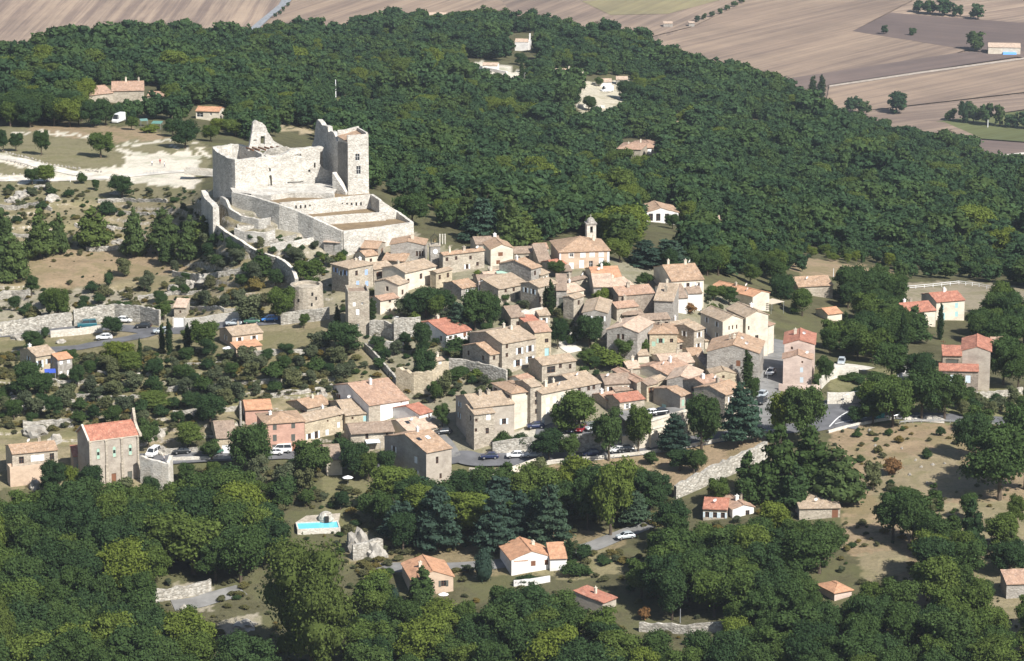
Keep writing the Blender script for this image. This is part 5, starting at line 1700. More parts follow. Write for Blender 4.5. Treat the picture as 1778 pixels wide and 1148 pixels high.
# main facade with its ragged top and small openings
a_f = c0 + kx * 7.6 + ky * 0.4
out = [(462, 345), (462, 271), (468, 270), (476, 272), (488, 270), (497, 266), (504, 261), (516, 259), (530, 258), (541, 256), (549, 257), (556, 255), (562, 256), (560, 262), (556, 264), (555, 285), (560, 291), (567, 296), (577, 297), (577, 345)]
prof_wall(castle, out, a_f, KY, 1.6, 'castle', 'facade_wall',
          [[(467, 306), (470, 304), (472, 306), (473.5, 332), (470.5, 332), (469, 312)], [(467, 292), (470, 292), (470.5, 298), (467.5, 298)], [(535, 295), (539, 294), (539, 299), (535, 299)],
           [(499, 316), (527, 315), (527, 317), (499, 318)], [(511, 270), (516, 267), (522, 267), (524, 271)], [(459.5 + 4, 322), (466.5, 321.5), (466.5, 324), (463.5, 324.5)], [(545, 283), (548, 282), (548, 291), (545, 292)]])
# walls of the rooms behind
prof_wall(castle, [(456, 290), (456, 268), (470, 259), (480, 257), (492, 256), (500, 255.5), (505, 258), (530, 257), (560, 255), (561, 290)], a_f + ky * 4.5, KY, 0.9, 'rubble', 'room_wall')
bm_ = MB()
for k in range(6):
    p = PZ(428 + k * 10.5, 253.5 - k * 0.3 + 3, TOPZ + 0.3)
    q = PZ(440 + k * 10.5, 260 - k * 0.4 + 1, TOPZ + 0.2)
    bm_.cyl(p, q, 0.28, 0.28, 6)
cpart(bm_, 'roof_beams', M_frame_b)
prof_wall(castle, [(430, 262), (434, 251), (436, 239), (438, 226), (439.5, 213.5), (444, 209.5), (447, 210), (451, 212.6), (456, 214), (461, 218.6), (463, 224), (464.6, 228.7), (470, 236), (476, 245.5), (484, 250), (492, 254), (498, 262)], a_f + ky * 13, KY, 1.1, 'castle', 'ruined_gable',
          [[(452.5, 236.5), (460, 236.5), (460, 250.5), (452.5, 250.5)], [(440, 243), (446, 242.5), (446, 244.5), (440, 245)]])
# tower
tA = PZ(604.5, 336, KZ)
TW = 0
for k in range(10, 120):
    if proj(tA + kx * k * 0.1)[0] > 640.5:
        TW = k * 0.1
        break
TD = 8.7
TH = PY(605, 236, tA.y).z - KZ
tw = MB()
MTf = Matrix.Translation(tA) @ Matrix.Rotation(KY, 4, 'Z')


def tw_z(v):
    return PY(620, v, tA.y + 0.8).z - KZ


wins = [(2.05, 3.25, tw_z(279.5), tw_z(267)), (2.3, 3.5, tw_z(303), tw_z(288.5))]
tops_ = TH
facade(tw, MTf, TW, TH, wins, -9)
facade(tw, MTf @ Matrix.Translation((0, TD, 0)) @ Matrix.Rotation(R_(-90), 4, 'Z'), TD, TH - 1.6, [], -9)
facade(tw, MTf @ Matrix.Translation((TW, 0, 0)) @ Matrix.Rotation(R_(90), 4, 'Z'), TD, TH + 0.4, [], -9)
facade(tw, MTf @ Matrix.Translation((TW, TD, 0)) @ Matrix.Rotation(R_(180), 4, 'Z'), TW, TH, [], -9)
# parapet rims of the tower
rim = [[(0, 0), (TW, 0), (TW, 0.5), (0, 0.5), TH - 1.0, TH + 0.08], [(TW - 0.5, 0.5), (TW, 0.5), (TW, TD), (TW - 0.5, TD), TH - 1.2, TH + 0.42]]
for q in rim:
    lo = [MTf @ Vector((x - 0.002, y - 0.002, q[4])) for x, y in q[:4]]
    hi = [MTf @ Vector((x - 0.002, y - 0.002, q[5])) for x, y in q[:4]]
    tw.hexa(lo, hi)
tower = cpart(tw, 'tower', WALL['castle'])
bw = MB()
bw.hexa([MTf @ Vector(p) for p in ((0, TD - 0.5, TH - 1.6), (TW, TD - 0.5, TH - 1.6), (TW, TD, TH - 1.6), (0, TD, TH - 1.6))],
        [MTf @ Vector(p) for p in ((0, TD - 0.5, TH - 0.3), (TW, TD - 0.5, TH + 0.7), (TW, TD, TH + 0.7), (0, TD, TH - 0.3))])
cpart(bw, 'tower_parapet', WALL['castle'])
rf = MB()
slope(rf, MTf @ Vector((-0.25, TD - 0.5, TH - 1.45)), MTf @ Vector((-0.25, 0.5, TH - 1.45)), MTf @ Vector((TW - 0.5, 0.5, TH - 0.35)), MTf @ Vector((TW - 0.5, TD - 0.5, TH - 0.35)))
cpart(rf, 'tower_roof', ROOF['orange'])
for (x0, x1, z0_, z1_) in wins:
    wm, pm = win_mesh(1.2, round(z1_ - z0_, 2), 'w')
    o = link('window', wm, castle)
    o.matrix_local = Matrix.Translation(-castle.location) @ MTf @ Matrix.Translation((x0, 0.2, z0_))
    link('pane', pm, o)
# tall broken wall running back from the tower
tb = tA + ky * 0.02
prof_wall(castle, [(604, 338), (604, 250), (596, 246.5), (585, 245), (584, 243.5), (583, 240), (581, 234), (578.5, 229.5), (574, 227.5), (570.5, 229.5), (569.5, 226), (569, 220), (564, 218), (559.5, 217.5), (556, 212), (551.5, 207.5), (550, 209), (548, 218.5), (546.5, 229), (546, 240), (542, 250), (540, 258), (536, 275), (530, 330)][::-1],
          tb, KY + R_(90), -1.3, 'castle', 'ruined_wall')
# raking buttress stair in front of the facade
bp0, bp1 = PZ(577, 299, KZ + 5.2), PZ(600, 336, KZ)
bt = MB()
nn = Vector((kx.x, kx.y, 0)) * 1.1
bt.hexa([Vector((bp0.x, bp0.y, KZ - 3)), Vector((bp1.x, bp1.y, KZ - 3)), Vector((bp1.x, bp1.y, KZ - 3)) + nn, Vector((bp0.x, bp0.y, KZ - 3)) + nn],
        [bp0, bp1 + Vector((0, 0, 0.3)), bp1 + nn + Vector((0, 0, 0.3)), bp0 + nn])
cpart(bt, 'buttress', WALL['castle'])
kg = MB()
kg.face([PZ(u, v, KZ + 0.85) for u, v in [(404, 333), (437, 337), (470, 339), (500, 334), (540, 334), (566, 335), (580, 336), (590, 322), (560, 318), (400, 326)]])
tag(kg.build('castle_forecourt', WALL['castle']), kind='structure')

# ------------------------------------------------------------------ castle terraces
T3, T2, T1 = KZ - 0.4, 60.7, 59.0
M_dry = mat_stone('dry_lawn', (0.25, 0.185, 0.11), stone=0.02, contrast=0.1, stain=0.5, bump=0.2)


def lawn(px, z):
    mb = MB()
    mb.face([PZ(u, v, z) for u, v in px])
    tag(mb.build('terrace_ground', M_dry), kind='structure')


lawn([(440, 340), (500, 335), (560, 332), (600, 333), (640, 330), (643, 338), (560, 346), (486, 354)], T3)
lawn([(520, 366), (660, 357), (675, 369), (545, 378)], T2)
lawn([(560, 384), (668, 368), (700, 376), (716, 387), (596, 402)], T1)


def top_wall(label, px, z, foot, thick=0.8, mat='castle', rough=0.04, zs=None, cap=None, name='stone_wall'):
    pts = [(PZ(u, v, z if zs is None else zs[i]), foot if not isinstance(foot, (list, tuple)) else foot[i]) for i, (u, v) in enumerate(px)]
    mb = wall_pts(pts, thick, 0.5, rough, 0.9, hash_s(label))
    c = localise(mb)
    o = mb.build(name, [WALL[mat], cap or WALL[mat]])
    o.location = c
    return tag(o, label, 'wall')


top_wall('scalloped upper retaining wall under the castle facade', [(437, 337), (470, 339), (500, 334), (540, 334), (566, 335), (580, 336)], KZ + 0.95, T3 - 1, 0.7)
w3 = top_wall('long terrace wall pierced by a row of small arched holes', [(486, 352.5), (560, 345.5), (643.5, 337.5)], T3 + 0.25, T2 - 1, 0.8, 'castle')
top_wall('low terrace wall between the two brown castle lawns', [(545, 377), (610, 372), (669.5, 368)], T2 + 0.5, T1 - 1, 0.7)
top_wall('tall front retaining wall of the lowest castle terrace', [(595, 401.5), (640, 396.5), (716, 386)], T1 + 0.35, 50, 1.0, 'castle')
top_wall('long shaded retaining wall along the western edge of the castle terraces', [(404, 333), (440, 341), (486, 355), (519, 367), (545, 378.5), (595, 401.5)], 0, [55, 53, 52, 51, 51, 50], 0.9, 'castle', zs=[KZ + 0.9, KZ + 0.6, T3 + 0.3, 63.0, 61.9, T1 + 0.35])
top_wall('eastern edge wall of the castle terraces', [(716, 386), (690, 367), (660, 347), (645, 337)], 0, 52, 0.8, 'castle', zs=[T1 + 0.35, T2 + 0.2, T3 + 0.1, T3 + 0.3])
# little arched drain holes of the middle wall, flat dark faces painting their inner shade
pa, pb = PZ(486, 352.5, T3 + 0.25), PZ(643.5, 337.5, T3 + 0.25)
for k in range(15):
    u = 514 + k * 8.05
    v = 362.5 - k * 0.40
    n = Vector((pb.y - pa.y, -(pb.x - pa.x), 0)).normalized()
    r = ray(u, v)
    t = (pa + n * 0.44 - CAM).dot(n) / r.dot(n)
    p = CAM + r * t
    mb = MB()
    yw = math.atan2(pb.y - pa.y, pb.x - pa.x)
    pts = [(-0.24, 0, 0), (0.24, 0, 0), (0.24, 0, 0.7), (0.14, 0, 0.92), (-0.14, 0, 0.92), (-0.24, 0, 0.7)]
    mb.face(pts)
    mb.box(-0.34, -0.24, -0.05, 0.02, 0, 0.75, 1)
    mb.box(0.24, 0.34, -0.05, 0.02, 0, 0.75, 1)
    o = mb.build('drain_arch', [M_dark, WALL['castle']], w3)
    o.location = p - Vector(w3.location)
    o.rotation_euler = (0, 0, yw)
stone_wall('ruined stone buttress wall beside the castle moat', [(356, 388), (366, 402), (376, 408)], 9.0, 1.6, 'castle', h2=7.5)
stone_wall('zigzag ramp wall climbing to the castle gate', [(384, 352), (400, 372), (420, 385), (450, 391), (470, 388)], 1.6, 0.7, 'castle')
stone_wall('lower garden wall under the castle ramp', [(408, 412), (425, 418), (440, 418), (462, 420), (478, 414)], 2.4, 0.6, 'castle')
stone_wall('garden wall with a lean-to under the shaded castle wall', [(470, 436), (510, 430), (545, 424), (560, 416)], 1.8, 0.6, 'castle')
stone_wall('low garden terrace wall above the rampart', [(452, 430), (480, 424), (515, 416)], 1.4, 0.5, 'rubble')
H('small roofless ruin with white wall tops inside the rampart', (412, 393), (470, 391), 404, D=5, kind='flat', wall='castle', roof='brown', ch=0, yaw=4, doors=[('f', 0.8, 1.2, 1.6, 'dark')], cat='ruin', name='ruin')
H('open lean-to shelter against the shaded castle wall', (562, 420), (591, 425), 436, D=4, kind='shed', pitch=0.1, wall='grey', roof='pale', ch=0, yaw=-16, doors=[('f', 0.7, 1.2, 1.8, 'dark')], cat='shed', name='shed')  # dark leaf painted as the shade within the shelter
# ------------------------------------------------------------------ the rampart and its round bastion
ramp_top = [(377, 389), (392, 401), (410, 412), (426, 422), (438, 430), (451, 438), (468, 442), (482, 446), (497, 455), (507, 464), (512, 474), (515, 484)]
ramp_bot = [(377, 404), (392, 418), (408, 428), (422, 436), (434, 446), (446, 458), (460, 470), (472, 480), (484, 492), (494, 502), (502, 512), (508, 520)]
pts = []
for (u, v), (u2, v2) in zip(ramp_top, ramp_bot):
    g = ground(u2, v2)
    pts.append((PY(u, v, g.y + 0.3), g.z))
mb = wall_pts(pts, 0.9, 2.0, 0.10, 0.9, 77)
cc = localise(mb)
o = mb.build('rampart', [WALL['rubble'], WALL['lime']])
o.location = cc
tag(o, 'long shaded rampart wall stepping down from the castle to the round bastion', 'wall')
g = ground(531, 550)
hb = PY(531, 500, g.y).z - g.z
mb = MB()
n = 22
rb_ = 4.1
cen = Vector((g.x, g.y + rb_, 0))
for i in range(n):
    t0, t1 = 2 * math.pi * i / n, 2 * math.pi * (i + 1) / n
    for (r0, z0_, r1, z1_) in ((rb_ * 1.06, -3, rb_, hb * 0.6), (rb_, hb * 0.6, rb_ * 0.97, hb), (rb_ * 0.97, hb, rb_ * 0.80, hb + 0.05), (rb_ * 0.8, hb + 0.05, rb_ * 0.8, hb - 0.9)):
        hj0 = random.Random(i).uniform(-0.15, 0.15) if z1_ >= hb else 0
        hj1 = random.Random((i + 1) % n).uniform(-0.15, 0.15) if z1_ >= hb else 0
        k0 = hj0 if z0_ >= hb else 0
        k1 = hj1 if z0_ >= hb else 0
        mb.face([(r0 * math.cos(t0), r0 * math.sin(t0), z0_ + k0), (r0 * math.cos(t1), r0 * math.sin(t1), z0_ + k1), (r1 * math.cos(t1), r1 * math.sin(t1), z1_ + hj1), (r1 * math.cos(t0), r1 * math.sin(t0), z1_ + hj0)])
mb.face([(rb_ * 0.8 * math.cos(2 * math.pi * i / n), rb_ * 0.8 * math.sin(2 * math.pi * i / n), hb - 0.6) for i in range(n)])
bs = mb.build('round_bastion', WALL['stone'])
bs.location = (cen.x, cen.y, g.z)
tag(bs, 'round stone bastion at the foot of the rampart above the parked cars', 'tower')
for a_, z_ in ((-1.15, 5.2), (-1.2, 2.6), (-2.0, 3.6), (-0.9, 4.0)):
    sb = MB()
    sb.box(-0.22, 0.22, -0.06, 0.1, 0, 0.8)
    q = link('loophole', sb.mesh('loophole', M_dark), bs, loc=(rb_ * 1.0 * math.cos(a_), rb_ * 1.0 * math.sin(a_), z_), rot=(0, 0, a_ + math.pi / 2))  # solid dark block painting the shade inside the slit
# ------------------------------------------------------------------ clock tower with its bell cage
g = ground(756, 470)
ct = empty('clock_tower', g, R_(8), 'square grey clock tower with a round clock and an iron bell cage', 'tower')
hh = PY(756, 428, g.y).z - g.z
mb = MB()
mb.box(0 - 1.25, 1.25, 0, 2.6, -4, hh)
mb.build('tower_body', WALL['grey'], ct)
mb = MB()
mb.box(-1.45, 1.45, -0.2, 2.8, hh + 0.002, hh + 0.3)
mb.build('cornice', WALL['stone'], ct)
mb = MB()
mb.cyl((0, 0.02, hh - 1.3), (0, -0.1, hh - 1.3), 0.62, 0.62, 16)
cf = mb.build('clock_face', M_white, ct)
mb = MB()
mb.box(-0.03, 0.03, -0.14, -0.11, hh - 1.3, hh - 0.85)
mb.box(-0.3, 0.0, -0.16, -0.145, hh - 1.33, hh - 1.27)
mb.build('clock_hands', M_dark, cf)
mb = MB()
for a in range(4):
    x, y = (-0.9, 0.9)[a % 2], (0.4, 2.2)[a // 2]
    mb.cyl((x, y, hh + 0.3), (x, y, hh + 1.9), 0.06, 0.06, 6)
    mb.cyl((x, y, hh + 1.9), (0, 1.3, hh + 3.0), 0.05, 0.05, 6)
mb.cyl((0, 1.3, hh + 3.0), (0, 1.3, hh + 3.8), 0.03, 0.03, 5)
mb.build('bell_cage', mat_plain('iron', (0.05, 0.05, 0.05), 0.6, 0.5), ct)
mb = MB()
for k, (r0, z0_, r1, z1_) in enumerate([(0.5, 0.9, 0.36, 1.2), (0.36, 1.2, 0.28, 1.6), (0.28, 1.6, 0.05, 1.75)]):
    mb.cyl((0, 1.3, hh + z0_), (0, 1.3, hh + z1_), r0, r1, 12)
mb.build('bell', mat_plain('bronze', (0.16, 0.12, 0.06), 0.5, 0.7), ct)
# gate pillars of the garden behind the clock tower
for k, u in enumerate((764, 768.5, 773)):
    g = ground(u, 424)
    mb = MB()
    mb.box(-0.15, 0.15, -0.15, 0.15, -2, 2.5)
    mb.box(-0.2, 0.2, -0.2, 0.2, 2.502, 2.65)
    o = mb.build('stone_pillar', WALL['lime'])
    o.location = g
    tag(o, 'pale stone pillar in the short row behind the clock tower', 'pillar', 'stone pillars behind the clock tower')
# ------------------------------------------------------------------ parish church with bell turret
church = H('parish church hall with a peach front and white framed windows under a hipped roof', (971.5, 437.5), (1058, 434.4), 468, D=13, kind='hip', wall='peach', roof='orange', ch=1, yaw=9, frame='w', name='church', cat='church', pitch=0.36,
           wpos=[('f', 992, 440, 0.9, 0.9, None), ('f', 1012, 439.5, 0.9, 0.9, '=white'), ('f', 1028, 438.5, 0.9, 0.9, '=white'), ('f', 1044, 438, 0.9, 0.9, '=white'), ('f', 992, 456, 1.2, 1.8, '=white'), ('f', 1010, 452, 1.2, 2.0, '=white'), ('f', 1026, 453, 1.0, 1.8, None), ('f', 1044, 448, 1.2, 2.0, '=white')])
W_, D_, h_ = church['W'], church['D'], church['h']
mb = MB()
for x in (992, 1012, 1028, 1044):
    fx = (x - 971.5) / 86.5 * W_
    for dz0, dz1 in ((0.25, 0.42), (1.42, 1.6)):
        mb.box(fx - 0.7, fx + 0.7, -0.05, 0.0, h_ - dz1 - 0.1, h_ - dz0 - 0.1)
    mb.box(fx - 0.7, fx - 0.5, -0.05, 0.0, h_ - 1.52, h_ - 0.52)
    mb.box(fx + 0.5, fx + 0.7, -0.05, 0.0, h_ - 1.52, h_ - 0.52)
mb.build('window_surround', WALL['white'], church)
mb = MB()
mb.box(W_ - 0.55, W_ + 0.04, -0.05, 0.5, -3, h_ - 0.3)
mb.box(-0.04, 0.4, -0.05, 0.5, -3, h_ - 0.3)
mb.build('quoins', WALL['white'], church)
bt_p = PY(1025.5, 413, church.location.y + D_ * 0.75 + 2.5)
bt_l = Matrix.Rotation(-R_(9), 4, 'Z') @ (bt_p - church.location)
sx = 1.2
k = FPX / (bt_p - CAM).length
th = (413 - 388) / k / 0.98
mb = MB()
zb_ = bt_l.z
facade(mb, Matrix.Translation((bt_l.x - sx, bt_l.y - sx, zb_)), sx * 2, th, [(0.85, 1.55, th * 0.42, th * 0.86)], -6)
facade(mb, Matrix.Translation((bt_l.x + sx, bt_l.y - sx, zb_)) @ Matrix.Rotation(R_(90), 4, 'Z'), sx * 2, th, [(0.85, 1.55, th * 0.42, th * 0.86)], -6)
facade(mb, Matrix.Translation((bt_l.x - sx, bt_l.y + sx, zb_)) @ Matrix.Rotation(R_(-90), 4, 'Z'), sx * 2, th, [(0.85, 1.55, th * 0.42, th * 0.86)], -6)
facade(mb, Matrix.Translation((bt_l.x + sx, bt_l.y + sx, zb_)) @ Matrix.Rotation(R_(180), 4, 'Z'), sx * 2, th, [], -6)
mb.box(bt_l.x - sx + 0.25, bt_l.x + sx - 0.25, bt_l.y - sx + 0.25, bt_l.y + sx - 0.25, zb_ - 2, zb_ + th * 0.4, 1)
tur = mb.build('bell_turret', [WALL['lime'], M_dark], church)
mb = MB()
mb.box(bt_l.x - sx - 0.22, bt_l.x + sx + 0.22, bt_l.y - sx - 0.22, bt_l.y + sx + 0.22, zb_ + th + 0.002, zb_ + th + 0.28)
prev = None
for k_ in range(5):
    t0, t1 = k_ / 5 * 1.45, (k_ + 1) / 5 * 1.45
    mb.cyl((bt_l.x, bt_l.y, zb_ + th + 0.28 + 1.35 * math.sin(t0)), (bt_l.x, bt_l.y, zb_ + th + 0.28 + 1.35 * math.sin(t1)), 1.15 * math.cos(t0), 1.15 * math.cos(t1), 10, cap=False)
mb.cyl((bt_l.x, bt_l.y, zb_ + th + 1.5), (bt_l.x, bt_l.y, zb_ + th + 2.4), 0.12, 0.05, 6)
mb.box(bt_l.x - 0.25, bt_l.x + 0.25, bt_l.y - 0.03, bt_l.y + 0.03, zb_ + th + 2.1, zb_ + th + 2.18)
mb.build('dome', WALL['grey'], tur)
mb = MB()
mb.cyl((bt_l.x, bt_l.y, zb_ + th * 0.5), (bt_l.x, bt_l.y, zb_ + th * 0.75), 0.42, 0.2, 10)
mb.build('bell', M_dark, tur)
# ------------------------------------------------------------------ the taupe chapel on the western slope
chap = H('taupe chapel with a red roof, pilasters and a curved bell gable', (154, 766), (241, 755), 846, R=(136, 744), wall='taupe', roof='red', ch=0, name='chapel', cat='chapel', over=0.12, pitch=0.62, doors=[('f', 0.48, 1.1, 2.4, 'brown'), ('f', 0.80, 1.1, 2.4, 'dark')], cornice=True)
W_, D_, h_ = chap['W'], chap['D'], chap['h']
for fx in (0.02, 0.34, 0.65, 0.975):
    mb = MB()
    mb.box(fx * W_ - 0.22, fx * W_ + 0.22, -0.22, -0.002, -4, h_ - 0.5)
    mb.box(fx * W_ - 0.32, fx * W_ + 0.32, -0.3, -0.003, h_ - 0.5, h_ - 0.25)
    mb.box(fx * W_ - 0.3, fx * W_ + 0.3, -0.36, -0.004, -4, h_ * 0.45)
    mb.build('pilaster', WALL['stone'], chap)
for fx in (0.18, 0.50, 0.82):
    x = fx * W_
    mb = MB()
    for i in range(7):
        t0, t1 = math.pi * i / 7, math.pi * (i + 1) / 7
        mb.face([(x + 0.34 * math.cos(t0), -0.03, h_ - 2.3 + 0.34 * math.sin(t0)), (x, -0.03, h_ - 2.3), (x + 0.34 * math.cos(t1), -0.03, h_ - 2.3 + 0.34 * math.sin(t1))][::-1])
        mb.face([(x + 0.5 * math.cos(t0), -0.06, h_ - 2.3 + 0.5 * math.sin(t0)), (x + 0.34 * math.cos(t0), -0.06, h_ - 2.3 + 0.34 * math.sin(t0)), (x + 0.34 * math.cos(t1), -0.06, h_ - 2.3 + 0.34 * math.sin(t1)), (x + 0.5 * math.cos(t1), -0.06, h_ - 2.3 + 0.5 * math.sin(t1))][::-1], 1)
    mb.face([(x - 0.34, -0.03, h_ - 4.3), (x + 0.34, -0.03, h_ - 4.3), (x + 0.34, -0.03, h_ - 2.3), (x - 0.34, -0.03, h_ - 2.3)])
    mb.box(x - 0.5, x - 0.34, -0.06, -0.002, h_ - 4.3, h_ - 2.3, 1)
    mb.box(x + 0.34, x + 0.5, -0.06, -0.002, h_ - 4.3, h_ - 2.3, 1)
    mb.box(x - 0.55, x + 0.55, -0.1, -0.002, h_ - 4.45, h_ - 4.3, 1)
    mb.box(x - 0.27, x + 0.27, -0.045, -0.032, h_ - 3.5, h_ - 2.75, 2)
    mb.build('lancet_window', [SHUT['green'], WALL['stone'], M_dark], chap)
# bell gable over the far end wall, stone coping on both gables
s = D_ / 2
rise = 0.62 * s
mb = MB()
prof = [(-0.5, h_ - 0.3), (-0.5, h_ + 0.25), (s * 0.35, h_ + rise * 0.45), (s * 0.72, h_ + rise * 0.95), (s * 0.82, h_ + rise + 1.2), (s * 0.93, h_ + rise + 2.0), (s, h_ + rise + 2.9)]
prof = prof + [(2 * s - y, z) for y, z in prof[-2::-1]]
mb.hexa([(W_ - 0.05, y, z) for y, z in prof], [(W_ + 0.55, y, z) for y, z in prof])
mb.build('bell_gable', WALL['stone'], chap)
mb = MB()
for (y0, z0_, y1, z1_) in ((-0.3, h_ + 0.05, s, h_ + rise + 0.25), (2 * s + 0.3, h_ + 0.05, s, h_ + rise + 0.25)):
    mb.hexa([(-0.35, y0, z0_), (0.1, y0, z0_), (0.1, y1, z1_), (-0.35, y1, z1_)], [(-0.35, y0, z0_ + 0.3), (0.1, y0, z0_ + 0.3), (0.1, y1, z1_ + 0.3), (-0.35, y1, z1_ + 0.3)])
mb.build('gable_coping', WALL['lime'], chap)
H('little sacristy with a red lean-to roof and a green door against the chapel', (127, 792), (143, 790), 820, D=3.5, kind='shed', pitch=0.4, wall='taupe', roof='red', ch=0, yaw=17, doors=[('f', 0.6, 1.0, 1.8, 'green')], name='sacristy', cat='sacristy')
# white hilltop chapel
g = ground(909, 90)
hc = H('small white chapel with a bell gable on the wooded hilltop', (894, 73), (917, 74), 88, D=7, kind='gx', pitch=0.3, wall='white', roof='pale', ch=0, name='chapel', cat='chapel', yaw=-8, over=0.1, cornice=False)
W_, D_, h_ = hc['W'], hc['D'], hc['h']
mb = MB()
mb.hexa([(W_, 0.6, -2), (W_ + 0.9, 0.6, -2), (W_ + 0.9, D_ - 0.6, -2), (W_, D_ - 0.6, -2)], [(W_, 0.6, h_ + 0.8), (W_ + 0.9, 0.6, h_ + 0.8), (W_ + 0.9, D_ - 0.6, h_ + 0.8), (W_, D_ - 0.6, h_ + 0.8)])
mb.box(W_ + 0.1, W_ + 0.8, D_ / 2 - 0.8, D_ / 2 + 0.8, h_ + 0.8, h_ + 4.0)
mb.build('bell_gable', WALL['white'], hc)
# ------------------------------------------------------------------ roads, draped on the ground
def mat_asphalt(name, c):
    m, nt, b = newmat(name)
    L = nt.links
    tc = N(nt, 'ShaderNodeTexCoord')
    n1 = N(nt, 'ShaderNodeTexNoise')
    n1.inputs['Scale'].default_value = 0.35
    n1.inputs['Detail'].default_value = 8
    L.new(tc.outputs['Object'], n1.inputs['Vector'])
    a = ramp(nt, n1.outputs['Fac'], [(0.35, sc_(c, 0.8)), (0.65, sc_(c, 1.2))])
    L.new(a, b.inputs['Base Color'])
    b.inputs['Roughness'].default_value = 0.85
    return m


M_asphalt = mat_asphalt('asphalt', (0.125, 0.125, 0.13))
M_lane = mat_asphalt('old_asphalt', (0.20, 0.195, 0.185))
M_gravel = mat_asphalt('gravel', (0.56, 0.52, 0.45))


def catmull(P, n=8):
    out = []
    for i in range(len(P) - 1):
        p0, p1, p2, p3 = P[max(0, i - 1)], P[i], P[i + 1], P[min(len(P) - 1, i + 2)]
        for k in range(n):
            t = k / n
            out.append(0.5 * ((2 * p1) + (p2 - p0) * t + (2 * p0 - 5 * p1 + 4 * p2 - p3) * t * t + (3 * p1 - p0 - 3 * p2 + p3) * t ** 3))
    out.append(P[-1])
    return out


def road(px, width, mat, name='road', lift=0.14, w2=None):
    P = [Vector((g.x, g.y)) for g in (ground(*p) for p in px)]
    S = catmull(P, 10)
    mb = MB()
    rows = []
    m = 6
    for i, p in enumerate(S):
        d = (S[min(i + 1, len(S) - 1)] - S[max(0, i - 1)])
        d = d / max(d.length, 1e-6)
        n = Vector((d.y, -d.x))
        w = width if w2 is None else width + (w2 - width) * i / (len(S) - 1)
        row = []
        zc = gz(p.x, p.y)
        for j in range(m + 1):
            q = p + n * w * (j / m - 0.5)
            row.append(Vector((q.x, q.y, max(gz(q.x, q.y, zc), zc - 0.4) + lift)))
        rows.append(row)
    for a, b in zip(rows[:-1], rows[1:]):
        for j in range(m):
            mb.face([a[j + 1], a[j], b[j], b[j + 1]])
    o = mb.build(name, mat)
    return tag(o, kind='structure')


road([(-60, 583), (8, 580.5), (60, 578.5), (136, 572.6), (177, 568.5), (227, 571.5), (273, 576), (320, 574), (380, 566), (430, 562), (480, 557), (530, 553)], 5.5, M_asphalt)
road([(262, 579), (240, 585), (207, 591), (162, 599), (136, 604), (90, 608), (40, 612), (-40, 624)], 5.0, M_asphalt)
road([(236, 797), (262, 798), (300, 797), (360, 793), (420, 790), (470, 789), (510, 789), (560, 800), (620, 806), (700, 806), (760, 800), (800, 795), (826, 800), (870, 800), (920, 798), (965, 793), (1050, 787), (1120, 780), (1200, 768), (1280, 755), (1330, 747), (1400, 743), (1450, 735), (1520, 722), (1600, 724), (1700, 729), (1800, 734)], 6.0, M_asphalt)
road([(786, 795), (770, 770), (748, 752), (735, 735), (748, 722)], 4.0, M_lane)
road([(1338, 744), (1330, 715), (1327, 690), (1333, 665), (1342, 640), (1346, 615), (1350, 590)], 7.0, M_lane)
road([(1438, 740), (1455, 722), (1480, 705), (1512, 694)], 13.0, M_asphalt)
road([(930, 752), (965, 752), (1000, 750), (1040, 747)], 9.0, M_asphalt, 'parking_ground')
road([(1568, 672), (1574, 655), (1566, 630), (1556, 607), (1540, 592), (1525, 580)], 4.5, M_lane)
road([(1430, 640), (1470, 636), (1510, 642)], 6.0, M_gravel, 'gravel_yard')
road([(1140, 906), (1098, 922), (1062, 936), (1030, 949), (1000, 956), (900, 975), (800, 985), (700, 985), (640, 990)], 5.0, M_lane)
road([(300, 1052), (340, 1047), (372, 1038), (420, 1025)], 5.0, M_lane)
road([(-40, 313), (60, 312), (130, 311), (180, 309), (250, 303), (330, 297)], 4.5, M_gravel, 'track')
road([(-40, 268), (20, 276), (70, 288), (110, 297), (160, 306)], 5.0, M_gravel, 'track')
road([(1000, 612), (985, 600), (992, 585), (1000, 578)], 4.0, M_gravel, 'lane')
road([(1570, 729), (1600, 727), (1640, 730)], 5.0, M_gravel, 'gravel_verge')
# white lines painted on the asphalt
M_paint = mat_plain('road_paint', (0.75, 0.75, 0.73), 0.8)
road([(1440, 742), (1456, 726), (1472, 716)], 0.28, M_paint, 'road_marking', 0.165)
road([(1450, 737), (1480, 731), (1505, 726)], 0.22, M_paint, 'road_marking', 0.165)
# far road across the plain
mb = MB()
mb.face([PZ(u, v, VZ + 0.5) for u, v in [(497, -14), (512, -14), (505, 2), (470, 30), (436, 62), (418, 62), (452, 34), (484, 8)]])
tag(mb.build('far_road', mat_asphalt('far_asphalt', (0.24, 0.25, 0.26))), kind='structure')
mb = MB()
mb.face([PZ(u, v, VZ + 0.6) for u, v in [(1650, 268), (1700, 273), (1800, 262), (1800, 265), (1700, 277), (1650, 272)]])
tag(mb.build('far_road', M_gravel), kind='structure')
mb = MB()
mb.face([PZ(u, v, VZ + 0.55) for u, v in [(1440, 148), (1600, 124), (1800, 97), (1800, 100), (1600, 127.5), (1440, 151)]])
tag(mb.build('far_track', mat_asphalt('dirt_track', (0.38, 0.32, 0.26))), kind='structure')

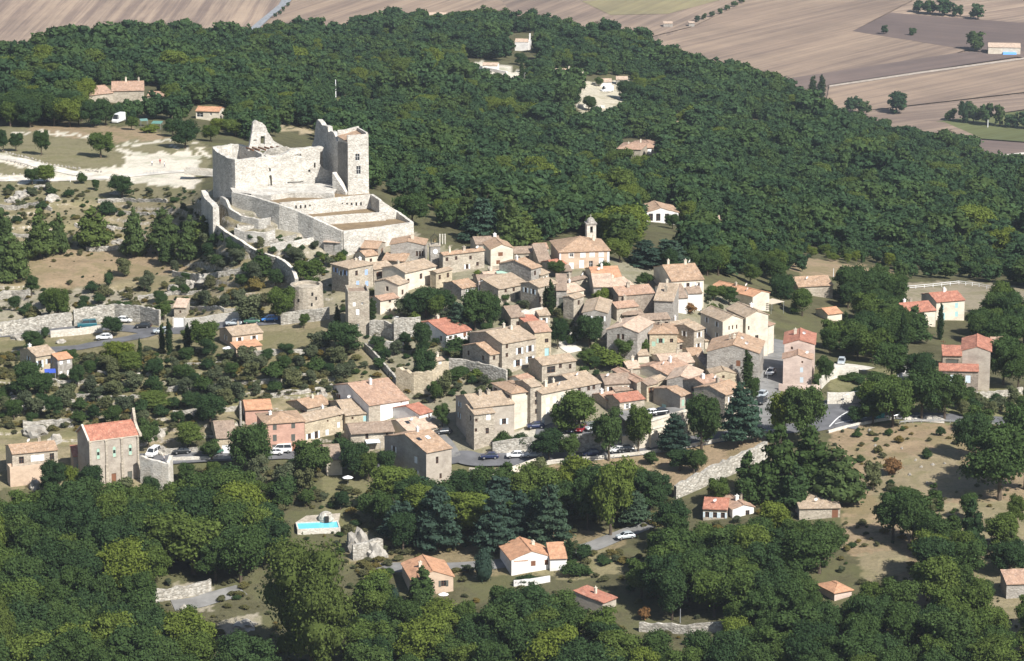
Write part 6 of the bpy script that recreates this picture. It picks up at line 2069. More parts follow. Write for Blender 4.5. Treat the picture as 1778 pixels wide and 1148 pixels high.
# ------------------------------------------------------------------ walls along roads and terraces
stone_wall('white parapet wall along the lower road under the village', [(938, 808), (965, 804), (1010, 800), (1058, 796), (1130, 788), (1200, 776), (1262, 765)], 0.8, 0.45, 'lime', rough=0.02)
stone_wall('white parapet wall along the road at the main street junction', [(1264, 765), (1330, 754), (1345, 752)], 0.8, 0.45, 'lime', rough=0.02)
stone_wall('curved white roadside parapet at the edge of the dry bank', [(1438, 752), (1470, 743), (1500, 737), (1530, 731), (1560, 726)], 0.6, 0.4, 'lime', rough=0.02)
stone_wall('long ragged retaining wall of pale stone crossing the dry bank', [(1172, 866), (1210, 850), (1250, 832), (1290, 815), (1330, 798)], 3.2, 0.8, 'rubble', h2=4.2, rough=0.35)
stone_wall('pale retaining wall under the plane trees of the square', [(855, 788), (900, 780), (945, 776), (985, 774)], 2.6, 0.6, 'rubble')
stone_wall('tall retaining wall below the long cream house', [(985, 787), (1030, 783), (1080, 777)], 4.2, 0.6, 'rubble')
sw = stone_wall('stepped cream retaining wall holding up the upper car park', [(1128, 778), (1165, 768), (1192, 760)], 6.6, 0.7, 'cream', rough=0.02)
ga, gb = ground(1128, 778), ground(1192, 760)
dd = (gb - ga).normalized()
for zz in (2.1, 4.3, 6.2):
    mb = MB()
    n = Vector((dd.y, -dd.x, 0)) * 0.62
    a, b = ga + n + Vector((0, 0, zz)), gb + n + Vector((0, 0, zz))
    mb.hexa([a, b, b - n * 0.6, a - n * 0.6], [p + Vector((0, 0, 0.25)) for p in (a, b, b - n * 0.6, a - n * 0.6)])
    o = mb.build('ledge', WALL['lime'], sw)
    o.location = -sw.location
stone_wall('sunlit rubble wall under the dark sided house', [(905, 562), (925, 560), (942, 556)], 3.4, 0.5, 'lime', rough=0.3)
stone_wall('white graveyard wall on the hilltop', [(822, 118), (850, 124), (880, 130)], 1.6, 0.5, 'white', rough=0.02)
stone_wall('white terrace wall beside the pale hilltop house', [(905, 132), (930, 140), (945, 146)], 2.0, 0.5, 'white', rough=0.1)
stone_wall('pale wall along the lower edge of the hilltop yard', [(1000, 186), (1030, 188), (1050, 188)], 1.4, 0.5, 'lime', rough=0.1)
stone_wall('cream retaining wall behind the small plane trees', [(1080, 783), (1128, 776)], 3.5, 0.6, 'cream', rough=0.02)
stone_wall('cream wall of the lower car port beside the road', [(815, 838), (850, 842), (885, 838), (930, 822)], 3.4, 0.6, 'cream', rough=0.02)
stone_wall('small white garage wall below the car port', [(842, 862), (868, 862)], 2.2, 0.4, 'white', rough=0.01)
stone_wall('retaining wall of pale rubble above the roadside parking', [(-30, 588), (30, 580), (80, 572), (125, 567)], 3.6, 0.6, 'rubble', rough=0.2)
stone_wall('curved pale rubble wall behind the parked van', [(128, 566), (160, 560), (200, 556), (245, 560), (278, 566)], 4.2, 0.6, 'rubble', rough=0.2)
stone_wall('low white wall on the downhill side of the upper road', [(88, 586), (120, 583), (150, 580), (178, 576)], 1.7, 0.5, 'lime', rough=0.05)
stone_wall('white retaining wall beside the garage gate', [(322, 568), (380, 560), (418, 556)], 2.2, 0.5, 'lime', rough=0.05)
stone_wall('pale wall under the parked cars by the bastion', [(488, 564), (520, 560), (560, 556), (572, 553)], 3.0, 0.6, 'rubble', rough=0.1)
stone_wall('crumbling garden wall between the rampart house and the steps', [(642, 583), (668, 584), (684, 590)], 3.8, 0.6, 'rubble', rough=0.2)
stone_wall('high rubble wall under the leafy garden', [(684, 594), (705, 592), (730, 588)], 6.0, 0.7, 'rubble', rough=0.3, h2=5.2)
stone_wall('pale wall of the sloping garden path', [(634, 606), (655, 628), (674, 650), (690, 668)], 1.6, 0.5, 'rubble', rough=0.15)
stone_wall('terrace wall with steps beside the white fronted house', [(640, 604), (668, 606), (700, 610)], 2.0, 0.5, 'lime', rough=0.15)
stone_wall('ochre bluff wall carrying the small ochre house', [(690, 676), (720, 682), (750, 682), (776, 664)], 5.0, 1.2, 'yellow', rough=0.5)
stone_wall('garden wall below the large stone house', [(780, 648), (810, 650), (850, 660), (880, 668)], 3.6, 0.6, 'rubble', rough=0.15)
stone_wall('wall round the sunken garden of the rose street house', [(1424, 676), (1440, 660), (1455, 655), (1490, 657)], 2.6, 0.5, 'lime', rough=0.1)
stone_wall('stone wall facing the parking bay with a notice board', [(1436, 702), (1470, 702), (1502, 698), (1530, 686)], 2.8, 0.5, 'lime', rough=0.08)
stone_wall('low wall at the foot of the rose coloured street house', [(1352, 678), (1390, 680), (1424, 680)], 1.6, 0.4, 'rose', rough=0.02)
stone_wall('pale roadside wall below the tall brownish house', [(1664, 694), (1700, 692), (1740, 690), (1775, 684)], 1.6, 0.5, 'rubble', rough=0.15)
stone_wall('sloping white wall beside the rising lane', [(1558, 664), (1566, 654), (1572, 645)], 1.6, 0.4, 'white', rough=0.05)
stone_wall('big pale retaining wall beside the chapel', [(246, 838), (268, 846), (292, 852), (298, 838)], 6.2, 0.8, 'lime', rough=0.15)
stone_wall('low white parapet along the road below the ochre barn', [(300, 800), (340, 799), (380, 798), (405, 796)], 0.8, 0.4, 'lime', rough=0.04)
stone_wall('roadside wall above the rocky cutting near the chapel', [(262, 790), (300, 788), (350, 785)], 1.2, 0.5, 'rubble', rough=0.1)
stone_wall('pale garden wall with a pergola below the grey sided house', [(795, 858), (830, 866), (860, 868)], 1.4, 0.4, 'lime', rough=0.05)
stone_wall('dry stone wall above the forest lane', [(250, 1048), (300, 1040), (345, 1032), (366, 1026)], 2.4, 0.6, 'rubble', rough=0.3)
stone_wall('pale dry stone wall deep in the wood beside a pole', [(1110, 1096), (1150, 1098), (1200, 1100), (1255, 1096)], 1.8, 0.6, 'rubble', rough=0.25)
stone_wall('ruined wall at the foot of the rocky outcrop by the pool', [(612, 972), (640, 968), (664, 962)], 3.4, 0.8, 'rubble', rough=0.4)
stone_wall('low wall in front of the white villa terrace', [(892, 1018), (920, 1016), (955, 1010)], 1.3, 0.4, 'white', rough=0.05)
stone_wall('dry stone terrace wall among the orchard trees', [(1660, 952), (1710, 946), (1778, 950)], 1.2, 0.5, 'rubble', rough=0.25)
stone_wall('dry stone terrace wall running across the brown hillside meadow', [(-20, 523), (20, 520), (52, 516)], 2.2, 0.6, 'rubble', rough=0.3)
TW_ = [([(170, 352), (215, 350), (262, 350), (290, 352)], 1.4), ([(190, 372), (240, 374), (300, 366)], 1.2), ([(130, 392), (190, 396), (230, 400)], 1.0),
       ([(150, 436), (200, 434), (240, 432)], 1.6), ([(300, 480), (340, 486), (380, 482), (430, 470)], 2.2), ([(240, 520), (300, 512), (350, 508)], 1.4),
       ([(330, 540), (390, 542), (440, 534), (480, 520)], 1.6), ([(20, 410), (60, 414), (110, 418)], 1.2), ([(0, 362), (50, 360), (90, 366)], 1.6),
       ([(60, 660), (110, 668), (150, 664)], 1.2), ([(170, 650), (230, 656), (290, 648)], 1.2), ([(300, 640), (360, 636), (430, 634)], 1.4), ([(440, 620), (500, 618), (570, 610)], 2.2),
       ([(280, 680), (340, 676), (400, 672)], 1.4), ([(420, 668), (480, 660), (540, 652)], 1.2), ([(30, 712), (80, 706), (130, 700)], 1.4), ([(40, 744), (90, 742), (128, 740)], 2.6), ([(130, 690), (200, 694), (260, 690)], 1.1),
       ([(470, 690), (520, 684), (580, 676)], 1.2), ([(300, 720), (350, 716), (410, 712)], 1.2)]
for i, (ln, hgt) in enumerate(TW_):
    stone_wall('low crumbling dry stone terrace wall on the scrubby western slope', ln, hgt * 0.65, 0.5, 'rubble', 'dry stone terrace walls on the western slope', rough=0.3)

# ------------------------------------------------------------------ limestone outcrops
def rock_mesh(seed):
    r = np.random.default_rng(seed)
    import bmesh
    bm = bmesh.new()
    bmesh.ops.create_icosphere(bm, subdivisions=3, radius=1)
    o = r.uniform(-50, 50, 3)
    for v in bm.verts:
        p = v.co * 1.6 + Vector(o)
        k = 1 + 0.45 * mnoise.noise(p) + 0.22 * mnoise.noise(p * 2.7) + 0.12 * mnoise.cell(p * 3)
        v.co = Vector((v.co.x * k, v.co.y * k, max(-0.4, v.co.z * k)))
    me = bpy.data.meshes.new('rock')
    bm.to_mesh(me)
    bm.free()
    me.materials.append(WALL['rock'])
    return me


ROCKS = [rock_mesh(i) for i in range(6)]


def rock(u, v, w, h, label, group=None, name='rock_outcrop'):
    g = ground(u, v)
    k = (g - CAM).length / FPX
    o = link(name, random.choice(ROCKS), loc=g + Vector((0, w * k * 0.3, 0)), rot=(0, 0, random.random() * 6), scale=(w * k * 0.5, w * k * 0.4, h * k * 0.75))
    return tag(o, label, 'rock', group)


for (u, v, w, h) in [(40, 342, 40, 12), (90, 350, 30, 16), (70, 328, 26, 8), (22, 352, 28, 14), (120, 345, 22, 10), (200, 338, 20, 8), (165, 404, 26, 12), (190, 400, 22, 10), (60, 392, 18, 8), (150, 428, 30, 10), (205, 424, 30, 10),
                     (330, 500, 26, 20), (360, 490, 34, 22), (395, 478, 30, 24), (430, 470, 26, 22), (300, 508, 26, 18), (280, 494, 18, 12), (30, 590, 28, 12), (22, 700, 30, 26), (60, 702, 26, 18), (105, 596, 20, 8),
                     (60, 760, 50, 26), (95, 770, 30, 20), (30, 768, 22, 18), (115, 764, 26, 14), (370, 690, 30, 18), (380, 676, 22, 12), (560, 690, 18, 20), (575, 680, 16, 18), (545, 612, 30, 12), (590, 604, 26, 14), (500, 470, 18, 10), (540, 460, 20, 12), (470, 455, 16, 8), (440, 440, 20, 10),
                     (400, 395, 16, 8), (300, 750, 24, 16), (270, 760, 30, 24), (280, 790, 30, 18)]:
    if (u * 7 + v) % 3:
        rock(u, v, w, h * 0.85, 'pale limestone outcrop breaking through the scrub of the western slope', 'limestone outcrops on the western slope')
rock(500, 862, 24, 40, 'tall pale rock pinnacle below the roadside round trees')
rock(622, 960, 50, 46, 'grey rock face beside the swimming pool slope')
rock(652, 972, 40, 34, 'dark streaked rock at the foot of the pool slope')
rock(425, 1092, 46, 14, 'flat pale rock ledge beside the huge plane tree')
rock(320, 1060, 22, 10, 'pale rock by the forest lane bend')
rock(60, 850, 24, 18, 'pale rock under the flat fronted house')
for (u, v, w, h) in [(1560, 812, 8, 5), (1580, 826, 7, 5), (1590, 800, 5, 4), (1566, 780, 5, 4), (1620, 808, 8, 4), (1510, 750, 8, 6), (1545, 838, 6, 4), (1600, 812, 6, 4), (1530, 796, 5, 4), (1640, 806, 6, 4), (1520, 775, 5, 4), (1610, 840, 6, 4)]:
    rock(u, v, w, h, 'small white stone lying on the dry grass bank below the road', 'white stones on the dry bank', 'boulder')
# rows of white boulders edging the track to the castle
k = 0
for line, n in (([(0, 262), (25, 270), (50, 275), (80, 286), (110, 290), (138, 294)], 24), ([(14, 280), (40, 288), (66, 293)], 10), ([(0, 304), (34, 304)], 4), ([(150, 297), (175, 300)], 6)):
    L = []
    for i in range(n):
        t = i / max(1, n - 1) * (len(line) - 1)
        a = min(int(t), len(line) - 2)
        f = t - a
        u = line[a][0] * (1 - f) + line[a + 1][0] * f + random.uniform(-1, 1)
        v = line[a][1] * (1 - f) + line[a + 1][1] * f + random.uniform(-0.6, 0.6)
        rock(u, v, random.uniform(3.5, 6), random.uniform(3, 4.5), 'white boulder in the row edging the castle track', 'white boulders edging the castle track', 'boulder')
# ------------------------------------------------------------------ cars
CARCOL = {}


def car_paint(c):
    if c not in CARCOL:
        m = mat_plain('car_paint', c, 0.28, 0.1, 0.5)
        CARCOL[c] = m
    return CARCOL[c]


M_tyre = mat_plain('tyre', (0.02, 0.02, 0.02), 0.9)
M_rim = mat_plain('wheel_rim', (0.5, 0.5, 0.5), 0.4, 0.7)
M_glass = mat_plain('car_glass', (0.03, 0.035, 0.04), 0.08, 0.0, 0.6)
M_lamp = mat_plain('lamp_glass', (0.8, 0.8, 0.78), 0.2)
M_rear = mat_plain('tail_lamp', (0.45, 0.03, 0.02), 0.3)
CAR_CACHE = {}


def loft(sections, closed=True):
    """sections: list of rings (lists of points, same length)"""
    mb = MB()
    for a, b in zip(sections[:-1], sections[1:]):
        n = len(a)
        for i in range(n):
            j = (i + 1) % n
            mb.face([a[i], a[j], b[j], b[i]])
    mb.face(sections[0][::-1])
    mb.face(sections[-1])
    return mb


def car_meshes(kind):
    if kind in CAR_CACHE:
        return CAR_CACHE[kind]
    if kind == 'van':
        L, W, body, glass = 4.9, 1.9, [(0.0, 0.35, 0.75), (0.12, 0.30, 0.95), (0.9, 0.28, 1.12), (1.0, 0.28, 1.14), (4.7, 0.28, 1.14), (4.85, 0.3, 1.05), (4.9, 0.4, 0.95)], \
            [(0.9, 1.12), (1.55, 1.92), (4.6, 1.96), (4.85, 1.12)]
    elif kind == 'camper':
        L, W, body, glass = 6.0, 2.2, [(0.0, 0.4, 0.8), (0.12, 0.35, 1.1), (1.0, 0.33, 1.4), (1.1, 0.33, 1.4), (5.9, 0.33, 1.4), (6.0, 0.4, 1.3)], [(0.7, 1.4), (1.3, 2.8), (5.9, 2.85), (5.98, 1.4)]
    else:
        L, W, body, glass = 4.1, 1.72, [(0.0, 0.36, 0.60), (0.10, 0.28, 0.72), (0.9, 0.26, 0.86), (1.05, 0.26, 0.90), (3.6, 0.26, 0.94), (3.95, 0.28, 0.88), (4.1, 0.38, 0.72)], \
            [(1.0, 0.90), (1.75, 1.42), (3.15, 1.44), (3.8, 0.93)]
    w = W / 2
    rings = []
    for x, zb, zt in body:
        k = 0.82 if x in (body[0][0], body[-1][0]) else 1.0
        rings.append([(x, -w * k, zb + 0.08), (x, -w * k, zt - 0.14), (x, -w * k * 0.90, zt), (x, w * k * 0.90, zt), (x, w * k, zt - 0.14), (x, w * k, zb + 0.08), (x, w * k * 0.9, zb), (x, -w * k * 0.9, zb)])
    bm = loft(rings).mesh('car_body', M_white)
    (x0, z0_), (x1, z1_), (x2, z2_), (x3, z3_) = glass
    g = MB()
    lo = [(x0, -w * 0.88, z0_ - 0.02), (x3, -w * 0.88, z3_ - 0.02), (x3, w * 0.88, z3_ - 0.02), (x0, w * 0.88, z0_ - 0.02)]
    hi = [(x1, -w * 0.72, z1_ - 0.05), (x2, -w * 0.72, z2_ - 0.05), (x2, w * 0.72, z2_ - 0.05), (x1, w * 0.72, z1_ - 0.05)]
    g.hexa(lo, hi)
    gm = g.mesh('car_glass', M_glass)
    r = MB()
    r.hexa([(x1 - 0.05, -w * 0.75, z1_ - 0.05), (x2 + 0.08, -w * 0.75, z2_ - 0.05), (x2 + 0.08, w * 0.75, z2_ - 0.05), (x1 - 0.05, w * 0.75, z1_ - 0.05)],
           [(x1 + 0.1, -w * 0.66, z1_ + 0.03), (x2 - 0.1, -w * 0.66, z2_ + 0.03), (x2 - 0.1, w * 0.66, z2_ + 0.03), (x1 + 0.1, w * 0.66, z1_ + 0.03)])
    for s in (-1, 1):                                   # pillars
        for (a, b) in ((lo[0], hi[0]), (lo[1], hi[1])):
            r.cyl((a[0], s * abs(a[1]), a[2]), (b[0], s * abs(b[1]), b[2]), 0.05, 0.05, 5)
        mx, mz = (x1 + x2) / 2, (z1_ + z2_) / 2
        r.cyl((mx, s * w * 0.885, z0_), (mx, s * w * 0.725, mz - 0.03), 0.05, 0.05, 5)
    if kind == 'camper':
        r.box(1.5, 5.88, -w * 0.985, w * 0.985, 1.402, 2.75)
    rm = r.mesh('car_roof', M_white)
    t = MB()
    t.cyl((0, -0.1, 0), (0, 0.1, 0), 0.31, 0.31, 14)
    tm = t.mesh('tyre', M_tyre)
    t = MB()
    t.cyl((0, -0.105, 0), (0, 0.105, 0), 0.19, 0.19, 10)
    rmm = t.mesh('rim', M_rim)
    h = MB()
    h.box(-0.03, 0.05, -0.16, 0.16, -0.06, 0.07)
    hm = h.mesh('headlight', M_lamp)
    h = MB()
    h.box(-0.05, 0.03, -0.12, 0.12, -0.09, 0.09)
    tl = h.mesh('tail_light', M_rear)
    CAR_CACHE[kind] = (L, W, bm, gm, rm, tm, rmm, hm, tl, body)
    return CAR_CACHE[kind]


def car(u, v, deg, col, label, kind='car', group='cars and vans parked about the village', cat='car', at=None):
    L, W, bm, gm, rm, tm, rmm, hm, tl, body = car_meshes(kind)
    g = at if at is not None else ground(u, v)
    e = empty('parked_van' if kind == 'van' else ('camper_van' if kind == 'camper' else 'parked_car'), (g.x, g.y, g.z + 0.16), R_(deg), label, cat, group)
    p = car_paint(col)
    for nm, me in (('body', bm), ('roof', rm)):
        key = (kind, nm, col)
        if key not in CAR_CACHE:
            m2 = me.copy()
            m2.materials.clear()
            m2.materials.append(p)
            CAR_CACHE[key] = m2
        link(nm, CAR_CACHE[key], e, loc=(-L / 2, 0, 0))
    link('windows', gm, e, loc=(-L / 2, 0, 0))
    for x in (0.78, L - 0.85):
        for s in (-1, 1):
            w_ = link('wheel', tm, e, loc=(x - L / 2, s * (W / 2 - 0.08), 0.31))
            link('rim', rmm, w_)
    for s in (-1, 1):
        link('headlight', hm, e, loc=(-L / 2 + 0.02, s * W * 0.3, body[1][2] - 0.16))
        link('tail_light', tl, e, loc=(L / 2 - 0.03, s * W * 0.33, body[-2][2] - 0.2))
    return e


TEAL, WHT, SIL, DRK, NAVY, BLUE, REDC, GRN = (0.02, 0.12, 0.15), (0.75, 0.75, 0.74), (0.42, 0.46, 0.48), (0.025, 0.028, 0.03), (0.02, 0.03, 0.08), (0.05, 0.22, 0.60), (0.28, 0.02, 0.03), (0.05, 0.14, 0.09)
car(151, 569, 12, TEAL, 'dark teal van parked on the upper road by the rubble wall', 'van', cat='van')
car(216, 560, 170, WHT, 'white car half hidden behind the roadside bush')
car(249, 570, -8, DRK, 'dark green car parked near the road junction', cat='car')
car(280, 579, 12, SIL, 'silver car driving past the tall cypresses')
car(181, 590, 6, WHT, 'white pickup parked on the verge between the two roads')
car(406, 565, 8, SIL, 'silver car parked above the orange rendered house')
car(437, 562, 8, GRN, 'dark green car next to the silver car above the orange house')
car(468, 558, 10, BLUE, 'bright blue car parked under the trees by the bastion')
car(503, 555, 10, WHT, 'white car parked right under the round bastion'.replace('right ', ''))
car(476, 790, 4, WHT, 'white car in front of the salmon pink house')
car(488, 786, 4, WHT, 'white van beside the garage of the salmon pink house', 'van', cat='van')
car(316, 788, 10, DRK, 'dark car parked off the lower road near the pale rocks')
car(266, 792, 70, WHT, 'white van parked beside the chapel', 'van', cat='van')
car(374, 789, 40, GRN, 'green car pulled up beside the white garage door')
car(770, 754, 14, DRK, 'black car in the shade beside the large weathered house')
car(930, 744, 10, NAVY, 'navy car parked against the tall cream house')
car(975, 752, 80, DRK, 'dark car parked nose out on the square')
car(992, 750, 75, NAVY, 'dark blue car next to the red car on the square')
car(1009, 749, 70, REDC, 'red car on the square under the plane trees')
car(1030, 747, 30, SIL, 'silver car at the end of the square')
car(1027, 792, 6, NAVY, 'navy car driving along the lower road by the parapet')
car(1072, 786, 8, WHT, 'white car on the lower road under the plane trees')
car(1085, 785, 8, DRK, 'black car behind the white car on the lower road')
car(895, 795, 2, WHT, 'white car parked on the lower road above the car port')
car(926, 794, 6, SIL, 'silver car next to the white car above the car port')
car(850, 797, 4, NAVY, 'dark blue car parked by the rubble forecourt')
car(1323, 690, 66, SIL, 'pale blue car parked at the foot of the main street')
car(1322, 701, 66, DRK, 'black car at the foot of the main street')
car(1338, 651, 70, WHT, 'white car coming down the main street')
car(1461, 632, 80, SIL, 'silver car in the gravel yard beside the hedge')
car(1563, 725, 20, DRK, 'black car in the tree shade on the eastern road')
car(1312, 752, 12, DRK, 'dark car on the lower road beyond the pale cedar')
car(1086, 936, 20, SIL, 'silver car driving on the lane below the bank')
g = ground(1165, 769)
car(1130, 724, 20, WHT, 'white car on the raised car park by the green shuttered house', at=PY(1130, 722, g.y + 9))
car(1146, 720, 20, DRK, 'black car on the raised car park by the green shuttered house', at=PY(1146, 720, g.y + 9))
mb = MB()
P0 = PY(1144, 722, g.y + 9)
mb.box(-8.5, 7.0, -5.5, 6, -0.3, 0.1)
o = mb.build('car_park_deck', M_lane)
o.location = P0
o.rotation_euler = (0, 0, R_(14))
tag(o, kind='structure')
car(206, 213, 70, WHT, 'white camper van parked at the edge of the wood by the meadow', 'camper', cat='camper van', group=None)
car(1054, 160, 30, WHT, 'white truck on the pale yard below the hilltop chapel', 'camper', cat='truck', group=None)

# ------------------------------------------------------------------ poles, lamps and posts
def pole(u, v, hpx, label, name='utility_pole', cat='pole', arm=None, r=0.12, mat=None, lamp=False, group=None):
    g = ground(u, v)
    h = hpx * (g - CAM).length / FPX
    e = empty(name, g, random.uniform(-0.4, 0.4), label, cat, group)
    mb = MB()
    mb.cyl((0, 0, -1), (0, 0, h), r, r * 0.7, 8)
    mb.build('post', mat or M_metal, e)
    if arm:
        mb = MB()
        mb.box(-arm, arm, -0.05, 0.05, h - 0.5, h - 0.38)
        for x in (-arm * 0.9, 0, arm * 0.9):
            mb.cyl((x, 0, h - 0.38), (x, 0, h - 0.2), 0.05, 0.05, 6)
        mb.build('cross_arm', mat or M_metal, e)
    if lamp:
        mb = MB()
        mb.cyl((0, 0, h - 0.1), (0.9, 0, h + 0.15), 0.04, 0.04, 6)
        mb.box(0.8, 1.5, -0.13, 0.13, h + 0.08, h + 0.22)
        mb.build('lamp_head', M_white, e)
    return e


pole(583, 176, 38, 'tall pale concrete pole rising from the wood behind the castle', r=0.22, mat=M_white)
pole(655, 197, 24, 'pylon with a cross arm at the green clearing behind the castle', arm=1.8, r=0.2)
pole(475, 226, 12, 'short pole beside the track behind the castle', r=0.15, mat=M_white)
pole(418, 741, 46, 'tall grey chimney post standing beside the salmon roofed house', name='chimney_post', r=0.35, mat=WALL['grey'])
pole(1181, 1082, 26, 'grey pole above the dry stone wall in the wood', arm=None)
pole(1637, 620, 30, 'utility pole behind the low red roofed wing', arm=0.7, r=0.1, mat=M_frame_b)
pole(1463, 706, 20, 'street lamp in the parking bay by the rose house', 'street_lamp', 'street lamp', lamp=True, r=0.07)
pole(1332, 668, 22, 'street lamp half way down the main street', 'street_lamp', 'street lamp', lamp=True, r=0.07)
pole(682, 570, 20, 'street lamp bending over the garden steps', 'street_lamp', 'street lamp', lamp=True, r=0.07)
pole(831, 520, 32, 'tall street lamp with a curved arm above the garden trees', 'street_lamp', 'street lamp', lamp=True, r=0.07)
pole(1550, 742, 14, 'roadside reflector post on the bend', 'marker_post', 'post', r=0.06, mat=M_white)
pole(0, 585, 16, 'utility pole at the western end of the upper road', arm=0.6)
pole(122, 316, 10, 'white post on the verge of the castle track', 'marker_post', 'post', r=0.1, mat=M_white)
pole(16, 314, 9, 'white post at the start of the castle track', 'marker_post', 'post', r=0.1, mat=M_white)
pole(1447, 482, 16, 'white floodlight pole at the corner of the sports ground', 'floodlight_pole', 'pole', r=0.1, mat=M_white)
pole(1715, 222, 14, 'pale pole by the hedge on the plain', r=0.3, mat=M_white)
# poster board and bins
g = ground(1464, 700)
e = empty('notice_board', g, 0, 'blue notice board on the stone wall of the parking bay', 'notice board')
mb = MB()
mb.box(-0.7, 0.7, -0.9, -0.84, 1.2, 2.2)
mb.build('board', SHUT['blue'], e)
mb = MB()
for x in (-0.6, 0.6):
    mb.box(x - 0.04, x + 0.04, -0.83, -0.77, -0.3, 2.25)
mb.build('posts', M_metal, e)
g = ground(1528, 728)
e = empty('recycling_bin', g, R_(10), 'teal recycling bin under the trees on the eastern road', 'bin')
mb = MB()
mb.hexa([(-0.75, -0.6, 0.15), (0.75, -0.6, 0.15), (0.75, 0.6, 0.15), (-0.75, 0.6, 0.15)], [(-0.9, -0.75, 1.5), (0.9, -0.75, 1.5), (0.9, 0.75, 1.5), (-0.9, 0.75, 1.5)])
mb.build('container', mat_plain('bin_teal', (0.05, 0.32, 0.33), 0.5), e)
mb = MB()
mb.hexa([(-0.95, -0.8, 1.503), (0.95, -0.8, 1.503), (0.95, 0.8, 1.503), (-0.95, 0.8, 1.503)], [(-0.8, -0.4, 1.8), (0.8, -0.4, 1.8), (0.8, 0.4, 1.8), (-0.8, 0.4, 1.8)])
mb.build('lid', mat_plain('bin_lid', (0.04, 0.2, 0.2), 0.5), e)
# white garage gate by the stone hut
g = ground(311, 569)
e = empty('garage_gate', g, R_(-4), 'white double garage gate beside the stone hut', 'gate')
for x in (-1.25, 0.02):
    mb = MB()
    for k in range(5):
        mb.box(x + k * 0.246, x + k * 0.246 + 0.236, -0.05, 0.05, 0.1, 2.5)
    mb.build('gate_leaf', M_frame_w, e)
mb = MB()
for x in (-1.55, 1.28):
    mb.box(x, x + 0.28, -0.16, 0.16, -0.6, 2.7)
mb.build('gate_posts', WALL['lime'], e)
# guard rail on the eastern road
pts = catmull([ground(u, v) + Vector((0, 0, 0.0)) for u, v in [(1562, 737), (1600, 734), (1650, 735), (1700, 738), (1790, 745)]], 6)
e = empty('guard_rail', pts[0], 0, 'long steel guard rail along the eastern road', 'guard rail')
mb = MB()
for a, b in zip(pts[:-1], pts[1:]):
    a2, b2 = a - pts[0], b - pts[0]
    mb.hexa([a2 + Vector((0, 0, 0.45)), b2 + Vector((0, 0, 0.45)), b2 + Vector((0, 0.08, 0.45)), a2 + Vector((0, 0.08, 0.45))], [a2 + Vector((0, 0, 0.78)), b2 + Vector((0, 0, 0.78)), b2 + Vector((0, 0.08, 0.78)), a2 + Vector((0, 0.08, 0.78))])
mb.build('rail', M_metal, e)
for i in range(0, len(pts), 2):
    p = pts[i] - pts[0]
    mb = MB()
    mb.box(p.x - 0.07, p.x + 0.07, p.y + 0.1, p.y + 0.24, p.z - 0.3, p.z + 0.8)
    mb.build('post', M_metal, e)
# sports ground: white railing and a goal
pts = [ground(u, v) for u, v in [(1530, 507), (1575, 503), (1620, 499), (1665, 494), (1700, 498), (1740, 508)]]
e = empty('railing', pts[0], 0, 'long white railing round the sports ground', 'railing')
mb = MB()
for a, b in zip(pts[:-1], pts[1:]):
    for hz in (1.0, 0.5):
        mb.cyl(a - pts[0] + Vector((0, 0, hz)), b - pts[0] + Vector((0, 0, hz)), 0.06, 0.06, 6)
mb.build('rails', M_white, e)
for a, b in zip(pts[:-1], pts[1:]):
    for t in (0, 0.33, 0.66):
        p = a.lerp(b, t) - pts[0]
        mb = MB()
        mb.cyl(p + Vector((0, 0, -0.4)), p + Vector((0, 0, 1.05)), 0.07, 0.07, 6)
        mb.build('post', M_white, e)
ga, gb = ground(1530, 502), ground(1557, 510)
e = empty('football_goal', ga, 0, 'white football goal at the near end of the sports ground', 'goal')
mb = MB()
d = gb - ga
mb.cyl((0, 0, -0.2), (0, 0, 2.44), 0.09, 0.09, 8)
mb.cyl((d.x, d.y, d.z - 0.2), (d.x, d.y, 2.44), 0.09, 0.09, 8)
mb.build('goal_posts', M_white, e)
mb = MB()
mb.cyl((-0.05, 0, 2.44), (d.x + 0.05, d.y, 2.44), 0.09, 0.09, 8)
mb.build('crossbar', M_white, e)
ga, gb = ground(1486, 495), ground(1540, 484)
e = empty('grandstand_rail', ga, 0, 'long sloping white barrier behind the sports ground', 'barrier')
mb = MB()
d = gb - ga
mb.hexa([(0, 0, 0.4), (d.x, d.y, d.z + 0.4), (d.x, d.y + 0.15, d.z + 0.4), (0, 0.15, 0.4)], [(0, 0, 1.3), (d.x, d.y, d.z + 1.3), (d.x, d.y + 0.15, d.z + 1.3), (0, 0.15, 1.3)])
mb.build('board', M_white, e)
for t in (0.02, 0.3, 0.6, 0.95):
    mb = MB()
    p = d * t
    mb.box(p.x - 0.06, p.x + 0.06, p.y + 0.16, p.y + 0.28, p.z - 0.4, p.z + 1.3)
    mb.build('post', M_metal, e)

# ------------------------------------------------------------------ swimming pool
P = [PZ(u, v, 0) for u, v in [(0, 0)]]
g = ground(552, 918)
zp = g.z + 0.9
pc = PZ(552, 912, zp)
e = empty('swimming_pool', pc, R_(8), 'turquoise swimming pool with a white edge on the wooded slope', 'pool')
mb = MB()
for (x0, x1, y0, y1) in ((-4.6, 4.6, -2.6, -2.3), (-4.6, 4.6, 2.3, 2.6), (-4.6, -4.3, -2.3, 2.3), (4.3, 4.6, -2.3, 2.3)):
    mb.box(x0, x1, y0, y1, -1.2, 0.05)
mb.build('pool_edge', WALL['lime'], e)
mb = MB()
mb.face([(-4.3, -2.3, -0.12), (4.3, -2.3, -0.12), (4.3, 2.3, -0.12), (-4.3, 2.3, -0.12)])
mw, nt, b = newmat('pool_water')
b.inputs['Base Color'].default_value = (0.16, 0.58, 0.70, 1)
b.inputs['Roughness'].default_value = 0.08
nz_ = N(nt, 'ShaderNodeTexNoise')
nz_.inputs['Scale'].default_value = 2.0
bp = N(nt, 'ShaderNodeBump')
bp.inputs['Strength'].default_value = 0.1
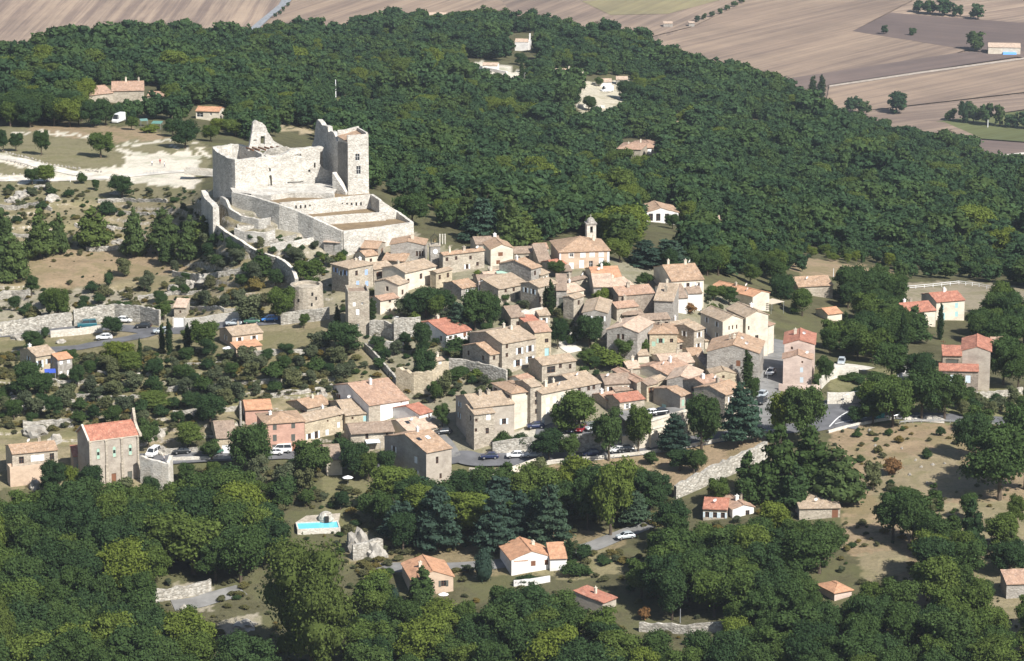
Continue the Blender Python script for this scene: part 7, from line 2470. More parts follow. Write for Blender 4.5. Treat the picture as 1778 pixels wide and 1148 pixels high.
nt.links.new(nz_.outputs['Fac'], bp.inputs['Height'])
nt.links.new(bp.outputs[0], b.inputs['Normal'])
mb.build('pool_water', mw, e)
mb = MB()
mb.face([(-4.6, 2.6, 0.03), (4.8, 2.6, 0.03), (5.4, 6.5, 0.5), (-2.0, 6.0, 0.4)])
o = mb.build('pool_terrace', WALL['stone'], e)
# domed pool house beside it
g2 = PZ(566, 903, zp)
e = empty('pool_shelter', g2, R_(10), 'small round stone shelter behind the swimming pool', 'shelter')
mb = MB()
for k in range(5):
    t0, t1 = k / 5 * 1.4, (k + 1) / 5 * 1.4
    mb.cyl((0, 0, 2.0 * math.sin(t0)), (0, 0, 2.0 * math.sin(t1)), 1.9 * math.cos(t0), 1.9 * math.cos(t1), 14, cap=(k == 4))
mb.build('dome', WALL['rubble'], e)
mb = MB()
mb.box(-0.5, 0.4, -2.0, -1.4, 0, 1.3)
mb.build('opening', M_dark, e)  # dark block painted as the doorway's inner shade
# ------------------------------------------------------------------ garden furniture and small structures
def parasol(u, v, label, r=1.6, h=2.4, col=M_white):
    g = ground(u, v)
    e = empty('parasol', g, 0, label, 'parasol')
    mb = MB()
    mb.cyl((0, 0, -0.1), (0, 0, h), 0.04, 0.04, 6)
    mb.build('pole', M_metal, e)
    mb = MB()
    n = 8
    for i in range(n):
        a, b = 6.283 * i / n, 6.283 * (i + 1) / n
        mb.face([(r * math.cos(a), r * math.sin(a), h - 0.5), (r * math.cos(b), r * math.sin(b), h - 0.5), (0, 0, h)])
    mb.build('canopy', col, e)
    return e


parasol(397, 618, 'white parasol on the terrace of the orange rendered house', 1.5, 2.4)
parasol(770, 1046, 'white parasol in front of the peach villa', 1.1, 2.2)
parasol(604, 842, 'white garden canopy on a lawn below the round trees', 1.25, 2.2)
def canopy(label, u0, u1, v, w, d, h, col, name='awning', cat='awning', deg=0):
    g = ground((u0 + u1) / 2, v)
    e = empty(name, g, R_(deg), label, cat)
    mb = MB()
    mb.hexa([(-w / 2, -d / 2, h), (w / 2, -d / 2, h), (w / 2, d / 2, h + 0.35), (-w / 2, d / 2, h + 0.35)], [(-w / 2, -d / 2, h + 0.08), (w / 2, -d / 2, h + 0.08), (w / 2, d / 2, h + 0.43), (-w / 2, d / 2, h + 0.43)])
    mb.build('cover', col, e)
    for x in (-w / 2 + 0.08, w / 2 - 0.08):
        for y in (-d / 2 + 0.08, d / 2 - 0.08):
            mb = MB()
            mb.cyl((x, y, -0.5), (x, y, h + 0.02), 0.06, 0.06, 6)
            mb.build('post', M_metal, e)
    return e


canopy('blue grey canopy before the brown hipped roof house', 632, 662, 785, 3.2, 2.2, 2.4, SHUT['pale'], deg=14)
canopy('blue tarpaulin shelter under the ochre house on the western slope', 80, 95, 660, 2.6, 2.4, 2.0, mat_plain('tarpaulin_blue', (0.05, 0.10, 0.45), 0.5), 'tarpaulin_shelter', 'shelter', 10)
canopy('red tiled porch roof on the side of the ochre house', 68, 98, 652, 3.6, 2.4, 2.8, ROOF['orange'], 'porch', 'porch', 12)
canopy('green tarpaulin shelter at the edge of the wood near the camper van', 264, 282, 224, 3.2, 2.6, 1.9, mat_plain('tarpaulin_green', (0.11, 0.24, 0.20), 0.6), 'tarpaulin_shelter', 'shelter', -10)
canopy('second green tarpaulin shelter among the trees near the camper van', 242, 258, 219, 2.4, 2.0, 1.8, mat_plain('tarpaulin_sage', (0.14, 0.25, 0.22), 0.6), 'tarpaulin_shelter', 'shelter', 15)
pg = canopy('white pergola on columns at the end of the peach roofed villa', 1330, 1350, 541, 4.6, 4.2, 2.6, M_white, 'pergola', 'pergola', 40)
bpy.data.objects.remove([c for c in pg.children if c.name.startswith('cover')][0])
for k in range(9):
    mb = MB()
    mb.box(-2.35, 2.35, -2.1 + k * 0.5, -1.98 + k * 0.5, 2.6, 2.75)
    mb.build('beam', M_cornice, pg)
canopy('green awning stretched over a village terrace below the grey gable', 866, 882, 490, 3.4, 2.4, 2.2, SHUT['green'], deg=10)
canopy('blue tarpaulin beside the valley farmhouse', 1738, 1762, 97, 9, 6, 2.0, mat_plain('tarpaulin_bright', (0.12, 0.35, 0.75), 0.5), 'tarpaulin_shelter', 'shelter', 0) if False else None
# tarpaulin on the plain
q = PZ(1752, 94, VZ)
e = empty('tarpaulin', q, 0, 'bright blue tarpaulin beside the valley farmhouse', 'tarpaulin')
mb = MB()
mb.hexa([(-5, -4, 0), (5, -4, 0), (5, 4, 0), (-5, 4, 0)], [(-4.5, -3.5, 1.6), (4.5, -3.5, 1.6), (4.5, 3.5, 1.9), (-4.5, 3.5, 1.9)])
mb.build('sheet', mat_plain('tarpaulin_bright', (0.12, 0.35, 0.75), 0.5), e)
# metal barriers of the castle square
for k, (u, v) in enumerate([(252, 303), (258, 302.5), (264, 302), (270, 301.5), (276, 301)]):
    g = ground(u, v)
    e = empty('crowd_barrier', g, R_(6), 'grey steel crowd barrier in the row on the white castle square', 'barrier', 'crowd barriers on the castle square')
    mb = MB()
    mb.cyl((-0.45, 0, 0.15), (-0.45, 0, 1.1), 0.03, 0.03, 5)
    mb.cyl((0.45, 0, 0.15), (0.45, 0, 1.1), 0.03, 0.03, 5)
    mb.cyl((-0.45, 0, 1.1), (0.45, 0, 1.1), 0.03, 0.03, 5)
    mb.cyl((-0.45, 0, 0.2), (0.45, 0, 0.2), 0.03, 0.03, 5)
    for x in (-0.3, -0.15, 0, 0.15, 0.3):
        mb.cyl((x, 0, 0.2), (x, 0, 1.1), 0.015, 0.015, 4)
    mb.build('frame', M_metal, e)
    mb = MB()
    for x in (-0.4, 0.4):
        mb.box(x - 0.04, x + 0.04, -0.3, 0.3, -0.02, 0.1)
    mb.build('feet', M_metal, e)


# ------------------------------------------------------------------ footbridge over the castle moat
pa, pb = PZ(320, 300, 54.0), PZ(374, 304, 54.0)
e = empty('footbridge', pa, 0, 'flat footbridge crossing the dark moat to the castle', 'bridge')
d = pb - pa
mb = MB()
mb.hexa([Vector((0, 0, -0.5)), d + Vector((0, 0, -0.5)), d + Vector((0, 4, -0.5)), Vector((0, 4, -0.5))], [Vector((0, 0, 0)), d, d + Vector((0, 4, 0)), Vector((0, 4, 0))])
mb.build('deck', WALL['lime'], e)
mb = MB()
for y in (0.1, 3.9):
    mb.hexa([Vector((0, y - 0.1, 0.002)), d + Vector((0, y - 0.1, 0.002)), d + Vector((0, y + 0.1, 0.002)), Vector((0, y + 0.1, 0.002))], [Vector((0, y - 0.1, 0.9)), d + Vector((0, y - 0.1, 0.9)), d + Vector((0, y + 0.1, 0.9)), Vector((0, y + 0.1, 0.9))])
mb.build('parapet', WALL['lime'], e)


# ------------------------------------------------------------------ people on the castle square
def person(u, v, deg, top, legs, label, arm=0.25, stride=0.18):
    g = ground(u, v)
    me = bpy.data.meshes.new('person')
    V_ = [(0, 0, 0.95), (0, 0, 1.2), (0, 0, 1.42), (0, 0, 1.52), (0, -0.02, 1.66), (0, -0.02, 1.76),
          (0.19, 0, 1.42), (0.24, 0.02, 1.14), (0.24, -arm, 0.92), (-0.19, 0, 1.42), (-0.24, 0.02, 1.14), (-0.24, -arm * 0.4, 0.88),
          (0.1, 0, 0.90), (0.11, -stride * 0.6, 0.48), (0.11, -stride, 0.06), (0.11, -stride - 0.14, 0.03),
          (-0.1, 0, 0.90), (-0.11, stride * 0.4, 0.48), (-0.11, stride, 0.06), (-0.11, stride - 0.14, 0.03)]
    E_ = [(0, 1), (1, 2), (2, 3), (3, 4), (4, 5), (2, 6), (6, 7), (7, 8), (2, 9), (9, 10), (10, 11), (0, 12), (12, 13), (13, 14), (14, 15), (0, 16), (16, 17), (17, 18), (18, 19)]
    Rd = [0.15, 0.14, 0.15, 0.06, 0.10, 0.085, 0.075, 0.05, 0.035, 0.075, 0.05, 0.035, 0.095, 0.065, 0.045, 0.035, 0.095, 0.065, 0.045, 0.035]
    me.from_pydata(V_, E_, [])
    o = bpy.data.objects.new('person', me)
    COL.objects.link(o)
    sk = o.modifiers.new('skin', 'SKIN')
    for i, r in enumerate(Rd):
        me.skin_vertices[0].data[i].radius = (r, r)
    me.skin_vertices[0].data[0].use_root = True
    o.modifiers.new('sub', 'SUBSURF').levels = 1
    o.modifiers['sub'].render_levels = 1
    dg = bpy.context.evaluated_depsgraph_get()
    em = bpy.data.meshes.new_from_object(o.evaluated_get(dg))
    o.modifiers.clear()
    o.data = em
    em.materials.clear()
    skin = mat_plain('skin', (0.42, 0.25, 0.18), 0.6)
    for m in (skin, mat_plain('shirt', top, 0.9), mat_plain('trousers', legs, 0.9)):
        em.materials.append(m)
    for p in em.polygons:
        c = p.center
        p.material_index = 2 if c.z < 0.93 and abs(c.x) < 0.2 else (1 if 0.93 <= c.z < 1.47 and not (abs(c.x) > 0.2 and c.z < 1.1) else 0)
    o.location = g + Vector((0, 0, 0.05))
    o.rotation_euler = (0, 0, R_(deg))
    mb = MB()
    for k in range(3):
        t0, t1 = k / 3 * 1.5, (k + 1) / 3 * 1.5
        mb.cyl((0, 0.0, 1.69 + 0.12 * math.sin(t0)), (0, 0.0, 1.69 + 0.12 * math.sin(t1)), 0.115 * math.cos(t0), 0.115 * math.cos(t1), 8, cap=False)
    mb.build('hair', M_frame_b, o)
    return tag(o, label, 'person')


person(264, 288.5, 20, (0.75, 0.75, 0.75), (0.05, 0.06, 0.1), 'person in a white top and dark trousers walking on the castle square')
person(278, 286, 200, (0.35, 0.06, 0.05), (0.25, 0.12, 0.1), 'person in dark red standing on the castle square', 0.05, 0.05)
person(285.5, 291, 90, (0.7, 0.7, 0.72), (0.1, 0.1, 0.12), 'person in a pale top and dark trousers nearest the castle moat'.replace('nearest', 'beside'), 0.1, 0.15)
person(285, 803, 90, (0.6, 0.6, 0.6), (0.05, 0.05, 0.08), 'person in grey walking on the lower road near the chapel')
# ------------------------------------------------------------------ trees that can be told apart
T = tree
for a in [
    ('oak', 175, 274, 44, 52, 'round spreading tree alone in the middle of the dry meadow'),
    ('oak', 72, 270, 44, 30, 'slim young tree in the meadow near the boulder row'),
    ('dark', 28, 263, 30, 28, 'small tree beside the very dark one in the meadow'),
    ('dark', 6, 264, 36, 26, 'very dark tree at the western end of the meadow'),
    ('lime', 82, 320, 32, 40, 'light green tree beside the castle track'),
    ('oak', 56, 321, 30, 36, 'olive green tree on the verge below the castle track'),
    ('bush', 141, 319, 24, 22, 'dark bush at the fork of the castle track'),
    ('dark', 167, 330, 18, 18, 'small dark bush by the stone post under the castle square'),
    ('dark', 212, 344, 38, 46, 'dome shaped dark bush below the white castle square'),
    ('bush', 186, 372, 28, 38, 'grey green bush on the first terrace below the castle square'),
    ('dark', 322, 258, 46, 50, 'dark tree overhanging the white castle square'),
    ('oak', 228, 226, 22, 26, 'bushy tree next to the camper van'),
    ('limebush', 262, 231, 18, 34, 'yellow green bush in front of the tarpaulin shelters'),
    ('oak', 366, 246, 28, 36, 'bushy oak between the bungalow and the castle square'),
    ('lime', 410, 238, 30, 48, 'yellow green oak behind the castle bastion'),
    ('lime', 380, 232, 26, 40, 'smaller yellow green oak behind the castle bastion'),
    ('dark', 300, 238, 30, 34, 'dark oak behind the tarpaulin shelters'),
    ('pine', 25, 490, 80, 46, 'light pine leaning over the brown terrace meadow at its western end'),
    ('pine', 5, 478, 115, 66, 'tall pine at the western edge of the terraces'),
    ('pine', 70, 448, 84, 54, 'broad pine beside the slim pine on the upper terraces'),
    ('pine', 103, 442, 72, 30, 'slim pine beside the broad pine on the upper terraces'),
    ('pine', 163, 432, 74, 56, 'dense bright pine in the middle of the upper terraces'),
    ('pine', 233, 446, 86, 40, 'feathery pine beside the brown meadow'),
    ('pine', 285, 440, 80, 52, 'dense pine casting a black shadow near the rampart'),
    ('pine', 290, 458, 50, 28, 'young pine in front of the dense pine'),
    ('pine', 330, 452, 78, 40, 'thin pine at the eastern end of the brown meadow'),
    ('pine', 352, 430, 56, 38, 'small pine next to the ruined buttress wall'),
    ('olive', 216, 480, 34, 34, 'round grey bush alone on the brown meadow'),
    ('bush', 188, 498, 30, 24, 'small dark bush below the brown meadow'),
    ('olive', 304, 474, 24, 20, 'small green bush under the thin pine'),
    ('dark', 55, 514, 34, 30, 'dark bush above the dry stone wall'),
    ('oak', 100, 562, 62, 50, 'bushy tree growing above the curved rubble wall'),
    ('olive', 166, 556, 26, 28, 'small tree over the curved rubble wall behind the van'),
    ('olive', 55, 566, 18, 18, 'tiny bush on the roadside rubble wall'),
    ('dark', 195, 583, 32, 40, 'dark bush between the two roads at the junction'),
    ('bush', 78, 587, 22, 22, 'dark bush at the end of the low white road wall'),
    ('dark', 60, 612, 34, 50, 'dark bush above the ochre western house'),
    ('oak', 285, 556, 34, 36, 'bushy tree beside the stone hut'),
    ('olive', 445, 492, 36, 30, 'rounded dark shrub among the rocks under the rampart'),
    ('olive', 390, 534, 24, 26, 'round grey green bush on the terrace below the rampart'),
    ('olive', 358, 530, 26, 32, 'olive bush left of the round grey green one'.replace('left of', 'beside')),
    ('olive', 418, 535, 30, 34, 'second olive bush on the terrace below the rampart'),
    ('conifer', 455, 478, 46, 36, 'dark conifer pressed against the rampart'),
    ('olive', 435, 560, 48, 62, 'pale yellowish tree shading the parked cars'),
    ('oak', 490, 560, 62, 58, 'tall airy tree shading the blue car by the bastion'),
    ('oak', 355, 614, 60, 62, 'dense green tree beside the orange rendered house'),
    ('cypress', 282, 612, 50, 11, 'slim cypress, first of the pair at the road'),
    ('cypress', 294, 614, 60, 12, 'taller cypress of the pair at the road'),
    ('cypress', 326, 614, 52, 12, 'cypress against the dense green tree'),
    ('cypress', 243, 642, 54, 9, 'thin cypress alone below the road junction'),
    ('lime', 205, 640, 46, 70, 'big yellow green bush under the road junction'),
    ('lime', 228, 652, 40, 44, 'yellow green bush beside the thin lone cypress'),
    ('lime', 330, 596, 22, 34, 'yellowish hedge bush behind the cypresses'),
    ('dark', 600, 614, 52, 66, 'dark domed tree under the tall rampart house'),
    ('olive', 556, 612, 40, 50, 'grey green tree beside the dark domed tree'),
    ('oak', 528, 570, 24, 22, 'small tree on the bank under the bastion'),
    ('cypress', 586, 567, 36, 10, 'small cypress between the bastion and the rampart house'),
    ('dark', 52, 690, 56, 66, 'dark tree below the ochre western house'),
    ('dark', 135, 672, 38, 28, 'dark bush beside the ochre western house'),
    ('dark', 78, 690, 40, 40, 'dark bush under the ochre western house porch'),
    ('dark', 96, 724, 34, 34, 'small oak on the bare bank above the chapel'),
    ('oak', 258, 782, 56, 44, 'reddish green tree beside the chapel bell gable'),
    ('dark', 90, 862, 56, 50, 'bushy tree in front of the flat fronted house'),
    ('lime', 125, 862, 50, 34, 'light green tree in front of the sacristy'),
    ('dark', 156, 866, 56, 56, 'dense tree against the corner of the chapel'),
    ('olive', 215, 868, 40, 44, 'grey bush at the foot of the chapel'),
    ('dark', 262, 872, 44, 34, 'dark tree before the big retaining wall'),
    ('dark', 438, 826, 88, 78, 'big dark round tree before the salmon pink house'),
    ('oak', 538, 832, 70, 76, 'big leafy round tree on the lower road'),
    ('dark', 614, 832, 66, 60, 'dark round tree in front of the brown hipped roof house'),
    ('lime', 640, 836, 50, 44, 'brighter tree between the dark round tree and the grey sided house'),
    ('dark', 672, 832, 50, 44, 'dark bushy tree against the grey sided house'),
    ('conifer', 590, 790, 40, 30, 'small conifer behind the dark round tree'),
    ('lime', 330, 780, 44, 60, 'bright green tree above the lower road'),
    ('dark', 365, 736, 50, 56, 'dark green tree behind the ochre barn'),
    ('oak', 368, 800, 36, 40, 'bush spilling over the lower road by the barn'),
    ('lime', 268, 712, 30, 70, 'bright bushes in the middle of the western slope'),
    ('plane', 542, 1172, 214, 208, 'huge light green plane tree towering over the wood'),
    ('plane', -8, 1175, 130, 110, 'light green tree cut by the corner of the wood'),
    ('lime', -14, 1010, 110, 70, 'yellow green tree at the western edge of the wood'),
    # behind and beside the castle
    ('dark', 716, 392, 56, 66, 'dark spreading tree at the eastern corner of the castle terraces'),
    ('olive', 706, 338, 26, 50, 'olive green crown behind the castle terraces'),
    ('cedar', 835, 422, 80, 78, 'blue green cedar behind the upper village roofs'),
    ('pine', 885, 432, 92, 60, 'tall green pine beside the blue green cedar'),
    ('pine', 815, 400, 76, 50, 'green pine behind the blue green cedar'),
    ('pine', 912, 428, 60, 50, 'pine close to the low outbuilding by the church'),
    ('cedar', 1160, 470, 56, 86, 'wide layered cedar behind the big brown roof'),
    ('cedar', 1120, 464, 48, 70, 'second layered cedar between the church and the brown roof'),
    ('lime', 1076, 456, 40, 46, 'round bright green tree beside the church'),
    ('bush', 1050, 472, 22, 30, 'bush at the corner of the church'),
    ('bush', 1120, 492, 22, 30, 'dark bush beside the white van roof behind the village'.replace('van roof', 'wall')),
    # inside the village
    ('dark', 740, 552, 50, 60, 'dark tree in the leafy garden'),
    ('dark', 770, 546, 40, 44, 'darker tree at the end of the leafy garden'),
    ('olive', 705, 553, 30, 42, 'low grey shrubbery of the leafy garden'),
    ('dark', 855, 574, 58, 46, 'dark tree at the eastern side of the big dark garden tree'),
    ('dark', 716, 551, 42, 40, 'bushy tree at the western end of the leafy garden'),
    ('oak', 756, 556, 46, 40, 'lighter tree in front of the leafy garden'),
    ('dark', 832, 612, 36, 50, 'low dark tree beside the white fronted house'),
    ('oak', 1118, 618, 28, 30, 'small tree before the yellow house with green shutters'),
    ('cypress', 646, 554, 36, 14, 'dark clipped cypress beside the rampart house'),
    ('dark', 825, 574, 64, 70, 'big dark tree under the house with two white windows'),
    ('cedar', 795, 580, 56, 44, 'greyish conifer beside the big dark tree'),
    ('olive', 600, 500, 30, 44, 'shrub against the house with blue shutters'),
    ('oak', 540, 496, 44, 58, 'round tree inside the rampart'),
    ('cypress', 956, 548, 62, 15, 'tall dark cypress on the steep village lane'),
    ('cypress', 947, 546, 48, 10, 'slimmer cypress behind the tall dark one on the lane'),
    ('dark', 968, 606, 50, 36, 'dark tree beside the yellow house on the lane'),
    ('dark', 1024, 602, 54, 54, 'round green tree before the grey gabled house'),
    ('olive', 1005, 590, 24, 30, 'shrub at the bottom of the grey gabled house'),
    ('lime', 1046, 532, 30, 34, 'green garden tree in the shaded alley'),
    ('oak', 965, 481, 28, 34, 'green tree beside the church steps'),
    ('oak', 875, 525, 18, 24, 'bush against the old stone arches'),
    ('limebush', 1050, 634, 32, 76, 'bright ivy covered bank above the red roofs'),
    ('oak', 1085, 622, 36, 44, 'green bush below the grey gabled house'),
    ('oak', 1020, 634, 26, 36, 'second bush on the ivy covered bank'),
    ('rust', 1197, 545, 22, 30, 'reddish brown shrub before the white walls'),
    ('dark', 1266, 530, 32, 36, 'dark tree before the peach roofed villa'),
    ('oak', 1240, 522, 24, 40, 'green hedge bush before the peach roofed villa'),
    ('cypress', 1298, 672, 64, 17, 'tall cypress standing at the end of the wide grey gable'),
    ('dark', 1308, 700, 44, 28, 'ivy covered tree at the foot of the tall cypress'),
    ('dark', 735, 668, 56, 50, 'dark bush in the sloping garden'),
    ('dark', 735, 622, 60, 44, 'dark tree beside the narrow brown roof'),
    ('bush', 795, 614, 32, 66, 'shrubs under the white fronted house'),
    ('olive', 770, 690, 44, 40, 'grey green tree below the ochre bluff'),
    ('oak', 768, 742, 40, 34, 'small round tree at the lane below the bluff'),
    ('oak', 755, 700, 40, 28, 'green tree on the lane above the red roof'),
    ('olive', 860, 682, 24, 46, 'shrubs on the terrace above the hipped cream house'),
    ('limebush', 830, 656, 20, 30, 'bright bush under the wall of the large stone house'),
    ('bush', 660, 640, 22, 30, 'shrub in the stepped garden'),
    # the square and the lower road
    ('oak', 1005, 752, 66, 92, 'broad plane tree shading the square'),
    ('oak', 975, 750, 50, 44, 'smaller plane tree at the end of the square'),
    ('dark', 953, 800, 50, 66, 'round dark tree hanging over the lower road'),
    ('oak', 990, 800, 46, 44, 'thin tree next to the round dark one on the lower road'),
    ('oak', 1057, 800, 92, 66, 'tall brownish plane tree on the lower road'),
    ('oak', 1108, 788, 82, 58, 'plane tree with a clear trunk before the cream wall'),
    ('cedar', 1172, 792, 76, 58, 'layered tree in front of the stepped retaining wall'),
    ('oak', 1218, 782, 92, 62, 'brownish tree before the stone corner house'),
    ('dark', 1205, 758, 60, 36, 'dense ivy green tree beside the stepped wall'),
    ('cedar', 1288, 772, 108, 76, 'pale grey green cedar on the bend of the lower road'),
    ('bush', 875, 772, 28, 36, 'clipped round bush by the rubble forecourt'),
    ('bush', 905, 774, 26, 40, 'second clipped bush by the rubble forecourt'),
    ('bush', 1130, 806, 26, 30, 'bush under the parapet of the lower road'),
    ('dark', 1180, 818, 34, 56, 'dark shrubs on the brown bank'),
    ('dark', 1205, 822, 40, 40, 'dark tree on the brown bank beside the shrubs'),
    ('cypress', 943, 737, 18, 10, 'little clipped cypress at the cream house door'),
    # right of the street
    ('oak', 1400, 772, 98, 80, 'broad leafy tree at the junction by the rose house'),
    ('lime', 1362, 762, 88, 70, 'yellowish tree at the junction by the rose house'),
    ('conifer', 1352, 868, 136, 66, 'tall dark conifer at the top of the ragged wall'),
    ('conifer', 1408, 862, 124, 74, 'second tall conifer of the dark clump'),
    ('pine', 1455, 876, 100, 84, 'dense green pine at the eastern side of the dark clump'),
    ('conifer', 1300, 874, 92, 46, 'pointed conifer in front of the ragged wall'),
    ('conifer', 1380, 884, 80, 50, 'blue green conifer before the dark clump'),
    ('oak', 1247, 876, 46, 50, 'bush in front of the ragged retaining wall'),
    ('oak', 1550, 742, 84, 84, 'leafy tree at the edge of the eastern road'),
    ('dark', 1516, 736, 50, 56, 'darker tree beside the leafy tree on the eastern road'),
    ('dark', 1600, 728, 84, 80, 'large dark tree before the red roofed stone wing'),
    ('oak', 1640, 728, 76, 70, 'large lighter tree before the red roofed stone wing'),
    ('bush', 1488, 735, 34, 36, 'thin bush on the asphalt apron'),
    ('dark', 1594, 668, 54, 56, 'dark tree above the white sloping wall'),
    ('dark', 1548, 660, 62, 66, 'dark tree by the hedge of the gravel yard'),
    ('cypress', 1566, 640, 96, 17, 'tall cypress near the rising lane'),
    ('cypress', 1632, 590, 64, 11, 'slim cypress in front of the two storey cream house'),
    ('cypress', 1467, 600, 60, 11, 'cypress rising from the garden hedge'),
    ('cypress', 1526, 506, 28, 8, 'small cypress behind the garden trees'),
    ('conifer', 1588, 596, 66, 44, 'dark conifer before the low red roofed wing'),
    ('dark', 1560, 600, 60, 40, 'dark tree hiding the end of the red roofed wing'),
    ('oak', 1432, 668, 50, 34, 'green tree beside the rose coloured street house'),
    ('bush', 1420, 674, 30, 20, 'shrub against the rose coloured street house'),
    ('bush', 1480, 660, 16, 44, 'clipped hedge of the sunken garden'),
    ('bush', 1494, 668, 16, 24, 'round clipped bush in the sunken garden'),
    ('bush', 1494, 686, 18, 34, 'clipped bush on the lawn of the sunken garden'),
    ('dark', 1742, 668, 80, 66, 'dark tree beside the tall brownish house'),
    ('dark', 1768, 676, 70, 60, 'second dark tree at the eastern edge beside the tall house'),
    ('dark', 1745, 610, 60, 70, 'dark trees behind the tall brownish house'),
    ('oak', 1700, 584, 44, 50, 'green tree beside the two storey cream house'),
    ('dark', 1690, 798, 80, 66, 'dark tree on the bank below the guard rail'),
    ('oak', 1700, 752, 46, 60, 'lighter tree at the guard rail'),
    ('dark', 1735, 868, 120, 130, 'very large dark tree on the dry slope'),
    ('dark', 1780, 850, 140, 100, 'dark tree merging with the very large one on the slope'),
    ('conifer', 1622, 888, 48, 30, 'small dark cone shaped tree on the dry meadow'),
    ('olive', 1612, 892, 26, 34, 'round shrub beside the small cone shaped tree'),
    ('conifer', 1655, 930, 46, 28, 'upright tree in the dry orchard'),
    ('conifer', 1688, 965, 100, 40, 'tall dark upright tree in the dry orchard'),
    ('dark', 1680, 906, 50, 42, 'dark round tree in the dry orchard'),
    ('lime', 1764, 916, 54, 36, 'light green tree in the dry orchard'),
    ('lime', 1745, 930, 40, 44, 'smaller light green tree in the dry orchard'),
    ('pine', 1756, 980, 60, 40, 'thin grey pine by the orchard terrace wall'),
    ('rust', 1548, 826, 36, 36, 'leafless reddish shrub on the dry bank'),
    ('olive', 1516, 852, 46, 40, 'light shrub at the edge of the dry bank'),
    ('bush', 1608, 796, 22, 18, 'small dark bush on the dry bank'),
    ('bush', 1570, 862, 18, 60, 'low dark hedge on the grassy hollow'),
    # by the villas below
    ('egg', 840, 1010, 56, 32, 'large egg shaped clipped tree beside the white villa'),
    ('egg', 650, 1052, 42, 26, 'egg shaped clipped tree west of the peach villa'.replace('west of', 'farther from')),
    ('egg', 681, 1058, 42, 24, 'egg shaped clipped tree close to the peach villa'),
    ('conifer', 732, 1062, 80, 52, 'dark conifer hiding half of the peach villa'),
    ('bush', 1015, 972, 32, 36, 'clipped round bush by the lower lane'),
    ('cypress', 988, 972, 36, 20, 'dark column bush behind the white villa'),
    ('limebush', 655, 1012, 26, 50, 'bright hedge above the peach villa'),
    ('bush', 1000, 1000, 24, 60, 'hedge of the white villa garden'),
    ('bush', 915, 1010, 14, 40, 'climbing plant on the white villa terrace'),
    ('conifer', 880, 876, 76, 46, 'dark conifer over the lower car port'),
    ('cedar', 860, 962, 110, 80, 'tall green cedar above the white villa'),
    ('cedar', 760, 958, 116, 90, 'tall blue green cedar in the middle of the wood'),
    ('cedar', 955, 950, 110, 84, 'tall feathery cedar above the lower lane'),
    ('cedar', 905, 940, 90, 60, 'second feathery cedar above the lower lane'),
    ('lime', 1060, 930, 130, 80, 'tall light green tree above the lower lane'),
    ('dark', 1020, 920, 90, 60, 'dark tree behind the lower lane'),
    ('dark', 700, 960, 66, 66, 'dark bush tree beside the rock face'),
    ('dark', 810, 868, 50, 60, 'trees under the grey sided house'),
    ('rust', 1120, 1076, 26, 26, 'rusty shrub in the wood by the pole'),
]:
    T(a[0], a[1], a[2], a[3], a[4], a[5])

for a in [('dark', 905, 114, 20, 26, 'dark tree below the white hilltop chapel'), ('cypress', 906, 142, 34, 9, 'dark cypress on the hilltop below the white chapel'), ('dark', 985, 190, 40, 54, 'large dark tree in front of the pale hilltop house'), ('oak', 1022, 192, 24, 30, 'tree at the lower edge of the pale hilltop yard'),
          ('dark', 1088, 176, 34, 46, 'dark tree at the eastern edge of the pale hilltop yard'), ('oak', 1040, 150, 16, 20, 'small tree behind the white truck'), ('dark', 930, 158, 24, 34, 'dark tree beside the white hilltop terrace wall'), ('oak', 860, 152, 24, 34, 'tree under the white graveyard wall'),
          ('dark', 1168, 398, 26, 26, 'yellowing tree at the corner of the white house in the wood'.replace('yellowing', 'bushy'))]:
    T(*a)
# trees standing on the plain
def plain_tree(key, u, v, hpx, wpx, label, group=None):
    return tree(key, u, v, hpx, wpx, label, group, at=PZ(u, v, VZ))


plain_tree('far', 1556, 197, 34, 50, 'big round tree alone on the plain', )
plain_tree('far', 1480, 196, 30, 36, 'tree at the end of the short hedge on the plain')
plain_tree('far', 1500, 200, 24, 28, 'smaller tree of the short hedge on the plain')
plain_tree('cypress', 1411, 170, 38, 12, 'first of the two slim poplars at the field edge')
plain_tree('cypress', 1426, 170, 40, 13, 'second of the two slim poplars at the field edge')
for i, (u, v, h, w) in enumerate([(1595, 22, 20, 28), (1615, 25, 26, 34), (1640, 27, 28, 40), (1660, 29, 22, 26)]):
    plain_tree('far', u, v, h, w, ['low tree starting the grove on the plain', 'second rounded tree of the grove on the plain', 'tallest tree of the grove on the plain', 'last small tree of the grove on the plain'][i])
plain_tree('far', 1698, 34, 26, 36, 'single dark tree next to the grove on the plain')
plain_tree('far', 1693, 87, 34, 44, 'dark tree beside the valley farmhouse')
plain_tree('far', 1535, 60, 16, 18, 'small tree on the ploughed field edge')
plain_tree('far', 1585, 62, 14, 18, 'second small tree on the ploughed field edge')
for i, (u, v, h, w) in enumerate([(1650, 210, 20, 30), (1672, 214, 40, 26), (1690, 214, 34, 34), (1712, 218, 40, 36), (1735, 220, 36, 30), (1758, 222, 26, 30), (1778, 224, 30, 30)]):
    plain_tree('far', u, v, h, w, 'leafy tree in the hedgerow across the plain', 'hedgerow trees on the plain')
for i, (u, v) in enumerate([(1210, 38), (1222, 34), (1236, 30), (1250, 24), (1262, 18), (1275, 12), (1288, 6)]):
    plain_tree('far', u, v, 10, 14, 'small bush in the line along the far ditch', 'bushes along the far ditch')
for i, (u, v) in enumerate([(486, 26), (478, 30), (492, 20), (500, 12)]):
    plain_tree('far', u, v, 8, 8, 'small bush beside the far grey road', 'bushes beside the far grey road')

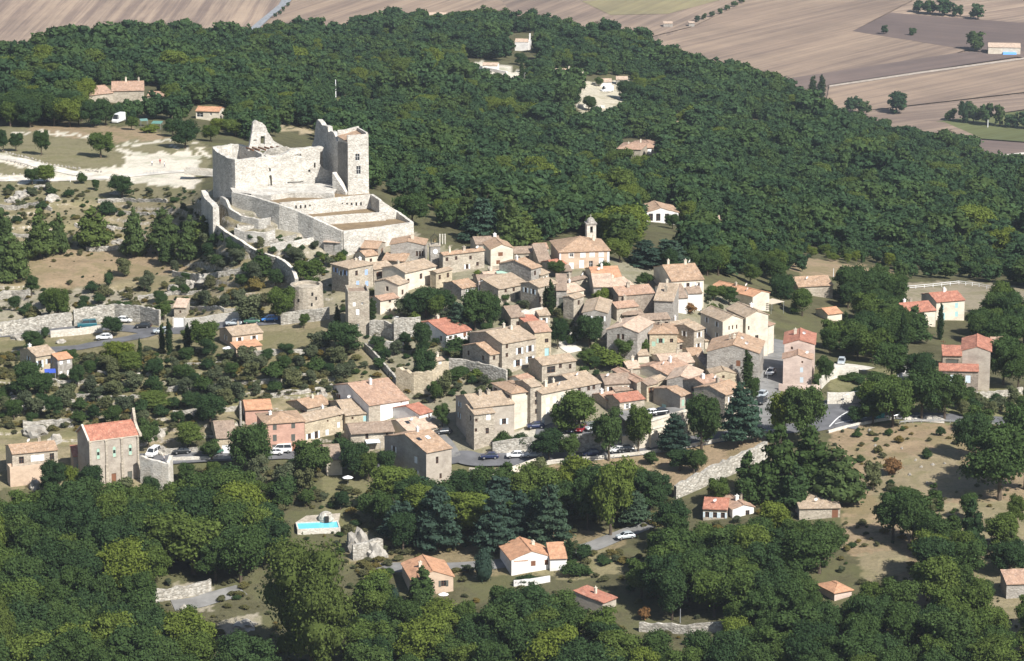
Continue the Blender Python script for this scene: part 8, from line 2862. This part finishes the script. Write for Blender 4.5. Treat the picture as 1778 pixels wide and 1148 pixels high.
# ------------------------------------------------------------------ the woods round the village, tree by tree
CLEAR = list(HOUSE_PX) + [(500, 884, 602, 924), (296, 1010, 376, 1052), (1000, 915, 1108, 962), (1484, 950, 1578, 1004), (1170, 790, 1338, 868), (820, 935, 985, 1022), (1100, 1076, 1256, 1100), (380, 1058, 460, 1100), (690, 975, 790, 1036), (1012, 1014, 1072, 1048), (1220, 862, 1312, 905), (1384, 866, 1462, 900), (1434, 1000, 1480, 1030), (1740, 1000, 1778, 1036), (560, 820, 640, 850), (740, 960, 840, 985), (1440, 880, 1510, 910), (604, 925, 660, 975), (0, 795, 105, 835), (120, 760, 300, 838), (1560, 770, 1660, 860)]
PLANTED = [ground(u, v) for (u, t, v, w) in TREES_PX if 0 < v < 1200]


SCAT = []


def wood(poly, n, keys, hrange, label, group, sep=5.2, seed=1, wr=(0.9, 1.25), clear=True):
    r = random.Random(seed)
    us, vs = [p[0] for p in poly], [p[1] for p in poly]
    cnt = 0
    tries = 0
    cand = []
    while tries < n * 40:
        tries += 1
        u, v = r.uniform(min(us), max(us)), r.uniform(min(vs), max(vs))
        if inpoly(poly, np.array([u]), np.array([v]))[0]:
            cand.append((u, v))
    for u, v in cand:
        if cnt >= n:
            break
        g = ground(u, v)
        if any((g.x - q.x) ** 2 + (g.y - q.y) ** 2 < sep * sep for q in PLANTED):
            continue
        hm = r.uniform(*hrange)
        k = FPX / (g - CAM).length
        hp = hm * k
        wp = hp * r.uniform(*wr)
        if clear:
            bad = False
            for (x0, y0, x1, y1) in CLEAR:
                if v > y0 and u + wp * 0.42 > x0 and u - wp * 0.42 < x1 and v - hp * 0.95 < y1 and v > y0 + 2:
                    if v > y1 - 3 or (v > y0 and v <= y1):
                        bad = True
                        break
            if bad:
                continue
        key = r.choice(keys)
        lab = label[key] if isinstance(label, dict) else label
        SCAT.append(tree(key, u, v, hp, wp, lab, group))
        PLANTED.append(g)
        cnt += 1
    return cnt


def L3(place):
    return {'dark': 'dark oak in the wood ' + place, 'oak': 'mid green oak in the wood ' + place, 'lime': 'light green tree in the wood ' + place, 'conifer': 'dark conifer in the wood ' + place, 'pine': 'green pine in the wood ' + place, 'olive': 'grey green tree ' + place, 'bush': 'dark shrub ' + place, 'cedar': 'layered cedar in the wood ' + place, 'scrub': 'dry shrub ' + place}


D4 = ['dark', 'dark', 'dark', 'dark', 'oak', 'oak', 'oak', 'lime']
nW = 0
nW += wood([(-90, 905), (100, 885), (230, 880), (300, 885), (430, 905), (500, 945), (470, 1000), (400, 1020), (290, 1008), (240, 1040), (-30, 1045)], 62, D4, (8, 11.5), L3('below the chapel'), 'trees of the wood below the chapel', seed=1)
nW += wood([(-90, 1055), (250, 1075), (300, 1070), (380, 1120), (470, 1190), (470, 1215), (-30, 1215)], 50, D4, (8, 11), L3('below the forest lane'), 'trees of the wood below the forest lane', seed=2)
nW += wood([(610, 888), (720, 868), (850, 890), (1000, 870), (1120, 880), (1120, 905), (1000, 940), (850, 962), (690, 960)], 32, ['dark', 'oak', 'cedar', 'dark', 'lime'], (6.5, 10), L3('between the pool and the lower lane'), 'trees between the pool and the lower lane', seed=3)
nW += wood([(640, 1075), (820, 1060), (1000, 1064), (1120, 1060), (1260, 1105), (1420, 1070), (1640, 1130), (1660, 1215), (640, 1215)], 78, D4, (7, 10.5), L3('below the two villas'), 'trees of the wood below the two villas', seed=4)
nW += wood([(1085, 985), (1130, 935), (1220, 915), (1330, 930), (1460, 920), (1560, 915), (1610, 960), (1640, 1080), (1450, 1085), (1290, 1075), (1100, 1060)], 70, D4, (7, 10.5), L3('below the bright red roof'), 'trees of the wood below the bright red roof', seed=5)
nW += wood([(1350, 500), (1440, 505), (1560, 515), (1560, 640), (1440, 622), (1420, 560), (1345, 545)], 34, ['dark', 'dark', 'oak'], (6, 9), L3('behind the rose coloured street house'), 'trees behind the rose coloured street house', seed=6)
nW += wood([(310, 830), (420, 835), (520, 850), (610, 865), (600, 890), (500, 935), (400, 905), (300, 885)], 30, ['dark', 'oak', 'bush', 'olive'], (3.5, 7), L3('between the lower road and the pool'), 'trees between the lower road and the pool', seed=7, sep=4)
nW += wood([(930, 830), (1170, 868), (1200, 905), (1060, 880), (900, 880)], 18, ['oak', 'dark', 'lime', 'olive'], (5, 8.5), L3('under the brown bank'), 'trees under the brown bank', seed=8)
nW += wood([(1640, 960), (1800, 960), (1800, 1215), (1660, 1200), (1630, 1080)], 22, ['dark', 'oak', 'lime'], (6, 9), L3('along the dry orchard'), 'trees along the dry orchard', seed=9, sep=6)
nW += wood([(1680, 545), (1800, 550), (1800, 610), (1690, 600)], 12, ['dark', 'oak'], (6, 9), L3('behind the tall brownish house'), 'trees behind the tall brownish house', seed=10)
nW += wood([(1500, 690), (1660, 690), (1660, 725), (1500, 728)], 6, ['dark', 'oak'], (5, 8), L3('along the eastern road'), 'trees along the eastern road', seed=11)
nW += wood([(1570, 745), (1800, 745), (1800, 760), (1640, 760)], 3, ['bush'], (2, 3), L3('below the guard rail'), 'shrubs below the guard rail', seed=12)
nW += wood([(1650, 700), (1800, 700), (1800, 726), (1660, 726)], 16, ['bush', 'oak', 'olive'], (3, 4.5), L3('on the verge of the eastern road'), 'shrubs on the verge of the eastern road', seed=13, sep=3)
nW += wood([(0, 205), (140, 207), (150, 216), (186, 218), (186, 222), (100, 222), (0, 220)], 22, ['dark', 'oak', 'dark', 'lime'], (7, 9.5), L3('behind the dry meadow'), 'oaks at the edge of the wood behind the meadow', seed=14, sep=5)
nW += wood([(150, 196), (290, 196), (290, 200), (150, 200)], 5, ['oak', 'dark'], (4, 5.5), L3('in front of the old farmhouse'), 'trees in front of the old farmhouse', seed=24, sep=5)
nW += wood([(1100, 455), (1250, 475), (1360, 475), (1360, 500), (1230, 490), (1230, 520)], 14, ['dark', 'oak'], (5, 8), L3('beside the peach roofed villa'), 'trees beside the peach roofed villa', seed=15)
# olives and scrub oaks on the western terraces
nW += wood([(120, 625), (240, 650), (340, 620), (480, 618), (600, 620), (640, 650), (560, 670), (430, 690), (330, 740), (250, 745), (130, 735), (20, 745), (0, 690), (120, 690)], 78, ['olive', 'olive', 'olive', 'dark', 'bush'], (2.6, 4.6), L3('on the western terraces').copy() | {'olive': 'grey olive tree on the western terraces', 'dark': 'small dark oak on the western terraces', 'bush': 'dark shrub on the western terraces'}, 'olive trees and shrubs on the western terraces', seed=16, sep=4.2, wr=(1.0, 1.4))
nW += wood([(20, 520), (240, 500), (300, 480), (440, 500), (480, 520), (440, 550), (330, 545), (250, 552), (20, 560)], 34, ['olive', 'bush', 'dark', 'scrub'], (2.0, 4.0), {'olive': 'grey shrub on the terraces under the rampart', 'bush': 'dark shrub on the terraces under the rampart', 'dark': 'small oak on the terraces under the rampart', 'scrub': 'dry shrub on the terraces under the rampart'}, 'shrubs on the terraces under the rampart', seed=17, sep=3.6, wr=(1.0, 1.4))
nW += wood([(340, 400), (400, 425), (440, 460), (480, 500), (430, 490), (340, 450)], 16, ['olive', 'bush', 'dark'], (2.5, 4.5), {'olive': 'grey shrub crowding the foot of the rampart', 'bush': 'dark shrub crowding the foot of the rampart', 'dark': 'small oak crowding the foot of the rampart'}, 'shrubs at the foot of the rampart', seed=18, sep=3.4, wr=(1.0, 1.4))
nW += wood([(400, 398), (470, 412), (590, 440), (640, 470), (600, 470), (520, 460), (460, 435), (410, 408)], 26, ['bush', 'limebush', 'olive'], (1.6, 3.2), {'bush': 'dark shrub in the gardens inside the rampart', 'limebush': 'bright shrub in the gardens inside the rampart', 'olive': 'small tree in the gardens inside the rampart'}, 'shrubs in the gardens inside the rampart', seed=19, sep=2.8, wr=(1.0, 1.4))
nW += wood([(0, 330), (340, 335), (350, 400), (300, 430), (0, 430)], 30, ['bush', 'scrub', 'olive'], (1.4, 2.6), {'bush': 'low dark shrub among the rocks of the upper terraces', 'scrub': 'low dry shrub among the rocks of the upper terraces', 'olive': 'low grey shrub among the rocks of the upper terraces'}, 'shrubs among the rocks of the upper terraces', seed=20, sep=3.2, wr=(1.1, 1.6))
nW += wood([(640, 560), (760, 590), (880, 650), (860, 690), (760, 700), (660, 640)], 24, ['bush', 'olive', 'dark'], (1.6, 3.6), {'bush': 'dark shrub in the terraced gardens of the village', 'olive': 'grey shrub in the terraced gardens of the village', 'dark': 'small tree in the terraced gardens of the village'}, 'shrubs in the terraced gardens of the village', seed=21, sep=3.0, wr=(1.0, 1.4))
nW += wood([(640, 480), (840, 450), (1000, 470), (1240, 520), (1330, 640), (1200, 700), (900, 670), (700, 600)], 70, ['bush', 'olive', 'dark', 'limebush'], (1.4, 3.2), {'bush': 'dark shrub between the village houses', 'olive': 'grey shrub between the village houses', 'dark': 'small tree between the village houses', 'limebush': 'bright shrub between the village houses'}, 'shrubs between the village houses', seed=23, sep=2.6, wr=(1.0, 1.5))
nW += wood([(1440, 750), (1560, 745), (1700, 780), (1640, 860), (1500, 850)], 18, ['scrub', 'scrub', 'bush'], (0.9, 2.0), {'scrub': 'dry shrub on the bank below the eastern road', 'bush': 'small green shrub on the bank below the eastern road'}, 'shrubs on the dry bank', seed=22, sep=3.0, wr=(1.1, 1.6))
# the few trees of each wood that stand by a landmark are told apart by it
MARKS = {'the swimming pool': (552, 918), 'the chapel': (200, 846), 'the forest lane': (330, 1045), 'the white villa': (920, 1000), 'the peach villa': (750, 1036), 'the small red roofed house': (1046, 1062), 'the orange pyramid roof': (1450, 1044), 'the bright red roof': (1240, 905), 'the flat beige roof': (1420, 904), 'the huge plane tree': (542, 1172), 'the guard rail': (1680, 738), 'the rose street house': (1390, 668), 'the tall brownish house': (1690, 676), 'the old farmhouse': (220, 180), 'the camper van': (206, 213), 'the ochre western house': (80, 655), 'the orange rendered house': (420, 612), 'the round bastion': (531, 550), 'the stone hut': (312, 550), 'the brown hipped roof house': (640, 785), 'the wood pole': (1181, 1082), 'the grey ruined shed': (1750, 1038), 'the rock face': (622, 960), 'the ragged retaining wall': (1250, 832), 'the peach roofed villa': (1310, 535)}
EACH = {}
for mk, (mu, mv) in MARKS.items():
    q = ground(mu, mv)
    byk = {}
    for e in SCAT:
        byk.setdefault(e['label'].split(' in the ')[0].split(' on the ')[0].split(' crowding ')[0].split(' below ')[0].split(' between ')[0].split(' along ')[0].split(' among ')[0], []).append(((e.location - q).length, e))
    for kd, lst in byk.items():
        lst.sort(key=lambda t: t[0])
        for k_, (d_, e) in enumerate(lst[:3]):
            if d_ < 40 and (e.name not in EACH or EACH[e.name][0] > d_):
                EACH[e.name] = (d_, e, ['first ', 'second ', 'third '][k_] + kd + ' counted from ' + mk)
for d_, e, lb in EACH.values():
    e['label'] = lb
print('scattered trees', nW, 'all trees', len(TREES_PX))
# ------------------------------------------------------------------ the far wood: one mass of trees over the spur
def wood_points(poly, spacing, seed, avoid=(), jitter=0.8):
    """points spread over the ground seen inside a photo polygon, about spacing metres apart"""
    r = np.random.default_rng(seed)
    us = [p[0] for p in poly]
    vs = [p[1] for p in poly]
    out = []
    m = inpoly(poly, Uf, Vf)
    xs, ys = X[m], Yw[m]
    x0, x1, y0, y1 = xs.min(), xs.max(), ys.min(), ys.max()
    gx = np.arange(x0, x1, spacing)
    gy = np.arange(y0, y1, spacing * 0.9)
    for j, y in enumerate(gy):
        for x in gx:
            px = x + (spacing / 2 if j % 2 else 0) + r.normal() * spacing * 0.3 * jitter
            py = y + r.normal() * spacing * 0.3 * jitter
            h = bvh.ray_cast(Vector((px, py, 900)), Vector((0, 0, -1)), 3000)
            if h[0] is None:
                continue
            u, v = proj(h[0])
            if not inpoly(poly, np.array([u]), np.array([v]))[0]:
                continue
            if any(inpoly(a, np.array([u]), np.array([v]))[0] for a in avoid):
                continue
            out.append(h[0])
    return out
FAR = [(-200, 99), (100, 99), (150, 96), (200, 85), (300, 73), (400, 70), (500, 63), (600, 61), (650, 47), (690, 36), (800, 36), (900, 44), (1000, 61), (1100, 84), (1150, 104), (1250, 134), (1330, 164), (1440, 204), (1500, 224), (1600, 252), (1700, 281), (1790, 308), (1850, 335),
       (1850, 510), (1690, 487), (1600, 484), (1480, 490), (1440, 474), (1350, 470), (1240, 486), (1140, 455), (1060, 432), (1000, 400), (940, 428), (880, 418), (770, 396), (760, 360), (640, 330), (560, 236), (480, 236), (430, 250), (395, 222), (330, 226), (250, 214), (170, 208), (40, 206), (-200, 212)]


def rect(x0, y0, x1, y1):
    return [(x0, y0), (x1, y0), (x1, y1), (x0, y1)]


AV = [rect(1066, 244, 1150, 302), rect(1104, 358, 1188, 470), rect(874, 58, 936, 122), rect(952, 122, 1014, 162), rect(740, 26, 780, 50), rect(316, 184, 396, 250), rect(150, 150, 296, 206), rect(1224, 380, 1254, 408), rect(576, 165, 592, 186), rect(646, 178, 664, 206),
      [(806, 100), (880, 106), (918, 126), (918, 172), (860, 166), (812, 148)], [(1000, 136), (1100, 130), (1096, 190), (1068, 216), (990, 214)], [(590, 170), (662, 178), (645, 200), (585, 192)], [(1160, 195), (1195, 200), (1195, 240), (1160, 240)],
      [(470, 213), (545, 225), (545, 242), (470, 236)], [(1300, 205), (1332, 212), (1332, 244), (1300, 236)], [(1390, 448), (1560, 470), (1545, 490), (1400, 478)], [(1715, 350), (1790, 352), (1790, 372), (1715, 366)], [(1640, 238), (1790, 262), (1790, 300), (1700, 286)]]
pts = wood_points(FAR, 5.4, 5, AV)
r5 = np.random.default_rng(55)
sz = np.clip(r5.normal(5.8, 2.0, (len(pts), 1)), 2.4, 11.5)
# groups of larger and smaller trees
px_ = np.array([[p.x, p.y] for p in pts])
sz *= np.clip(1 + 0.22 * noise2(px_[:, 0] / 34, px_[:, 1] / 50, 61) * 1.4, 0.55, 1.6)[:, None]
wd_ = sz * r5.uniform(0.78, 1.45, (len(pts), 1))
fs = list(TREE_SRC['far'].values())
keep = (r5.random(len(pts)) > 0.04) & (noise2(px_[:, 0] / 16, px_[:, 1] / 22, 63) < 1.55)
lm = (noise2(px_[:, 0] / 30, px_[:, 1] / 40, 62) > 0.75) & (r5.random(len(pts)) < 0.6) | (r5.random(len(pts)) < 0.03)
P_ = np.array([tuple(p) for p in pts])
SC = np.concatenate([wd_, wd_, sz], 1)
a = keep & ~lm
scatter_stuff('oak_forest', P_[a], SC[a], fs, 'dense dark oak forest covering the hill behind the village')
b_ = keep & lm
limes = list(TREE_SRC['lime'].values())
scatter_stuff('light_oak_forest', P_[b_], SC[b_] * 0.9, limes, 'lighter green trees scattered through the forest behind the village')
print('forest', len(pts))
# low scrub and dry tufts over the open slopes
scrub_src = list(TREE_SRC['scrub'].values()) + list(TREE_SRC['bush'].values())[:1] + list(TREE_SRC['olive'].values())[:1]
S1 = wood_points([(-40, 322), (340, 330), (420, 420), (500, 515), (540, 545), (330, 552), (120, 556), (-40, 580)], 2.6, 9)
S2 = wood_points([(-40, 620), (130, 608), (250, 598), (400, 620), (600, 610), (690, 680), (560, 686), (420, 705), (330, 745), (270, 775), (120, 745), (-40, 770)], 2.3, 10)
S3 = wood_points([(1440, 745), (1700, 735), (1800, 760), (1800, 1160), (1640, 1160), (1600, 900), (1450, 820)], 3.2, 11)
S4 = wood_points([(540, 800), (620, 850), (800, 860), (940, 830), (1170, 850), (1170, 900), (1060, 980), (900, 1000), (620, 1000), (480, 900), (300, 860), (300, 820)], 2.6, 12)
S5 = wood_points([(400, 400), (560, 420), (700, 560), (880, 640), (860, 700), (700, 700), (640, 600), (500, 470)], 2.6, 13)
S6 = wood_points([(-40, 880), (300, 880), (620, 1000), (1100, 960), (1330, 880), (1600, 900), (1640, 1170), (-40, 1170)], 3.4, 14)
allp, allsz = [], []
for S, dens, s0, s1 in ((S1, 0.6, 0.3, 1.2), (S2, 0.9, 0.4, 1.8), (S3, 0.5, 0.15, 0.8), (S4, 0.9, 0.5, 1.8), (S5, 0.75, 0.4, 1.4), (S6, 0.7, 0.4, 1.6)):
    for p in S:
        if random.random() < dens and not any(abs(p.x - q.x) < 0.01 for q in ()):
            u, v = proj(p)
            if any(x0 - 2 < u < x1 + 2 and y0 < v < y1 + 12 for (x0, y0, x1, y1) in HOUSE_PX):
                continue
            if inpoly([(20, 446), (330, 440), (330, 472), (120, 500), (20, 492)], np.array([u]), np.array([v]))[0] and random.random() < 0.8:
                continue
            if any(x0 < u < x1 and y0 < v < y1 for (x0, y0, x1, y1) in CLEAR[len(HOUSE_PX):]):
                continue
            if 553 < v < 606 and u < 560 or (u < 240 and 572 < v < 615):
                continue
            allp.append(tuple(p))
            allsz.append(random.uniform(s0, s1))
allsz = np.array(allsz)[:, None]
scatter_stuff('scrub', np.array(allp), np.concatenate([allsz * rng.uniform(1.1, 1.9, allsz.shape), allsz * rng.uniform(1.1, 1.9, allsz.shape), allsz], 1), scrub_src, 'low dry scrub over the open slopes')
print('scrub', len(allp))

# ------------------------------------------------------------------ summer haze over the plain
hz = MB()
hz.box(-4300, 4300, -60, 9300, VZ - 20, 262)
hm = bpy.data.materials.new('haze')
hm.use_nodes = True
hn = hm.node_tree
hn.nodes.remove(hn.nodes['Principled BSDF'])
pv = hn.nodes.new('ShaderNodeVolumePrincipled')
pv.inputs['Color'].default_value = (0.80, 0.88, 1.0, 1)
pv.inputs['Density'].default_value = 0.00005
pv.inputs['Anisotropy'].default_value = 0.2
hn.links.new(pv.outputs[0], hn.nodes['Material Output'].inputs['Volume'])
tag(hz.build('haze', hm), 'pale summer haze lying over the hill and the plain', kind='stuff')
